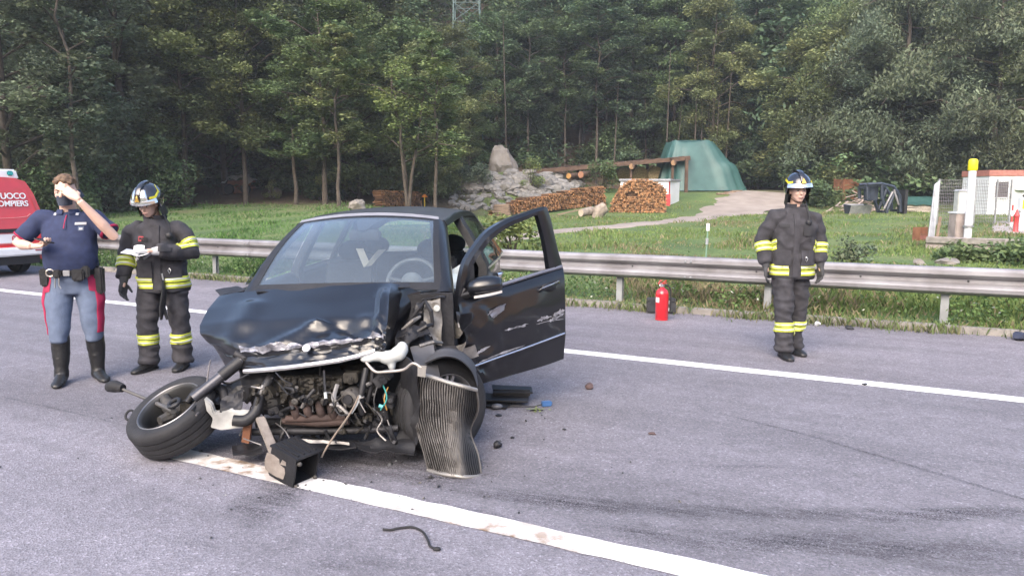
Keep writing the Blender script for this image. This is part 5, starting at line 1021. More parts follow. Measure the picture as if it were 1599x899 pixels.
CREASE = [((2.0, 4.0), (3.3, 2.5), .035), ((4.7, 3.9), (3.7, 2.3), .04), ((5.2, 4.0), (5.5, .8), .03), ((3.3, 2.5), (3.7, 2.3), .03), ((.9, 3.8), (1.6, 1.0), .022), ((6, 3), (4.7, 2.2), .02)]
def crz(u, v):
    k = 0
    for (a, b), (c, d), h in CREASE:
        L2 = (c - a) ** 2 + (d - b) ** 2; t = min(1, max(0, ((u - a) * (c - a) + (v - b) * (d - b)) / L2)); e = math.hypot(u - a - t * (c - a), v - b - t * (d - b)); k += h * max(0, 1 - e / .42) * (1 if h != .04 else -1)
    return k
for i, r in enumerate(HF):
    v = i / 7.
    for j, p in enumerate(r):
        u = j / 7.; near = sst((v - 1.6) / 2.0)
        k = .005 * mnoise.noise((u * .9, v * 1.1, 5)) + near * .014 * mnoise.noise((u * 1.9 + 3, v * 1.6, 1)) + sst((v - 3.2) / .8) * .018 * mnoise.noise((u * 5, v * 4, 8))
        k += crz(u, v)
        r[j] = p + Vector((0, -.5, .85)) * k
mb = MB(); mb.slab(HF, (0, .012, -.014)); bonnet = mb.build('bonnet', PNT, car, smooth=34)
# scraped bare strip behind the front edge
def onhood(u, v, off=.004):
    p = cr1([cr1(r, u) for r in HP], v); return p + Vector((0, -.6, .8)) * off
rows = []
for k in range(5):
    rows.append([Vector(HF[min(len(HF) - 1, 27 + k + (1 if (j * 7 % 5) > 2 else 0))][8 + j]) + Vector((0, -.006, .007)) + Vector((0, -.004, .006)) * mnoise.noise((j * .9, k, 3)) for j in range(34)])
mb = MB(); mb.slab(rows, (0, .003, -.003)); mb.build('scraped_paint', M('scraped_paint', (.05, .05, .06), .35, .4, col2=(.36, .36, .40), scale=16, bump=.3, det=7), bonnet, smooth=30)
strip = [cp(*q) + Vector((0, -.012, 0)) for q in ((381, 579, .56), (410, 577, .50), (450, 573, .44), (490, 568, .42), (530, 562, .43), (560, 555, .46), (586, 547, .49))]
mb = MB(); mb.slab([[p + Vector((0, 0, .012)) for p in strip], [p + Vector((0, -.008, 0)) for p in strip], [p + Vector((0, 0, -.014)) for p in strip]], (0, .02, 0)); mb.build('grille_trim', M('satin_trim', (.55, .55, .57), .35, .5), bonnet, smooth=50)
star = cp(480, 545, .485) + Vector((0, -.014, .008)); mb = MB(); ax = Vector((0, -.8, .6)).normalized(); mb.lathe([(.0245, -.004), (.026, .004), (.022, .009), (.0, .007)], 20, star, ax, cap=False); em = mb.build('emblem', M('emblem_silver', (.72, .73, .75), .3, .4), bonnet, smooth=40)
x_, y_ = frame(ax); mb = MB()
for a in (90, 210, 330): mb.bar(star + ax * .0095, star + ax * .0095 + x_ * (.02 * math.cos(R(a))) + y_ * (.02 * math.sin(R(a))), .005, .003, up=ax)
mb.build('emblem_star', CHR, em)
# ---- things hanging in the engine bay
def T(name, pts, r, mat, n=8, parent=car, smooth=50, flat=1.):
    mb = MB(); ps = [cp(*q) for q in pts]
    if len(ps) > 2: ps = [cr1(ps, k / 4) for k in range((len(ps) - 1) * 4 + 1)]
    rr = r if not hasattr(r, '__len__') else [float(np.interp(k / (len(ps) - 1), np.linspace(0, 1, len(r)), r)) for k in range(len(ps))]
    mb.tube(ps, rr, n, flat=flat); return mb.build(name, mat, parent, smooth=smooth)
# engine: block, head cover, manifold, alternator, belt pulley
def engine():
    o = cp(487, 612, .62); mb = MB(); mb.box(o + Vector((.02, .1, .0)), (.24, .16, .12)); eb = mb.build('engine', ENG, car, bevel=.03)
    mb = MB(); rows = [[cp(u, v, .47 + .05 * mnoise.noise((u * .09, v * .1, 0)) + .03 * mnoise.noise((u * .22, v * .25, 4)) + (.06 if v in (588, 632) else 0)) for u in np.linspace(438, 534, 40)] for v in np.linspace(588, 632, 22)]; mb.slab(rows, (0, .06, 0)); mb.build('head_cover', ENG, eb, smooth=40)
    for i, u in enumerate((462, 486, 507, 525)):
        mb = MB(); p = cp(u, 626, .45); mb.lathe([(.022, 0), (.022, .02), (.012, .024), (.0, .02)], 12, p, (0, -1, 0), cap=False); mb.build('spark_plug_cap', ALU, eb, smooth=40)
    for u in (458, 478, 498, 516): T('manifold_pipe', [(u, 630, .50), (u + 2, 640, .43), (u + 6, 651, .44)], .026, MANI, 10, eb)
    T('exhaust_collector', [(448, 654, .45), (490, 653, .43), (540, 652, .45)], .024, MANI, 10, eb)
    mb = MB(); p = cp(546, 622, .42); mb.lathe([(.025, -.02), (.05, -.015), (.06, .0), (.062, .08), (.05, .1)], 18, p, (.1, 1, 0)); al = mb.build('alternator', ALU, eb, smooth=40)
    mb = MB(); mb.lathe([(.03, -.035), (.03, -.02)], 14, p, (.1, 1, 0)); mb.build('pulley', SUBF, al)
    mb = MB(); mb.slab([[p + Vector((-.02 + .025 * i, -.05 - .005 * j, -.01 + .03 * j)) for i in range(2)] for j in range(2)], (0, .004, 0)); 0 and mb.build('paper_label', PALEP, al)
    T('bracket_arm', [(527, 600, .44), (522, 622, .40), (534, 642, .38)], .014, BARE, 6, eb); T('bracket_arm', [(516, 632, .40), (530, 634, .38), (545, 648, .38)], .012, BARE, 6, eb)
    T('wire_bundle', [(506, 578, .45), (507, 600, .42), (508, 616, .40), (505, 632, .42)], .008, PLB, 6, eb); T('white_plug', [(508, 612, .40), (509, 622, .39)], .010, PALEP, 6, eb)
engine()
T('radiator_hose', [(428, 580, .60), (418, 598, .52), (406, 622, .46), (400, 642, .42), (384, 656, .38), (364, 656, .36)], [.026, .03, .03, .034, .036, .034], PLB, 12)
T('crossmember', [(392, 674, .48), (470, 673, .46), (560, 672, .47), (622, 668, .5)], .022, SUBF, 10); T('crossmember', [(402, 660, .60), (520, 661, .58), (620, 655, .6)], .035, SUBF, 8); T('subframe_bar', [(442, 657, .46), (500, 660, .44), (545, 658, .44)], [.02, .028, .02], MANI, 8)
T('steering_rack', [(410, 640, .75), (600, 636, .75)], .03, SUBF, 10)
T('dipstick_cable', [(560, 618, .40), (553, 634, .34), (540, 655, .30), (522, 680, .27), (509, 700, .24), (502, 714, .22)], .006, M('tan_cable', (.20, .16, .125), .6), 6); T('cable_sleeve', [(562, 618, .41), (556, 632, .36), (548, 645, .33)], .010, PALEP, 6)
T('hose', [(572, 575, .5), (567, 600, .46), (563, 625, .44), (566, 646, .45)], .020, PLB, 10); T('hose', [(582, 572, .52), (580, 600, .5), (572, 632, .48)], .016, SUBF, 10); T('hose', [(500, 572, .55), (500, 590, .55)], .01, PLB)
T('wire', [(590, 602, .46), (584, 625, .42), (590, 650, .42), (604, 672, .42), (612, 690, .4)], .005, PLB, 5); T('wire', [(598, 600, .46), (604, 622, .44), (594, 640, .42)], .004, M('green_wire', (.05, .3, .28), .5), 5); T('wire', [(606, 604, .47), (600, 622, .44), (604, 640, .44)], .004, M('orange_wire', (.4, .22, .06), .5), 5); T('connector', [(592, 633, .42), (598, 635, .42)], .011, M('teal_plug', (.1, .45, .45), .5), 6)
T('wire', [(430, 660, .45), (445, 672, .36), (455, 690, .3)], .004, BARE, 5); T('wire', [(380, 684, .36), (396, 690, .32), (408, 694, .3)], .004, BARE, 5); T('wire', [(420, 700, .35), (440, 692, .32), (462, 688, .3)], .005, M('tan_cable', (.3, .24, .19)), 5)
for k, (u, v, r) in enumerate(((575, 652, .03), (588, 662, .026), (602, 648, .035), (560, 660, .02), (430, 640, .035), (445, 645, .03), (420, 612, .04), (610, 625, .04), (598, 590, .05), (550, 588, .045))):
    mb = MB(); c_ = cp(u, v, .5); mb.box(c_, (r, r, r * .7), Matrix.Rotation(k * .7, 3, 'Y')); mb.tube([c_ + Vector((0, -r * .5, 0)), c_ + Vector((r * .6 * math.sin(k), -r * 1.6, r * .5 * math.cos(k)))], [r * .6, r * .45], 9); mb.build('pump_housing' if k % 2 else 'bracket_boss', (ENG, SUBF, SUBF)[k % 3], car, smooth=35, bevel=.006)
for k, q in enumerate(((395, 590, .62), (432, 590, .68), (470, 582, .75), (560, 585, .7), (600, 580, .65), (420, 625, .6), (575, 610, .62), (610, 655, .6), (440, 668, .55), (520, 640, .6))):
    c0 = cp(*q); w = .10 + .05 * math.sin(k * 3); csheet('crushed_bracket', [c0 + Vector((-w, 0, w * .6)), c0 + Vector((w, .03, w * .5)), c0 + Vector((w * .8, -.02, -w * .6)), c0 + Vector((-w, .05, -w * .5))], .04, 14, (SUBF, PLB, SUBF, ENG)[k % 4], 8, 8, seed=k)
rc_ = random.Random(17)
for k in range(64):
    u, v = rc_.uniform(392, 612), rc_.uniform(580, 672); y = rc_.uniform(.36, .6); pts = [(u, v, y)]
    for _ in range(3): u += rc_.uniform(-16, 16); v += rc_.uniform(-4, 20); pts.append((u, min(v, 690), y + rc_.uniform(-.06, .06)))
    T('wire' if k % 3 else 'hose', pts, rc_.choice((.004, .005, .006)) if k % 3 else .012, (PLB, SUBF, PLB, ENG, BARE)[k % 5], 6)
# undertray shreds
csheet('undertray', [cp(555, 688, .42), cp(652, 684, .5), cp(646, 708, .36), cp(560, 702, .3)], .03, 9, PLB, seed=2); csheet('undertray', [cp(440, 688, .5), cp(560, 684, .5), cp(556, 700, .3), cp(450, 700, .3)], .025, 10, SUBF, seed=5); csheet('scraped_edge', [cp(458, 684, .36), cp(545, 690, .33), cp(545, 694, .325), cp(458, 689, .345)], .012, 16, BARE, 14, 4, seed=8)
csheet('splash_guard', [cp(362, 696, .36), cp(404, 690, .5), cp(410, 708, .34), cp(364, 710, .26)], .02, 12, PLB, seed=9)
# washer bottle and bent pipe
wb = MB()
for u, v, y, r in ((588, 556, .50, (.055, .04, .035)), (606, 558, .5, (.06, .045, .045)), (622, 552, .52, (.05, .045, .05)), (628, 545, .54, (.04, .04, .05)), (574, 560, .48, (.05, .035, .025)), (612, 570, .5, (.025, .03, .04))): wb.ell(cp(u, v, y), r)
mesh_obj('washer_bottle', remesh(wb, .008, 4), PALEP, car)
T('bent_pipe', [(572, 566, .46), (586, 580, .42), (604, 580, .40), (630, 577, .38), (645, 567, .36), (658, 574, .35)], .009, M('alloy_pipe', (.42, .38, .34), .4, .6), 8)
csheet('pipe_flange', [cp(652, 570, .345), cp(666, 571, .345), cp(664, 589, .34), cp(652, 587, .34)], .004, 20, M('alloy_plate', (.26, .25, .235), .5, .5), 4, 4)
# ---- wheel-arch liner, suspension tower, torn inner wing beside the driver's door
csheet('arch_liner', [cp(624, 552, .55), cp(656, 572, .42), cp(652, 694, .42), cp(618, 700, .5)], .03, 8, PLB, 10, 16, .01, seed=4); csheet('arch_liner', [cp(640, 540, .75), cp(676, 534, .8), cp(690, 600, .46), cp(652, 580, .40)], .02, 7, M('grey_liner', (.07, .07, .075), .6, var=.3), 10, 10, .01, seed=6)
ps = [[cp(u, v, y) for u, v, y in row] for row in ([(664, 566, .52), (690, 556, .52), (716, 560, .54), (736, 578, .6), (745, 602, .68)], [(668, 552, .78), (694, 543, .8), (720, 548, .82), (740, 566, .86), (747, 594, .9)])]
mb = MB(); mb.slab(crgrid(ps, 4, 3), (0, .01, -.012)); mb.build('arch_liner', M('grey_liner', (.07, .07, .075)), car, smooth=50)
GREYB = M('bare_inner_wing', (.19, .18, .165), .65, .25, var=.45, scale=10, bump=.4, bscale=22)
csheet('door_hinge_pillar', [cp(686, 462, 1.10), cp(706, 466, 1.22), cp(704, 540, 1.22), cp(690, 545, 1.10)], .015, 14, GREYB, 8, 16, .012, seed=1)
csheet('inner_wing', [cp(662, 466, 1.08), cp(688, 462, 1.08), cp(690, 540, 1.0), cp(664, 528, .95)], .05, 11, GREYB, 14, 14, .006, seed=12)
csheet('inner_wing', [cp(640, 505, .98), cp(672, 520, .9), cp(684, 545, .86), cp(636, 535, .8)], .05, 13, SUBF, 12, 10, .006, seed=13)
csheet('torn_wing', [cp(622, 512, .92), cp(664, 500, .95), cp(672, 520, .8), cp(614, 545, .7)], .05, 12, SUBF, 14, 10, .006, seed=21); csheet('torn_wing', [cp(602, 550, .6), cp(640, 535, .75), cp(636, 548, .7), cp(598, 566, .55)], .03, 12, PNT, 12, 6, .006, seed=22); csheet('torn_wing', [cp(636, 462, 1.1), cp(664, 458, 1.1), cp(660, 490, 1.0), cp(640, 500, .98)], .05, 15, PLB, 12, 12, .006, seed=23)
mb = MB(); p = cp(682, 481, 1.04); mb.lathe([(.022, 0), (.022, .008), (.009, .01), (.008, .004)], 14, p, (.2, -1, .1)); mb.build('mounting_nut', PALEP, car, smooth=40)
for k, (a, b) in enumerate((((640, 500, .95), (664, 470, 1.02)), ((628, 515, .9), (656, 494, .98)), ((648, 520, .85), (676, 506, .95)), ((618, 530, .8), (650, 522, .85)), ((655, 540, .75), (690, 535, .9)), ((664, 470, 1.0), (676, 510, .95)))):
    A_, B_ = cp(*a), cp(*b); mb = MB(); m_ = A_.lerp(B_, .5) + Vector((.02, -.03, .02)); mb.tube([A_, m_, B_], [.012, .016, .010], 7); mb.build('bent_strut', (SUBF, BARE, PLB)[k % 3], car, smooth=40)
csheet('cowl_cover', [cp(652, 456, 1.14), cp(700, 452, 1.2), cp(694, 464, 1.06), cp(658, 466, 1.05)], .02, 12, PLB, 10, 5, .006, seed=17); csheet('cowl_cover', [cp(400, 451, 1.16), cp(640, 441, 1.06), cp(640, 448, 1.0), cp(400, 456, 1.08)], .006, 6, PLB, 20, 3, .006, seed=18)
csheet('wing_remnant', [cp(336, 452, 1.3), cp(368, 446, 1.35), cp(386, 452, 1.2), cp(345, 462, 1.2)], .012, 10, PLB, 8, 5, .008, seed=19)
csheet('black_void_plate', [cp(676, 540, 1.05), cp(712, 540, 1.1), cp(735, 578, 1.1), cp(690, 560, 1.0)], .01, 10, SUBF, 6, 6, .006, seed=3)
csheet('torn_flap', [cp(706, 492, 1.22), cp(738, 488, 1.1), cp(736, 504, 1.08), cp(722, 518, 1.12)], .012, 14, PNT, 8, 8, .005, seed=31); csheet('torn_flap', [cp(704, 494, 1.24), cp(724, 516, 1.12), cp(716, 528, 1.18), cp(706, 530, 1.22)], .01, 12, GREYB, 8, 8, .005, seed=32); csheet('torn_flap', [cp(712, 540, 1.14), cp(728, 534, 1.08), cp(718, 556, 1.04), cp(704, 560, 1.1)], .015, 15, BARE, 8, 8, .005, seed=33)
# ---- wheels
def wheel(axis, c, name='wheel', label=None, spokes=7, steer_in=False, up=(0, 0, 1)):
    root = empty(name, c); root.parent = car
    if label: root['label'] = label
    ax = Vector(axis).normalized(); Rr = .312
    mb = MB(); mb.lathe([(.208, -.088), (.222, -.098), (.262, -.103), (.292, -.098), (.306, -.085), (Rr, -.066), (Rr, -.046), (Rr - .007, -.045), (Rr - .007, -.038), (Rr, -.037), (Rr, -.006), (Rr - .007, -.005), (Rr - .007, .004), (Rr, .005), (Rr, .037), (Rr - .007, .038), (Rr - .007, .045), (Rr, .046), (Rr, .066), (.306, .085), (.292, .098), (.262, .103), (.222, .098), (.208, .088)], 48, (0, 0, 0), ax, cap=False); mb.build('tyre', RUB, root, smooth=35)
    RIM = M('alloy_rim', (.34, .34, .35), .35, .75, var=.2); mb = MB(); mb.lathe([(.214, .090), (.206, .088), (.196, .07), (.190, .0), (.196, -.07), (.206, -.088), (.214, -.090)], 40, (0, 0, 0), ax, cap=False); rim = mb.build('rim', RIM, root, smooth=40)
    md = rim.modifiers.new('t', 'SOLIDIFY'); md.thickness = .004
    x, y = frame(ax)
    for k in range(spokes):
        a = 2 * math.pi * k / spokes; d = x * math.cos(a) + y * math.sin(a); mb = MB(); e = d.cross(ax)
        for s_ in (-1, 1): mb.bar(d * .045 + ax * .045 + e * .012 * s_, d * .2 + ax * .062 + e * .024 * s_, .018, .02, up=ax)
        mb.build('spoke', RIM, rim)
    mb = MB(); mb.lathe([(.06, .02), (.062, .045), (.03, .056), (.0, .058)], 18, (0, 0, 0), ax); mb.build('hub_cap', RIM, rim, smooth=40); mb = MB(); mb.lathe([(.14, -.01), (.14, .0)], 26, (0, 0, 0), ax); mb.build('brake_disc', SUBF, root, smooth=30)
    return root
wheel((.72, -.69, .05), cp(688, 632, .72), label='front wheel behind the torn radiator')
wheel((1, 0, 0), (.76, 3.56, .33)); wheel((-1, 0, 0), (-.76, 3.56, .36))
# torn wheel lying tilted on the road, seen from its inner side
wax = CINV.to_3x3() @ Vector((-.30, -.42, .86)).normalized(); wc = CINV @ gp(276, 650, .235)
tw = empty('torn_wheel', wc); tw.parent = car; tw['label'] = 'front wheel torn from its mounting, lying tilted on the road'
def torn_wheel():
    ax = wax; Rr = .29; x, y = frame(ax)
    mb = MB(); mb.lathe([(.195, -.09), (.21, -.1), (.243, -.106), (.271, -.1), (.283, -.088), (Rr, -.066), (Rr, -.046), (Rr - .008, -.045), (Rr - .008, -.038), (Rr, -.037), (Rr, -.006), (Rr - .008, -.005), (Rr - .008, .004), (Rr, .005), (Rr, .037), (Rr - .008, .038), (Rr - .008, .045), (Rr, .046), (Rr, .066), (.283, .088), (.271, .1), (.243, .106), (.21, .1), (.195, .09)], 56, (0, 0, 0), ax, cap=False); mb.build('tyre', RUB, tw, smooth=35)
    DRIM = M('dirty_rim', (.05, .05, .05), .5, .5, var=.35, scale=9); mb = MB(); mb.lathe([(.204, .098), (.196, .094), (.184, .075), (.176, .02), (.178, -.05), (.15, -.07), (.0, -.072)], 44, (0, 0, 0), ax, cap=False); rim = mb.build('rim', DRIM, tw, smooth=40)
    mb = MB(); mb.lathe([(.198, .097), (.203, .103), (.208, .099)], 44, (0, 0, 0), ax, cap=False); mb.build('rim_lip', M('rim_lip', (.20, .20, .21), .4, .7), rim, smooth=40)
    mb = MB(); mb.lathe([(.13, -.045), (.135, -.02), (.05, -.01), (.05, .03), (.0, .03)], 26, (0, 0, 0), ax, cap=False); mb.build('brake_disc', SUBF, tw, smooth=35)
    mb = MB(); mb.tube([x * -.02 + ax * .0, x * .08 + y * .03 + ax * .05, x * .14 + y * .07 + ax * .09], [.05, .045, .03], 10); mb.tube([ax * .02, y * -.1 + ax * .06], [.045, .03], 8); mb.tube([ax * .02, y * .08 - x * .07 + ax * .05], [.045, .028], 8); mb.build('knuckle', ALU, tw, smooth=40)
    mb = MB(); mb.box(x * -.1 + y * .05 + ax * .03, (.05, .035, .06)); mb.build('brake_caliper', ENG, tw, bevel=.012)
torn_wheel()
def wl(u, v, k):  # local point in front of the torn wheel
    return cpl(u, v, wc + wax * k, wax)
def TW(name, pts, r, mat, n=8):
    mb = MB(); ps = [Vector(p) for p in pts]
    if len(ps) > 2: ps = [cr1(ps, k / 4) for k in range((len(ps) - 1) * 4 + 1)]
    rr = r if not hasattr(r, '__len__') else [float(np.interp(k / (len(ps) - 1), np.linspace(0, 1, len(r)), r)) for k in range(len(ps))]
    mb.tube(ps, rr, n); return mb.build(name, mat, car, smooth=50)
s0, s1 = wl(302, 622, .12), cp(380, 560, .60)
TW('suspension_strut', [s0, s0.lerp(s1, .5), s1], [.034, .034, .028], M('strut_steel', (.085, .085, .095), .4, .5)); TW('strut_sleeve', [s0.lerp(s1, .55), s0.lerp(s1, .95)], .040, PLB, 12); TW('top_mount', [s1 + Vector((-.05, 0, .035)), s1 + Vector((.06, .0, -.03))], .03, SUBF, 8)
t0, t1, t2 = cp(188, 606, .72), cp(232, 624, .64), wl(271, 641, .1); TW('tie_rod', [t0, t1, t2], [.010, .012, .02], M('rod_steel', (.12, .115, .11), .6, .4)); TW('rubber_boot', [cp(170, 604, .75), cp(179, 603, .735), cp(192, 606, .715)], [.034, .042, .028], RUB, 12)
TW('rod_clamp', [cp(228, 632, .64), cp(236, 630, .63)], .016, ALU, 7)
mb = MB(); c = wl(272, 629, .13); x_, y_ = frame(wax); mb.tube([c + x_ * (.035 * math.cos(a)) + y_ * (.035 * math.sin(a)) for a in np.linspace(0, 6.283, 19)], .013, 8, cap=False); mb.build('bushing_ring', PLB, car, smooth=40)
TW('brake_hose', [wl(300, 640, .12), cp(318, 618, .5), cp(322, 600, .52), cp(334, 592, .55), cp(358, 598, .52), cp(388, 584, .5)], .007, PLB, 6); TW('brake_hose', [wl(306, 648, .1), cp(319, 632, .46), cp(322, 606, .5), cp(326, 575, .6), cp(329, 562, .68)], .005, M('dusty_hose', (.13, .12, .12), .7), 6); TW('wire', [cp(240, 690, .30), cp(244, 676, .33), wl(246, 664, .1)], .004, PLB, 5)
TW('control_arm', [wl(292, 628, .1), wl(312, 606, .12), cp(344, 606, .55), cp(352, 622, .5)], [.02, .022, .03, .025], SUBF, 8); mb = MB(); mb.lathe([(.024, 0), (.024, .03), (.012, .034)], 12, cp(312, 622, .47), (0, -.8, .6)); mb.build('ball_joint', PALEP, car, smooth=40)
mb = MB(); c = cgr(203, 654, .02); mb.tube([c + Vector((.03 * math.cos(a), .02 * math.sin(a), .03 + .03 * math.sin(a))) for a in np.linspace(0, 6.28, 15)], .009, 7, cap=False); mb.build('rubber_ring', RUB, car, smooth=40)
csheet('torn_wing', [cp(326, 606, .6), cp(350, 596, .62), cp(360, 630, .45), cp(334, 632, .42)], .03, 12, PNT, 10, 10, .006, seed=41); csheet('torn_wing', [cp(346, 622, .45), cp(382, 606, .5), cp(376, 636, .4), cp(344, 644, .38)], .03, 15, SUBF, 10, 10, .006, seed=42); csheet('torn_wing', [cp(342, 600, .58), cp(372, 590, .6), cp(380, 608, .5), cp(350, 622, .5)], .04, 13, PLB, 10, 10, .006, seed=44)
# white bumper support
mb = MB(); pl = [(318, 622), (330, 632), (334, 645), (360, 641), (388, 644), (386, 654), (380, 668), (345, 672), (328, 668), (332, 654), (322, 642)]; mb.prism([cp(u, v, .36 + .0006 * (u - 318)) for u, v in pl], (0, .035, .01)); mb.build('bumper_support', M('scuffed_white', (.22, .22, .21), .55, col2=(.48, .48, .46), scale=9), car, bevel=.006)
# rusty arm and the black box at its end
a0, a1 = cp(406, 652, .40), CINV @ gp(433, 718, .10); mb = MB(); mb.bar(a0, a1, .055, .03); mb.build('rusty_arm', M('scuffed_arm', (.17, .14, .12), .7, .2, col2=(.30, .27, .24), scale=8, bump=.3), car, bevel=.006); a2 = CINV @ gp(384, 690, .10); mb = MB(); mb.bar(cp(388, 655, .42), a2, .05, .02); mb.build('rusty_arm', RUST, car)
def lampbox():
    c = CINV @ gp(458, 752, .0) + Vector((0, .03, .105)); rx = Matrix.Rotation(-.45, 3, 'Z') @ Matrix.Rotation(.25, 3, 'Y'); root = empty('crash_box', c); root.parent = car
    for (p, h) in (((0, .085, 0), (.10, .006, .085)), ((0, -.085, 0), (.10, .006, .085)), ((0, 0, .09), (.11, .095, .006)), ((0, 0, -.09), (.10, .085, .006)), ((-.10, 0, 0), (.006, .085, .085))):
        mb = MB(); mb.box(rx @ Vector(p), h, rx); mb.build('side_plate', PLB, root)
    for z in (-.06, -.02, .02, .06): mb = MB(); mb.box(rx @ Vector((0, z * 1.1, .098)), (.09, .006, .006), rx); mb.build('rib', PLB, root)
    for p in ((.11, -.07, .06), (.11, .07, -.07), (.11, -.07, -.08)): mb = MB(); mb.ell(rx @ Vector(p), (.014, .014, .014)); mb.build('screw_boss', ALU, root, smooth=True)
    mb = MB(); mb.slab([[rx @ Vector((-.12 + .05 * i, -.1 - .012 * math.sin(i + j), -.06 + .035 * j)) for i in range(4)] for j in range(4)], (0, .008, 0)); mb.build('torn_bracket', M('scuffed_arm', (.2, .2, .2)), root, smooth=30)
lampbox()
# ---- radiator hanging in front of the wheel: folded core of thin fins
def radiator():
    root = empty('radiator', cgr(700, 740)); root.parent = car; inv = -root.location; root['label'] = 'bent radiator core torn loose and hanging to the road'
    G = [[CINV @ at(u, v, y) for u, v, y in r] for r in ([(650, 583, 4.50), (672, 588, 4.42), (700, 597, 4.36), (726, 604, 4.34), (744, 609, 4.38)], [(645, 620, 4.52), (670, 624, 4.42), (699, 628, 4.36), (724, 634, 4.36), (746, 641, 4.44)], [(646, 655, 4.50), (672, 660, 4.40), (700, 664, 4.34), (722, 670, 4.36), (734, 673, 4.50)], [(658, 695, 4.40), (682, 700, 4.32), (706, 703, 4.28), (724, 706, 4.30), (746, 709, 4.46)], [(668, 734, 4.36), (692, 740, 4.27), (714, 743, 4.235), (730, 745, 4.24), (752, 744, 4.30)])]
    NF = 31; fin = MB(); tb = MB(); K = 22; rr = random.Random(8)
    for i in range(NF):
        s = 4 * i / (NF - 1) ; w = 0.; line = [cr1([cr1(r, min(4, max(0, s + .10 * mnoise.noise((s * .8, k * .22, 6))))) for r in G], 4 * k / (K - 1)) + Vector((0, .012 * mnoise.noise((s * 2.2, k * .5, 1)), 0)) for k in range(K)]
        nx = (cr1([cr1(r, min(4, s + .05)) for r in G], 2) - cr1([cr1(r, max(0, s - .05)) for r in G], 2)).normalized()
        kk = .0042; rows = [[p + nx * -kk + Vector((0, -.003 + rr.uniform(-.002, .003), 0)) + inv for p in line], [p + nx * kk + Vector((0, -.003 + rr.uniform(-.002, .003), 0)) + inv for p in line]]; fin.slab(rows, (0, .014, 0))
    o = fin.build('cooling_fins', M('radiator_fin', (.075, .07, .066), .65, .25, col2=(.135, .127, .12), scale=4, det=4), root, fix=False); tag(o, kind='stuff')
    back = [[cr1([cr1(r, 4 * i / 16) for r in G], 4 * k / 16) + Vector((0, .014, 0)) + inv for i in range(17)] for k in range(17)]; mb = MB(); mb.slab(back, (0, .008, 0)); mb.build('core_back', SUBF, root, smooth=60)
    for r, nm in ((G[0], 'header_tank'), (G[4], 'bottom_tank')):
        mb = MB(); mb.tube([cr1(r, k / 5) + Vector((0, .004, 0)) + inv for k in range(21)], .013, 8); mb.build(nm, M('alloy_plate', (.5, .48, .45)), root, smooth=40)
    mb = MB(); e = CINV @ at(752, 744, 4.30); mb.slab([[e + inv + Vector((-.04 + .035 * i, .01 * j, -.008 + .012 * math.sin(i * 2))) for i in range(5)] for j in (-2, 0, 2)], (0, 0, .008)); mb.build('bottom_lug', M('alloy_plate', (.5, .48, .45)), root)
    e0 = [cr1([r[4] for r in G], k / 5) for k in range(21)]; mb = MB(); mb.tube([p + Vector((0, .006, 0)) + inv for p in e0], .008, 6); mb.build('side_tube', M('radiator_edge', (.14, .13, .12), .6, .4), root, smooth=40)
radiator()
# ---- driver door swung wide open
HO = Vector((.885, 1.30, 0)); DA = R(45.0); DX = Vector((math.cos(DA), math.sin(DA), 0)); DN = Vector((math.sin(DA), -math.cos(DA), 0))
def dp(u, v, k=0.): return cpl(u, v, HO + DN * k, DN)
door = empty('front_door', HO); door.parent = car; door['label'] = 'scraped driver door swung open with the window gone'
DI = -HO
def dgrid(G): return [[dp(*q) if len(q) == 2 else dp(*q) for q in r] for r in G]
G = dgrid([[(716, 462, 0), (750, 455, .0), (790, 445, .0), (835, 431, .0), (879, 417, 0)], [(716, 480, .03), (752, 470, .035), (792, 459, .04), (838, 445, .04), (881, 432, .03)], [(722, 510, .045), (758, 500, .055), (796, 490, .06), (842, 477, .06), (882, 465, .045)],
 [(730, 545, .035), (764, 535, .055), (800, 524, .06), (846, 510, .06), (883, 498, .04)], [(738, 571, .03), (770, 560, .05), (806, 548, .055), (850, 533, .055), (883, 520, .04)], [(741, 584, .02), (774, 573, .03), (810, 562, .035), (852, 548, .035), (882, 536, .03)], [(746, 601, -.01), (780, 591, -.005), (815, 581, -.005), (852, 570, -.005), (880, 560, -.01)]])
DG = crgrid(G, 7, 5)
for i, r in enumerate(DG):
    for j, p in enumerate(r):
        f = math.exp(-(j / 7.) / .9); k = f * .05 * mnoise.noise((j * .45, i * .3, 2)) * sst((i - 3) / 4.) + .004 * mnoise.noise((j * .2, i * .25, 7)) - .010 * math.exp(-((j - 10) / 3.) ** 2 - ((i - 8) / 2.5) ** 2); r[j] = p + DN * k + DI
mb = MB(); mb.slab(DG, -DN * .012); skin = mb.build('outer_skin', PNT, door, smooth=45)
mb = MB(); mb.slab([[p - DN * .07 for p in r] for r in [DG[0], DG[len(DG) // 2], DG[-1]]], -DN * .03); mb.build('inner_panel', LINT, door, smooth=45)
for ed in ([r[-1] for r in DG], [r[0] for r in DG]): mb = MB(); mb.slab([[p - DN * .004 for p in ed], [p - DN * .095 for p in ed]], DX * .004); mb.build('edge_flange', PNT, door, smooth=40)
OUT = [(716, 462), (720, 432), (728, 405), (745, 380), (762, 360), (790, 343), (820, 332), (846, 324), (854, 324), (862, 350), (870, 385), (879, 418)]
INN = [(738, 456), (736, 440), (738, 416), (752, 394), (768, 374), (795, 354), (822, 343), (837, 336), (841, 340), (848, 366), (854, 395), (858, 424)]
fr = [[dp(*q) + DI for q in OUT], [dp(u * .5 + a * .5, v * .5 + b * .5, .014) + DI for (u, v), (a, b) in zip(OUT, INN)], [dp(*q) + DI for q in INN]]
fr = [[cr1(r, k / 3) if not (7 * 3 - 2 < k < 8 * 3 + 2) else r[min(11, round(k / 3))].lerp(cr1(r, k / 3), .6) for k in range(34)] for r in fr]
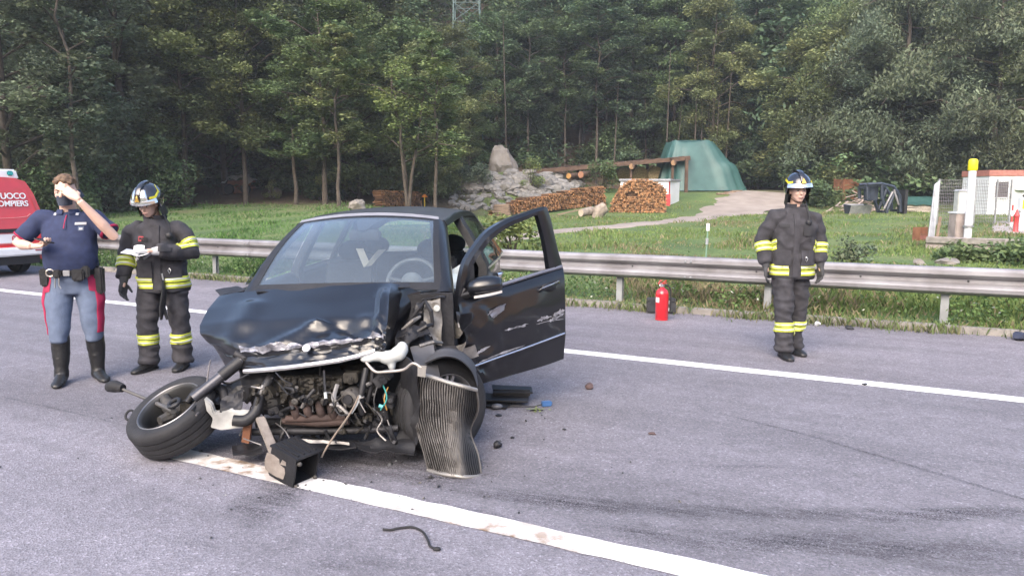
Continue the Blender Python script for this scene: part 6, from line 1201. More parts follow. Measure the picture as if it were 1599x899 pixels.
mb = MB(); mb.slab(fr, -DN * .045); mb.build('window_frame', PNT, door, smooth=40)
mb = MB(); tri = [(718, 460), (722, 432), (730, 408), (740, 414), (742, 452)]; mb.prism([dp(u, v, .004) + DI for u, v in tri], -DN * .03); mb.build('mirror_sail', PLB, door)
belt = [dp(u, v, .012) + DI for u, v in ((742, 455), (790, 443), (835, 429), (878, 416))]; mb = MB(); mb.slab([[p + Vector((0, 0, .012)) for p in belt], [p + DN * .006 for p in belt], [p - Vector((0, 0, .012)) for p in belt]], -DN * .02); mb.build('belt_moulding', M('satin_dark_trim', (.20, .20, .23), .3, .5), door, smooth=40)
st = [dp(u, v, .062 + .0) + DI for u, v in ((742, 571), (775, 559), (812, 546), (850, 532), (882, 520))]; mb = MB(); mb.slab([[p + Vector((0, 0, .006)) for p in st], [p + DN * .006 for p in st], [p - Vector((0, 0, .007)) for p in st]], -DN * .02); mb.build('side_trim', CHR, door, smooth=40)
h_ = [dp(u, v, k) + DI for u, v, k in ((842, 455, .045), (850, 451, .085), (862, 446, .085), (872, 441, .045))]; mb = MB(); mb.tube([cr1(h_, k / 4) for k in range(13)], .016, 8, flat=.7); mb.build('handle', PNT, door, smooth=40); mb = MB(); mb.tube([p + Vector((0, 0, .012)) + DN * .004 for p in [cr1(h_, k / 4) for k in range(13)]], .005, 6); mb.build('handle_trim', CHR, door, smooth=40)
c = dp(857, 449, .043) + DI; mb = MB(); mb.ell(c, (.075, .02, .034), Matrix.Rotation(DA, 3, 'Z') @ Matrix.Rotation(.12, 3, 'Y')); mb.build('handle_recess', PLB, door, smooth=True)
# door mirror
mc = dp(757, 449, .10) + DI; RZ = Matrix.Rotation(R(14), 3, 'Z') @ Matrix.Rotation(-.05, 3, 'Y'); mir = empty('mirror', mc); mir.parent = door
mb = MB(); rows = []
for i, (x, w, h) in enumerate(((-.125, .02, .022), (-.105, .05, .05), (-.06, .068, .07), (0, .075, .075), (.06, .072, .07), (.10, .06, .058), (.122, .035, .04))): rows.append([RZ @ Vector((x, -w * math.cos(a) * (1 if math.cos(a) > 0 else .6), h * math.sin(a) * (1 if math.sin(a) > 0 else .85) + .008 * i * .3)) for a in np.linspace(0, 6.283, 25)[:-1]])
mb.rings(rows); mb.build('housing', PNT, mir, smooth=50)
mb = MB(); mb.slab([[RZ @ Vector((x, -.068 * math.cos((x) / .125 * 1.1) - .008, -.045 + k + .03 * (x / .12) ** 2 * 0 + .012 * x / .12)) for x in np.linspace(-.085, .115, 9)] for k in (-.008, .008)], RZ @ Vector((0, .012, 0))); mb.build('indicator_strip', M('mirror_strip', (.62, .6, .58), .3, .3), mir, smooth=40)
mb = MB(); mb.tube([RZ @ Vector((-.10, .0, -.03)), RZ @ Vector((-.15, .03, -.05)), dp(728, 452, .0) + DI - mc], [.03, .03, .035], 10); mb.build('mirror_arm', PLB, mir, smooth=40)
# paint scraped off the door in pale streaks
SCU = M('paint_transfer', (.06, .06, .07), .5, .1, col2=(.38, .38, .42), scale=22, det=8); rs_ = random.Random(5)
def scuff(pts, w):
    q = [dp(u, v, .062) for u, v in pts]; a = []; b = []; n = (len(q) - 1) * 7
    for k in range(n + 1):
        p = cr1(q, k / 7); e = w * math.sin(math.pi * min(1, (k + .15) / (n + .3))) * rs_.uniform(.25, 1.2); a.append(p + Vector((0, 0, e)) + DI); b.append(p - Vector((0, 0, e * rs_.uniform(.4, 1))) + DI)
    mb = MB(); mb.slab([a, b], -DN * .006); mb.build('scuff', SCU, door)
for pts, w in (([(788, 516), (800, 513), (815, 508)], .010), ([(806, 512), (826, 506), (840, 500)], .014), ([(834, 504), (848, 497), (862, 494)], .018), ([(856, 502), (868, 497), (881, 489)], .02), ([(864, 493), (874, 488), (882, 484)], .022), ([(770, 497), (780, 488), (790, 474)], .010), ([(762, 492), (772, 483), (784, 476)], .006), ([(820, 512), (850, 503), (880, 498)], .004), ([(748, 566), (780, 553), (820, 539)], .008), ([(740, 556), (752, 548), (766, 540)], .014)): scuff(pts, w)
csheet('torn_edge', [dp(712, 486, .03) + DI, dp(742, 492, .07) + DI, dp(738, 500, .09) + DI, dp(716, 512, .05) + DI], .015, 16, PNT, 8, 8, .004, door, 51); csheet('torn_edge', [dp(722, 545, .05) + DI, dp(742, 538, .07) + DI, dp(748, 556, .07) + DI, dp(728, 562, .05) + DI], .012, 18, BARE, 8, 8, .004, door, 52); csheet('torn_edge', [dp(764, 486, .06) + DI, dp(790, 474, .075) + DI, dp(788, 484, .075) + DI, dp(768, 496, .065) + DI], .012, 20, M('satin_dark_trim', (.2, .2, .2)), 8, 6, .004, door, 53)
# ================================================================== PEOPLE
SKIN = M('skin', (.62, .41, .32), .55, var=.08, scale=20); HAIR = M('dark_hair', (.035, .025, .02), .7, var=.4, scale=60); HAIRB = M('brown_hair', (.12, .075, .045), .7, var=.4, scale=60); EYEW = M('eye_white', (.6, .58, .55), .3); EYED = M('eye_dark', (.03, .02, .015), .2); LIP = M('lip', (.33, .15, .13), .5)
NOMEX = M('fire_suit_cloth', (.038, .037, .043), .9, var=.3, scale=14, bump=.25, bscale=120); NOMEXD = M('fire_suit_dark', (.020, .020, .023), .8, var=.25); HIVIZ = M('hiviz_yellow', (.50, .56, .06), .5, var=.08, scale=20); SILVB = M('silver_band', (.55, .57, .50), .4, .2); LEATH = M('black_leather', (.016, .016, .017), .42, var=.3, scale=14, bump=.25, bscale=50); GLOVE = M('dark_glove', (.045, .046, .05), .85, var=.3, bump=.2); GLOVEG = M('grey_glove', (.34, .35, .37), .8, var=.15, bump=.2)
NAVY = M('navy_polo', (.022, .032, .082), .85, var=.15, scale=25, bump=.15, bscale=150); SLATE = M('blue_grey_trousers', (.12, .155, .23), .85, var=.14, scale=14, bump=.2, bscale=120); CRIM = M('crimson_stripe', (.33, .012, .06), .75); HBLK = M('helmet_black', (.012, .012, .016), .16, coat=1, var=.1); HSIL = M('helmet_silver', (.62, .64, .66), .16, .85); HYEL = M('helmet_yellow', (.75, .68, .04), .4); GOLD = M('helmet_gold', (.65, .42, .10), .3, .7); METAL = M('buckle', (.5, .5, .5), .3, .8)
def head_mb(mb, c, Rm, k=1.0):
    def A(o, r): mb.ell(c + Rm @ (Vector(o) * k), tuple(q * k for q in r), Rm, 16, 12)
    A((0, .014, .03), (.074, .095, .088)); A((0, -.02, -.032), (.062, .073, .085)); A((0, -.05, -.085), (.036, .034, .03)); A((0, -.078, .026), (.05, .018, .012)); A((0, -.088, -.064), (.025, .012, .011)); A((-.034, -.066, -.025), (.024, .022, .022)); A((.034, -.066, -.025), (.024, .022, .022))
    for s in (-1, 1): A((s * .076, .012, -.008), (.011, .022, .032))
    mb.tube([c + Rm @ (Vector((0, -.088, .012)) * k), c + Rm @ (Vector((0, -.104, -.018)) * k), c + Rm @ (Vector((0, -.108, -.034)) * k)], [.008 * k, .012 * k, .015 * k], 10)
def face_parts(body, c, Rm, k=1., hair=HAIR):
    for s in (-1, 1):
        mb = MB(); mb.ell(c + Rm @ (Vector((s * .030, -.079, .004)) * k), (.013, .009, .007), Rm, 10, 8); e = mb.build('eye', EYEW, body, smooth=True); mb = MB(); mb.ell(c + Rm @ (Vector((s * .030, -.086, .004)) * k), (.006, .004, .0065), Rm, 8, 6); mb.build('iris', EYED, e, smooth=True)
        mb = MB(); mb.tube([c + Rm @ (Vector((s * .014, -.096, .021)) * k), c + Rm @ (Vector((s * .03, -.094, .026)) * k), c + Rm @ (Vector((s * .048, -.082, .020)) * k)], [.004, .0048, .003], 6); mb.build('eyebrow', hair, body)
    mb = MB(); mb.tube([c + Rm @ (Vector((x, -.098 + 9 * x * x, -.063)) * k) for x in (-.024, -.01, 0, .01, .024)], [.002, .005, .0058, .005, .002], 8); mb.build('mouth', LIP, body, smooth=True)
def hand_mb(mb, w, d, pn, curl=.35, k=1., thumb=1, spread=.13, grip=0.):
    """palm and five fingers; d = hand direction, pn = palm normal, thumb = side"""
    d = Vector(d).normalized(); pn = Vector(pn); pn = (pn - d * pn.dot(d)).normalized(); s = d.cross(pn) * thumb
    for q in (-1, -.35, .35, 1): mb.tube([w - d * .01, w + d * .045 * k + s * (q * .026 * k), w + d * .09 * k + s * (q * .032 * k)], [.024 * k, .019 * k, .0145 * k], 8)
    L = (.072, .080, .074, .058)
    for i in range(4):
        q = (1, .36, -.32, -1)[i]; p = w + d * .09 * k + s * (q * .031 * k); dd = (d + s * (q * spread)).normalized(); pts = [p]; a = 0
        for j, f in enumerate((.42, .33, .25)):
            a += curl * (1 + .25 * i) * (1.0 if j else .7); p = p + (dd * math.cos(a) + pn * math.sin(a)) * (L[i] * k * f); pts.append(p)
        mb.tube(pts, [.0098 * k, .009 * k, .0083 * k, .0065 * k], 8)
    p = w + d * .022 * k + s * .03 * k; td = (d * .65 + s * .75 + pn * (.35 + grip)).normalized(); t2 = (d * .9 + s * .3 + pn * (.55 + grip)).normalized()
    mb.tube([p - s * .01, p + td * .03 * k, p + td * .03 * k + t2 * .03 * k, p + td * .03 * k + t2 * .052 * k], [.015 * k, .0125 * k, .0105 * k, .008 * k], 8)
def erings(mb, L, n=24, p=.85):
    rs = []
    for (x, y, z, rx, ry) in L: rs.append([Vector((x + rx * math.copysign(abs(math.cos(a)) ** p, math.cos(a)), y + ry * math.copysign(abs(math.sin(a)) ** p, math.sin(a)), z)) for a in np.linspace(0, 2 * math.pi, n + 1)[:-1]])
    mb.rings(rs)
def folds(amp, fx=7., fz=13., seed=0.):
    def f(co):
        a = mnoise.noise((co.x * fx + seed, co.y * fx, co.z * fz)); b = mnoise.noise((co.x * fx * 2.1 + co.z * 9, co.y * fx * 2, co.z * fz * 1.3 + seed)); return amp * (1 - 2 * abs(a)) * .8 + amp * .6 * b
    return f
def band(me, o, n, half, pred, name, mat, parent, off=.005):
    """ring of cloth cut out of a garment between two planes"""
    n = Vector(n).normalized(); o = Vector(o); bm = bmesh.new(); bm.from_mesh(me); bm.normal_update()
    for sgn in (1, -1):
        bmesh.ops.bisect_plane(bm, geom=bm.verts[:] + bm.edges[:] + bm.faces[:], plane_co=o + n * (half * sgn), plane_no=n * sgn, clear_outer=True)
    bmesh.ops.delete(bm, geom=[f for f in bm.faces if not pred(f.calc_center_median())], context='FACES')
    bm.normal_update()
    for v in bm.verts: v.co += v.normal * off
    m2 = bpy.data.meshes.new(name); bm.to_mesh(m2); bm.free(); ob = mesh_obj(name, m2, mat, parent, 60); md = ob.modifiers.new('s', 'SOLIDIFY'); md.thickness = .004; md.offset = 0; return ob
def double_band(me, o, n, pred, parent, w=.03, gap=.008):
    n = Vector(n).normalized(); o = Vector(o)
    for s in (-1, 1): b = band(me, o + n * s * (w / 2 + gap / 2), n, w / 2, pred, 'reflective_stripe', HIVIZ, parent); band(me, o + n * s * (w / 2 + gap / 2), n, w * .14, pred, 'silver_line', SILVB, b, .0075)
def boot(mb, a, toe, L=.27, w=.05, h=.1):
    """foot from ankle a pointing along toe"""
    t = Vector((toe[0], toe[1], 0)).normalized(); s = Vector((-t.y, t.x, 0)); g = Vector((a[0], a[1], 0)); pr_ = ((-.07, .034, .05), (-.05, .042, .085), (0, .046, h + .01), (.05, .047, h * .82), (.10, .05, .068), (.15, .05, .055), (.185, .038, .042), (.2, .018, .03))
    mb.rings([[g + t * (x * L / .27) + s * (math.cos(q) * ww) + Vector((0, 0, max(.004, hh * .5 + math.sin(q) * hh * .5))) for q in np.linspace(0, 6.283, 13)[:-1]] for x, ww, hh in pr_])
def helmet(parent, c, Rm, k=1., silver=False):
    root = empty('helmet', c); root.parent = parent
    # points on the shell: az 0 = front
    def sh(az, el, off=0.):
        r = Vector((math.sin(az) * math.cos(el) * .122, -math.cos(az) * math.cos(el) * .148, math.sin(el) * .132)); n = r.normalized(); return Rm @ ((r + n * off) * k)
    zl = lambda az: (.0 if abs(az) < .9 else .0 - .85 * sst((abs(az) - 1.0) / .7))
    rows = [[sh(az, zl(az) + (math.pi / 2 - zl(az)) * t) for az in np.linspace(-math.pi, math.pi, 33)] for t in np.linspace(0, 1, 12)]
    mb = MB(); mb.grid(rows, flip=True); o = mb.build('shell', HBLK, root, smooth=60); md = o.modifiers.new('s', 'SOLIDIFY'); md.thickness = .006
    rows = [[sh(az, el, .004 + .01 * (1 - t)) for az in np.linspace(-1.15, 1.15, 15)] for t, el in ((0, -.04), (.35, .06), (.7, .15), (1, .22))]
    mb = MB(); mb.slab(rows, Rm @ Vector((0, .005, 0))); mb.build('visor_band', HSIL, root, smooth=60)
    if silver:
        rows = [[sh(az, el, .004) for az in np.linspace(-.62, .62, 11)] for el in (.16, .4, .65, .9)]; mb = MB(); mb.slab(rows, Rm @ Vector((0, .004, -.002))); mb.build('chrome_visor', HSIL, root, smooth=60)
    rows = [[sh(w, el, .008 + .010 * math.cos(el - 1)) for w in (-.16, -.06, .06, .16)] for el in np.linspace(.3, 1.5, 7)] + [[sh(math.pi + w * -1, el, .008) for w in (-.16, -.06, .06, .16)] for el in np.linspace(1.45, .6, 5)]
    rows = [[Rm @ (Vector((x, -y, z)) * k) for x in (-.022, 0, .022)] for y, z in ((.150, .045), (.135, .085), (.10, .122), (.05, .142), (0, .149), (-.06, .140), (-.11, .105))]
    for r in rows: r[1] += Rm @ Vector((0, -.002, .008))
    mb = MB(); mb.slab(rows, Rm @ Vector((0, 0, -.02))); mb.build('crest', HBLK, root, smooth=50)
    for s in (-1, 1):
        mb = MB(); mb.slab([[sh(s * a, e, .004) for a, e in ((.75, .30), (1.15, .22), (1.65, .45), (2.1, .9))], [sh(s * a, e, .006) for a, e in ((.78, .40), (1.12, .36), (1.55, .56), (2.1, .96))]], Rm @ Vector((0, 0, -.003))); mb.build('yellow_flash', HYEL, root, smooth=60)
    mb = MB(); mb.prism([sh(a, e, .012) for a, e in ((-.16, .22), (.16, .22), (.06, .48), (0, .62), (-.06, .48))], Rm @ Vector((0, -.008, .002))); mb.build('badge', GOLD, root)
    rows = [[sh(az, -.55 + .1 * t, -.004) + Rm @ Vector((0, .02 * t, -.115 * t)) for az in np.linspace(1.25, 2 * math.pi - 1.25, 21)] for t in np.linspace(0, 1, 5)]
    mb = MB(); mb.slab(rows, Rm @ Vector((0, .004, 0))); mb.build('neck_guard', LEATH, root, smooth=60)
    for s in (-1, 1): mb = MB(); mb.tube([Rm @ Vector((s * .095, -.005, -.02)), Rm @ Vector((s * .088, -.03, -.10)), Rm @ Vector((s * .04, -.06, -.148)), Rm @ Vector((0, -.068, -.155))], .008, 6, flat=.4); mb.build('chin_strap', LEATH, root)
    return root
def firefighter(name, label, loc, rz, J, hr, gl, gr, silver, paper=False, headk=1.):
    root = empty(name, loc, rz, label, 'person', 'firefighters'); g = lambda k: Vector(J[k])
    Rm = Matrix.Rotation(hr[0], 3, 'Z') @ Matrix.Rotation(hr[1], 3, 'X') @ Matrix.Rotation(hr[2], 3, 'Y')
    hc = g('head'); mb = MB(); head_mb(mb, hc, Rm, headk); mb.tube([g('neck') + Vector((0, .01, -.08)), g('neck'), hc + Rm @ Vector((0, .02, -.05))], [.075, .058, .056], 14)
    T0 = g('pelvis'); S = g('neck')
    erings(mb, [(T0.x, T0.y, T0.z - .1, .15, .10), (T0.x, T0.y, T0.z + .12, .14, .095), (S.x, S.y, S.z - .25, .15, .10), (S.x, S.y, S.z - .1, .16, .085), (S.x, S.y, S.z, .07, .06)])
    for s in 'lr':
        mb.tube([g('sh' + s), g('el' + s), g('wr' + s)], [.045, .036, .026], 10); mb.tube([g('hip' + s), g('kn' + s), g('an' + s)], [.07, .052, .038], 10)
        d = (g('wr' + s) - g('el' + s)).normalized(); mb.tube([g('wr' + s), g('wr' + s) + d * .08], [.026, .02], 8)
    body = mesh_obj('body', remesh(mb, .0075, 3), SKIN, root); face_parts(body, hc, Rm, headk)
    # stubble-free face, short hair under the helmet
    # trousers
    mb = MB(); erings(mb, [(T0.x, T0.y, T0.z - .16, .17, .12), (T0.x, T0.y, T0.z - .02, .185, .135), (T0.x, T0.y, T0.z + .12, .18, .13)])
    for s in 'lr':
        h, k, a = g('hip' + s), g('kn' + s), g('an' + s); mb.tube([h + Vector((0, 0, .03)), h.lerp(k, .5), k, k.lerp(a, .5), a + Vector((0, -.005, .02)), a + Vector((0, -.01, -.045))], [.104, .096, .082, .078, .080, .086], 18)
    tm = remesh(mb, .011, 4, folds(.021, 5.5, 11, 1)); mesh_obj('trousers', tm, NOMEX, root)
    for s in 'lr':
        k, a = g('kn' + s), g('an' + s); o = k.lerp(a, .48); x0 = o.x; double_band(tm, o, (a - k), lambda c, x0=x0, s=s: (c.x - x0) * (1 if s == 'l' else -1) > -.088, root, .042)
    # jacket
    mb = MB(); hz_ = J['hem']; erings(mb, [(T0.x, T0.y, hz_, .215, .155), (T0.x, T0.y, hz_ + .08, .212, .155), (T0.x * .6 + S.x * .4, T0.y, T0.z + .16, .205, .15), (T0.x * .4 + S.x * .6, T0.y - .005, S.z - .30, .215, .155), (S.x, S.y, S.z - .18, .20, .14), (S.x, S.y, S.z - .10, .155, .105), (S.x, S.y, S.z - .03, .105, .085), (S.x, S.y - .005, S.z - .005, .085, .085)], 28)
    for s in 'lr':
        sh_, e, w = g('sh' + s), g('el' + s), g('wr' + s); mb.tube([sh_.lerp(S, .35) + Vector((0, 0, -.06)), sh_ + Vector((0, 0, -.03)), sh_.lerp(e, .5), e, e.lerp(w, .5), e.lerp(w, .93)], [.082, .080, .072, .068, .062, .060], 16)
    jm = remesh(mb, .011, 4, folds(.021, 5.5, 8, 4)); jk = mesh_obj('jacket', jm, NOMEX, root)
    for s in 'lr':
        sh_, e, w = g('sh' + s), g('el' + s), g('wr' + s); o = e.lerp(w, .30) if (e - w).z > .1 else sh_.lerp(e, .72); n = (w - e) if (e - w).z > .1 else (e - sh_)
        double_band(jm, o, n, lambda c, o=o, sx=(1 if o.x > T0.x else -1): (c - o).length < .16 and (c.x - T0.x) * sx > .17, root, .045)
    o = Vector((T0.x, T0.y, hz_ + .085)); double_band(jm, o, (0, 0, 1), lambda c: abs(c.x - T0.x) > .055 and (c.x - T0.x) ** 2 < .0576, root, .05)
    # front flap, pockets, collar, radio
    fy = lambda x, z: T0.y - .163 - .0 * abs(x)
    def front(x, z): # ray to the cloth front
        best = 0
        bm_ = jm.vertices; return None
    from mathutils.bvhtree import BVHTree
    bv = BVHTree.FromPolygons([v.co for v in jm.vertices], [p.vertices for p in jm.polygons])
    def fr(x, z, off=.004):
        h = bv.ray_cast(Vector((x, -1.2, z)), Vector((0, 1, 0))); return (h[0] + Vector((0, -off, 0))) if h[0] else Vector((x, -.15, z))
    def patchq(nm, x0, x1, z0, z1, mat, th=.008, n=5, par=jk):
        rows = [[fr(x0 + (x1 - x0) * i / (n - 1), z0 + (z1 - z0) * j / (n - 1), .002) for i in range(n)] for j in range(n)]; q = MB(); q.slab(rows, (0, -th, 0)); return q.build(nm, mat, par, smooth=40)
    cx = T0.x
    patchq('front_flap', cx - .028, cx + .028, hz_ + .02, S.z - .06, NOMEX, .010, 12); patchq('name_patch', cx - .15, cx - .07, S.z - .20, S.z - .165, NOMEXD, .004); patchq('chest_pocket', cx + .06, cx + .16, S.z - .28, S.z - .17, NOMEXD, .012); patchq('lower_pocket', cx - .19, cx - .05, hz_ + .13, hz_ + .28, NOMEX, .014); patchq('lower_pocket', cx + .05, cx + .19, hz_ + .13, hz_ + .28, NOMEX, .014)
    if silver: patchq('red_badge', cx - .155, cx - .11, S.z - .20, S.z - .155, M('red_badge', (.45, .05, .06), .6), .004)
    q = MB(); p = fr(cx + .11, S.z - .15, .03); q.ell(p, (.032, .022, .03)); rad = q.build('radio_microphone', PLB, jk, smooth=True); q = MB(); q.tube([p, p + Vector((.01, .02, .06)), Vector((S.x + .08, S.y - .04, S.z + .06))], .007, 6); q.build('cord', PLB, rad); q = MB(); q.tube([p + Vector((0, .005, -.02)), p + Vector((.02, .0, -.1)), fr(cx + .13, S.z - .33, .015)], .006, 6); q.build('cord', PLB, rad)
    q = MB(); p = fr(cx + .10, hz_ + .19, .015); q.tube([p + Vector((0, 0, .03)), p + Vector((.012, -.004, .01)), p + Vector((0, -.006, -.02)), p + Vector((-.012, -.004, .01)), p + Vector((0, 0, .03))], .004, 6); q.build('carabiner', METAL, jk)
    # collar
    q = MB(); rows = [[Vector((S.x + math.sin(a) * (.085 + .012 * t), S.y - math.cos(a) * (.082 + .012 * t), S.z - .03 + .06 * t)) for a in np.linspace(.16, 2 * math.pi - .16, 25)] for t in np.linspace(0, 1, 4)]; q.slab(rows, lambda p: Vector(((p[0] - S.x) * .1, (p[1] - S.y) * .1, 0))); q.build('collar', NOMEX, jk, smooth=60)
    # gloves
    for s, (dirv, pn, curl, mat, th) in (('l', gl), ('r', gr)):
        w = g('wr' + s); d = Vector(dirv).normalized(); q = MB(); hand_mb(q, w + d * .02, d, pn, curl, 1.12, th); q.tube([w - d * .06, w + d * .03], [.05, .034], 12); go = mesh_obj('glove', remesh(q, .005, 2), mat, root)
    # boots
    for s in 'lr':
        q = MB(); a = g('an' + s); boot(q, (a.x, a.y), J['toe' + s], .29); q.tube([(a.x, a.y + .01, .05), (a.x, a.y + .005, .16)], [.056, .054], 12); mesh_obj('boot', remesh(q, .009, 3), LEATH, root)
        so = MB(); t = Vector((J['toe' + s][0], J['toe' + s][1], 0)).normalized(); sp_ = Vector((-t.y, t.x, 0)); so.prism([Vector((a.x, a.y, .001)) + t * x + sp_ * y for x, y in ((-.085, -.03), (-.085, .03), (.02, .048), (.13, .054), (.20, .03), (.215, 0), (.20, -.03), (.13, -.054), (.02, -.048))], (0, 0, .022)); so.build('sole', RUB, root, bevel=.004)
    helmet(root, hc + Rm @ Vector((0, .012, .042)), Rm, 1.06, silver)
    return root, fr
# firefighter standing alone by the edge line
J2 = dict(head=(.025, -.02, 1.665), neck=(.02, .01, 1.505), pelvis=(0, .02, .95), shl=(.215, .02, 1.415), ell=(.275, .05, 1.15), wrl=(.275, -.03, .94), shr=(-.18, .0, 1.435), elr=(-.285, .03, 1.17), wrr=(-.265, -.06, .935), hipl=(.09, .04, .90), knl=(.105, .06, .50), anl=(.10, .12, .11), hipr=(-.085, .0, .90), knr=(-.07, -.07, .50), anr=(-.065, -.10, .11), toel=(.25, -1), toer=(.1, -1), hem=.80)
ff2, _ = firefighter('person', 'firefighter in black suit standing alone beyond the edge line, arms hanging', gp(1229, 555), R(-4), J2, (R(4), R(3), R(-2)), ((.0, -.15, -1), (-1, -.3, 0), .28, GLOVE, 1), ((.0, -.12, -1), (1, -.3, 0), .28, GLOVE, -1), False)
for sx in (-.045,): q = MB(); q.ell((sx, -.10, .105), (.034, .04, .03)); q.build('yellow_tongue', HIVIZ, ff2, smooth=True)
# firefighter reading the paper
J1 = dict(head=(-.035, -.085, 1.55), neck=(-.01, -.005, 1.41), pelvis=(.03, .02, .90), shl=(.205, .02, 1.33), ell=(.315, -.05, 1.10), wrl=(.06, -.27, 1.13), shr=(-.215, .03, 1.33), elr=(-.295, .05, 1.06), wrr=(-.295, -.06, .86), hipl=(.115, .02, .85), knl=(.15, .0, .47), anl=(.16, .02, .11), hipr=(-.085, .02, .85), knr=(-.125, -.02, .47), anr=(-.13, -.02, .11), toel=(-.1, -1), toer=(-.5, -1), hem=.745)
ff1, _ = firefighter('person', 'firefighter with bowed head reading a white paper beside the wreck', gp(258, 576), R(8), J1, (R(-14), R(22), 0), ((-1, -.25, -.10), (0, -.35, -1), .55, GLOVEG, -1), ((-.05, -.25, -1), (1, -.4, 0), .3, GLOVE, -1), True)
q = MB(); q.tube([(.075, -.17, .86), (.085, -.19, .74), (.06, -.185, .60), (.045, -.18, .50)], [.02, .045, .05, .02], 10, flat=.5); q.tube([(.07, -.18, .62), (.10, -.185, .50)], [.02, .012], 8); q.build('hanging_gloves', LEATH, ff1, smooth=40); q = MB(); q.tube([(.07, -.165, .92), (.078, -.17, .86)], .008, 6); q.build('carabiner', METAL, ff1)
pp = empty('paper_sheet', ff1.matrix_world @ Vector((0, 0, 0)) if False else gp(258, 576), R(8), 'folded white paper held by the firefighter with the bowed head', 'paper'); q = MB()
q.slab([[Vector((-.205 + .045 * i, -.36 + .04 * j, 1.105 + .012 * math.sin(i * 1.4) + .02 * (i == 0) + .006 * j)) for i in range(6)] for j in range(5)], (0, 0, .002)); q.build('sheet', M('paper_white', (.78, .79, .8), .7), pp, smooth=30); q = MB(); q.slab([[Vector((-.12 + .03 * i, -.30 + .01 * j, 1.12 + .02 * j + .008 * math.sin(i))) for i in range(4)] for j in range(4)], (0, .002, 0)); q.build('folded_flap', M('paper_white', (.78, .79, .8)), pp, smooth=30)
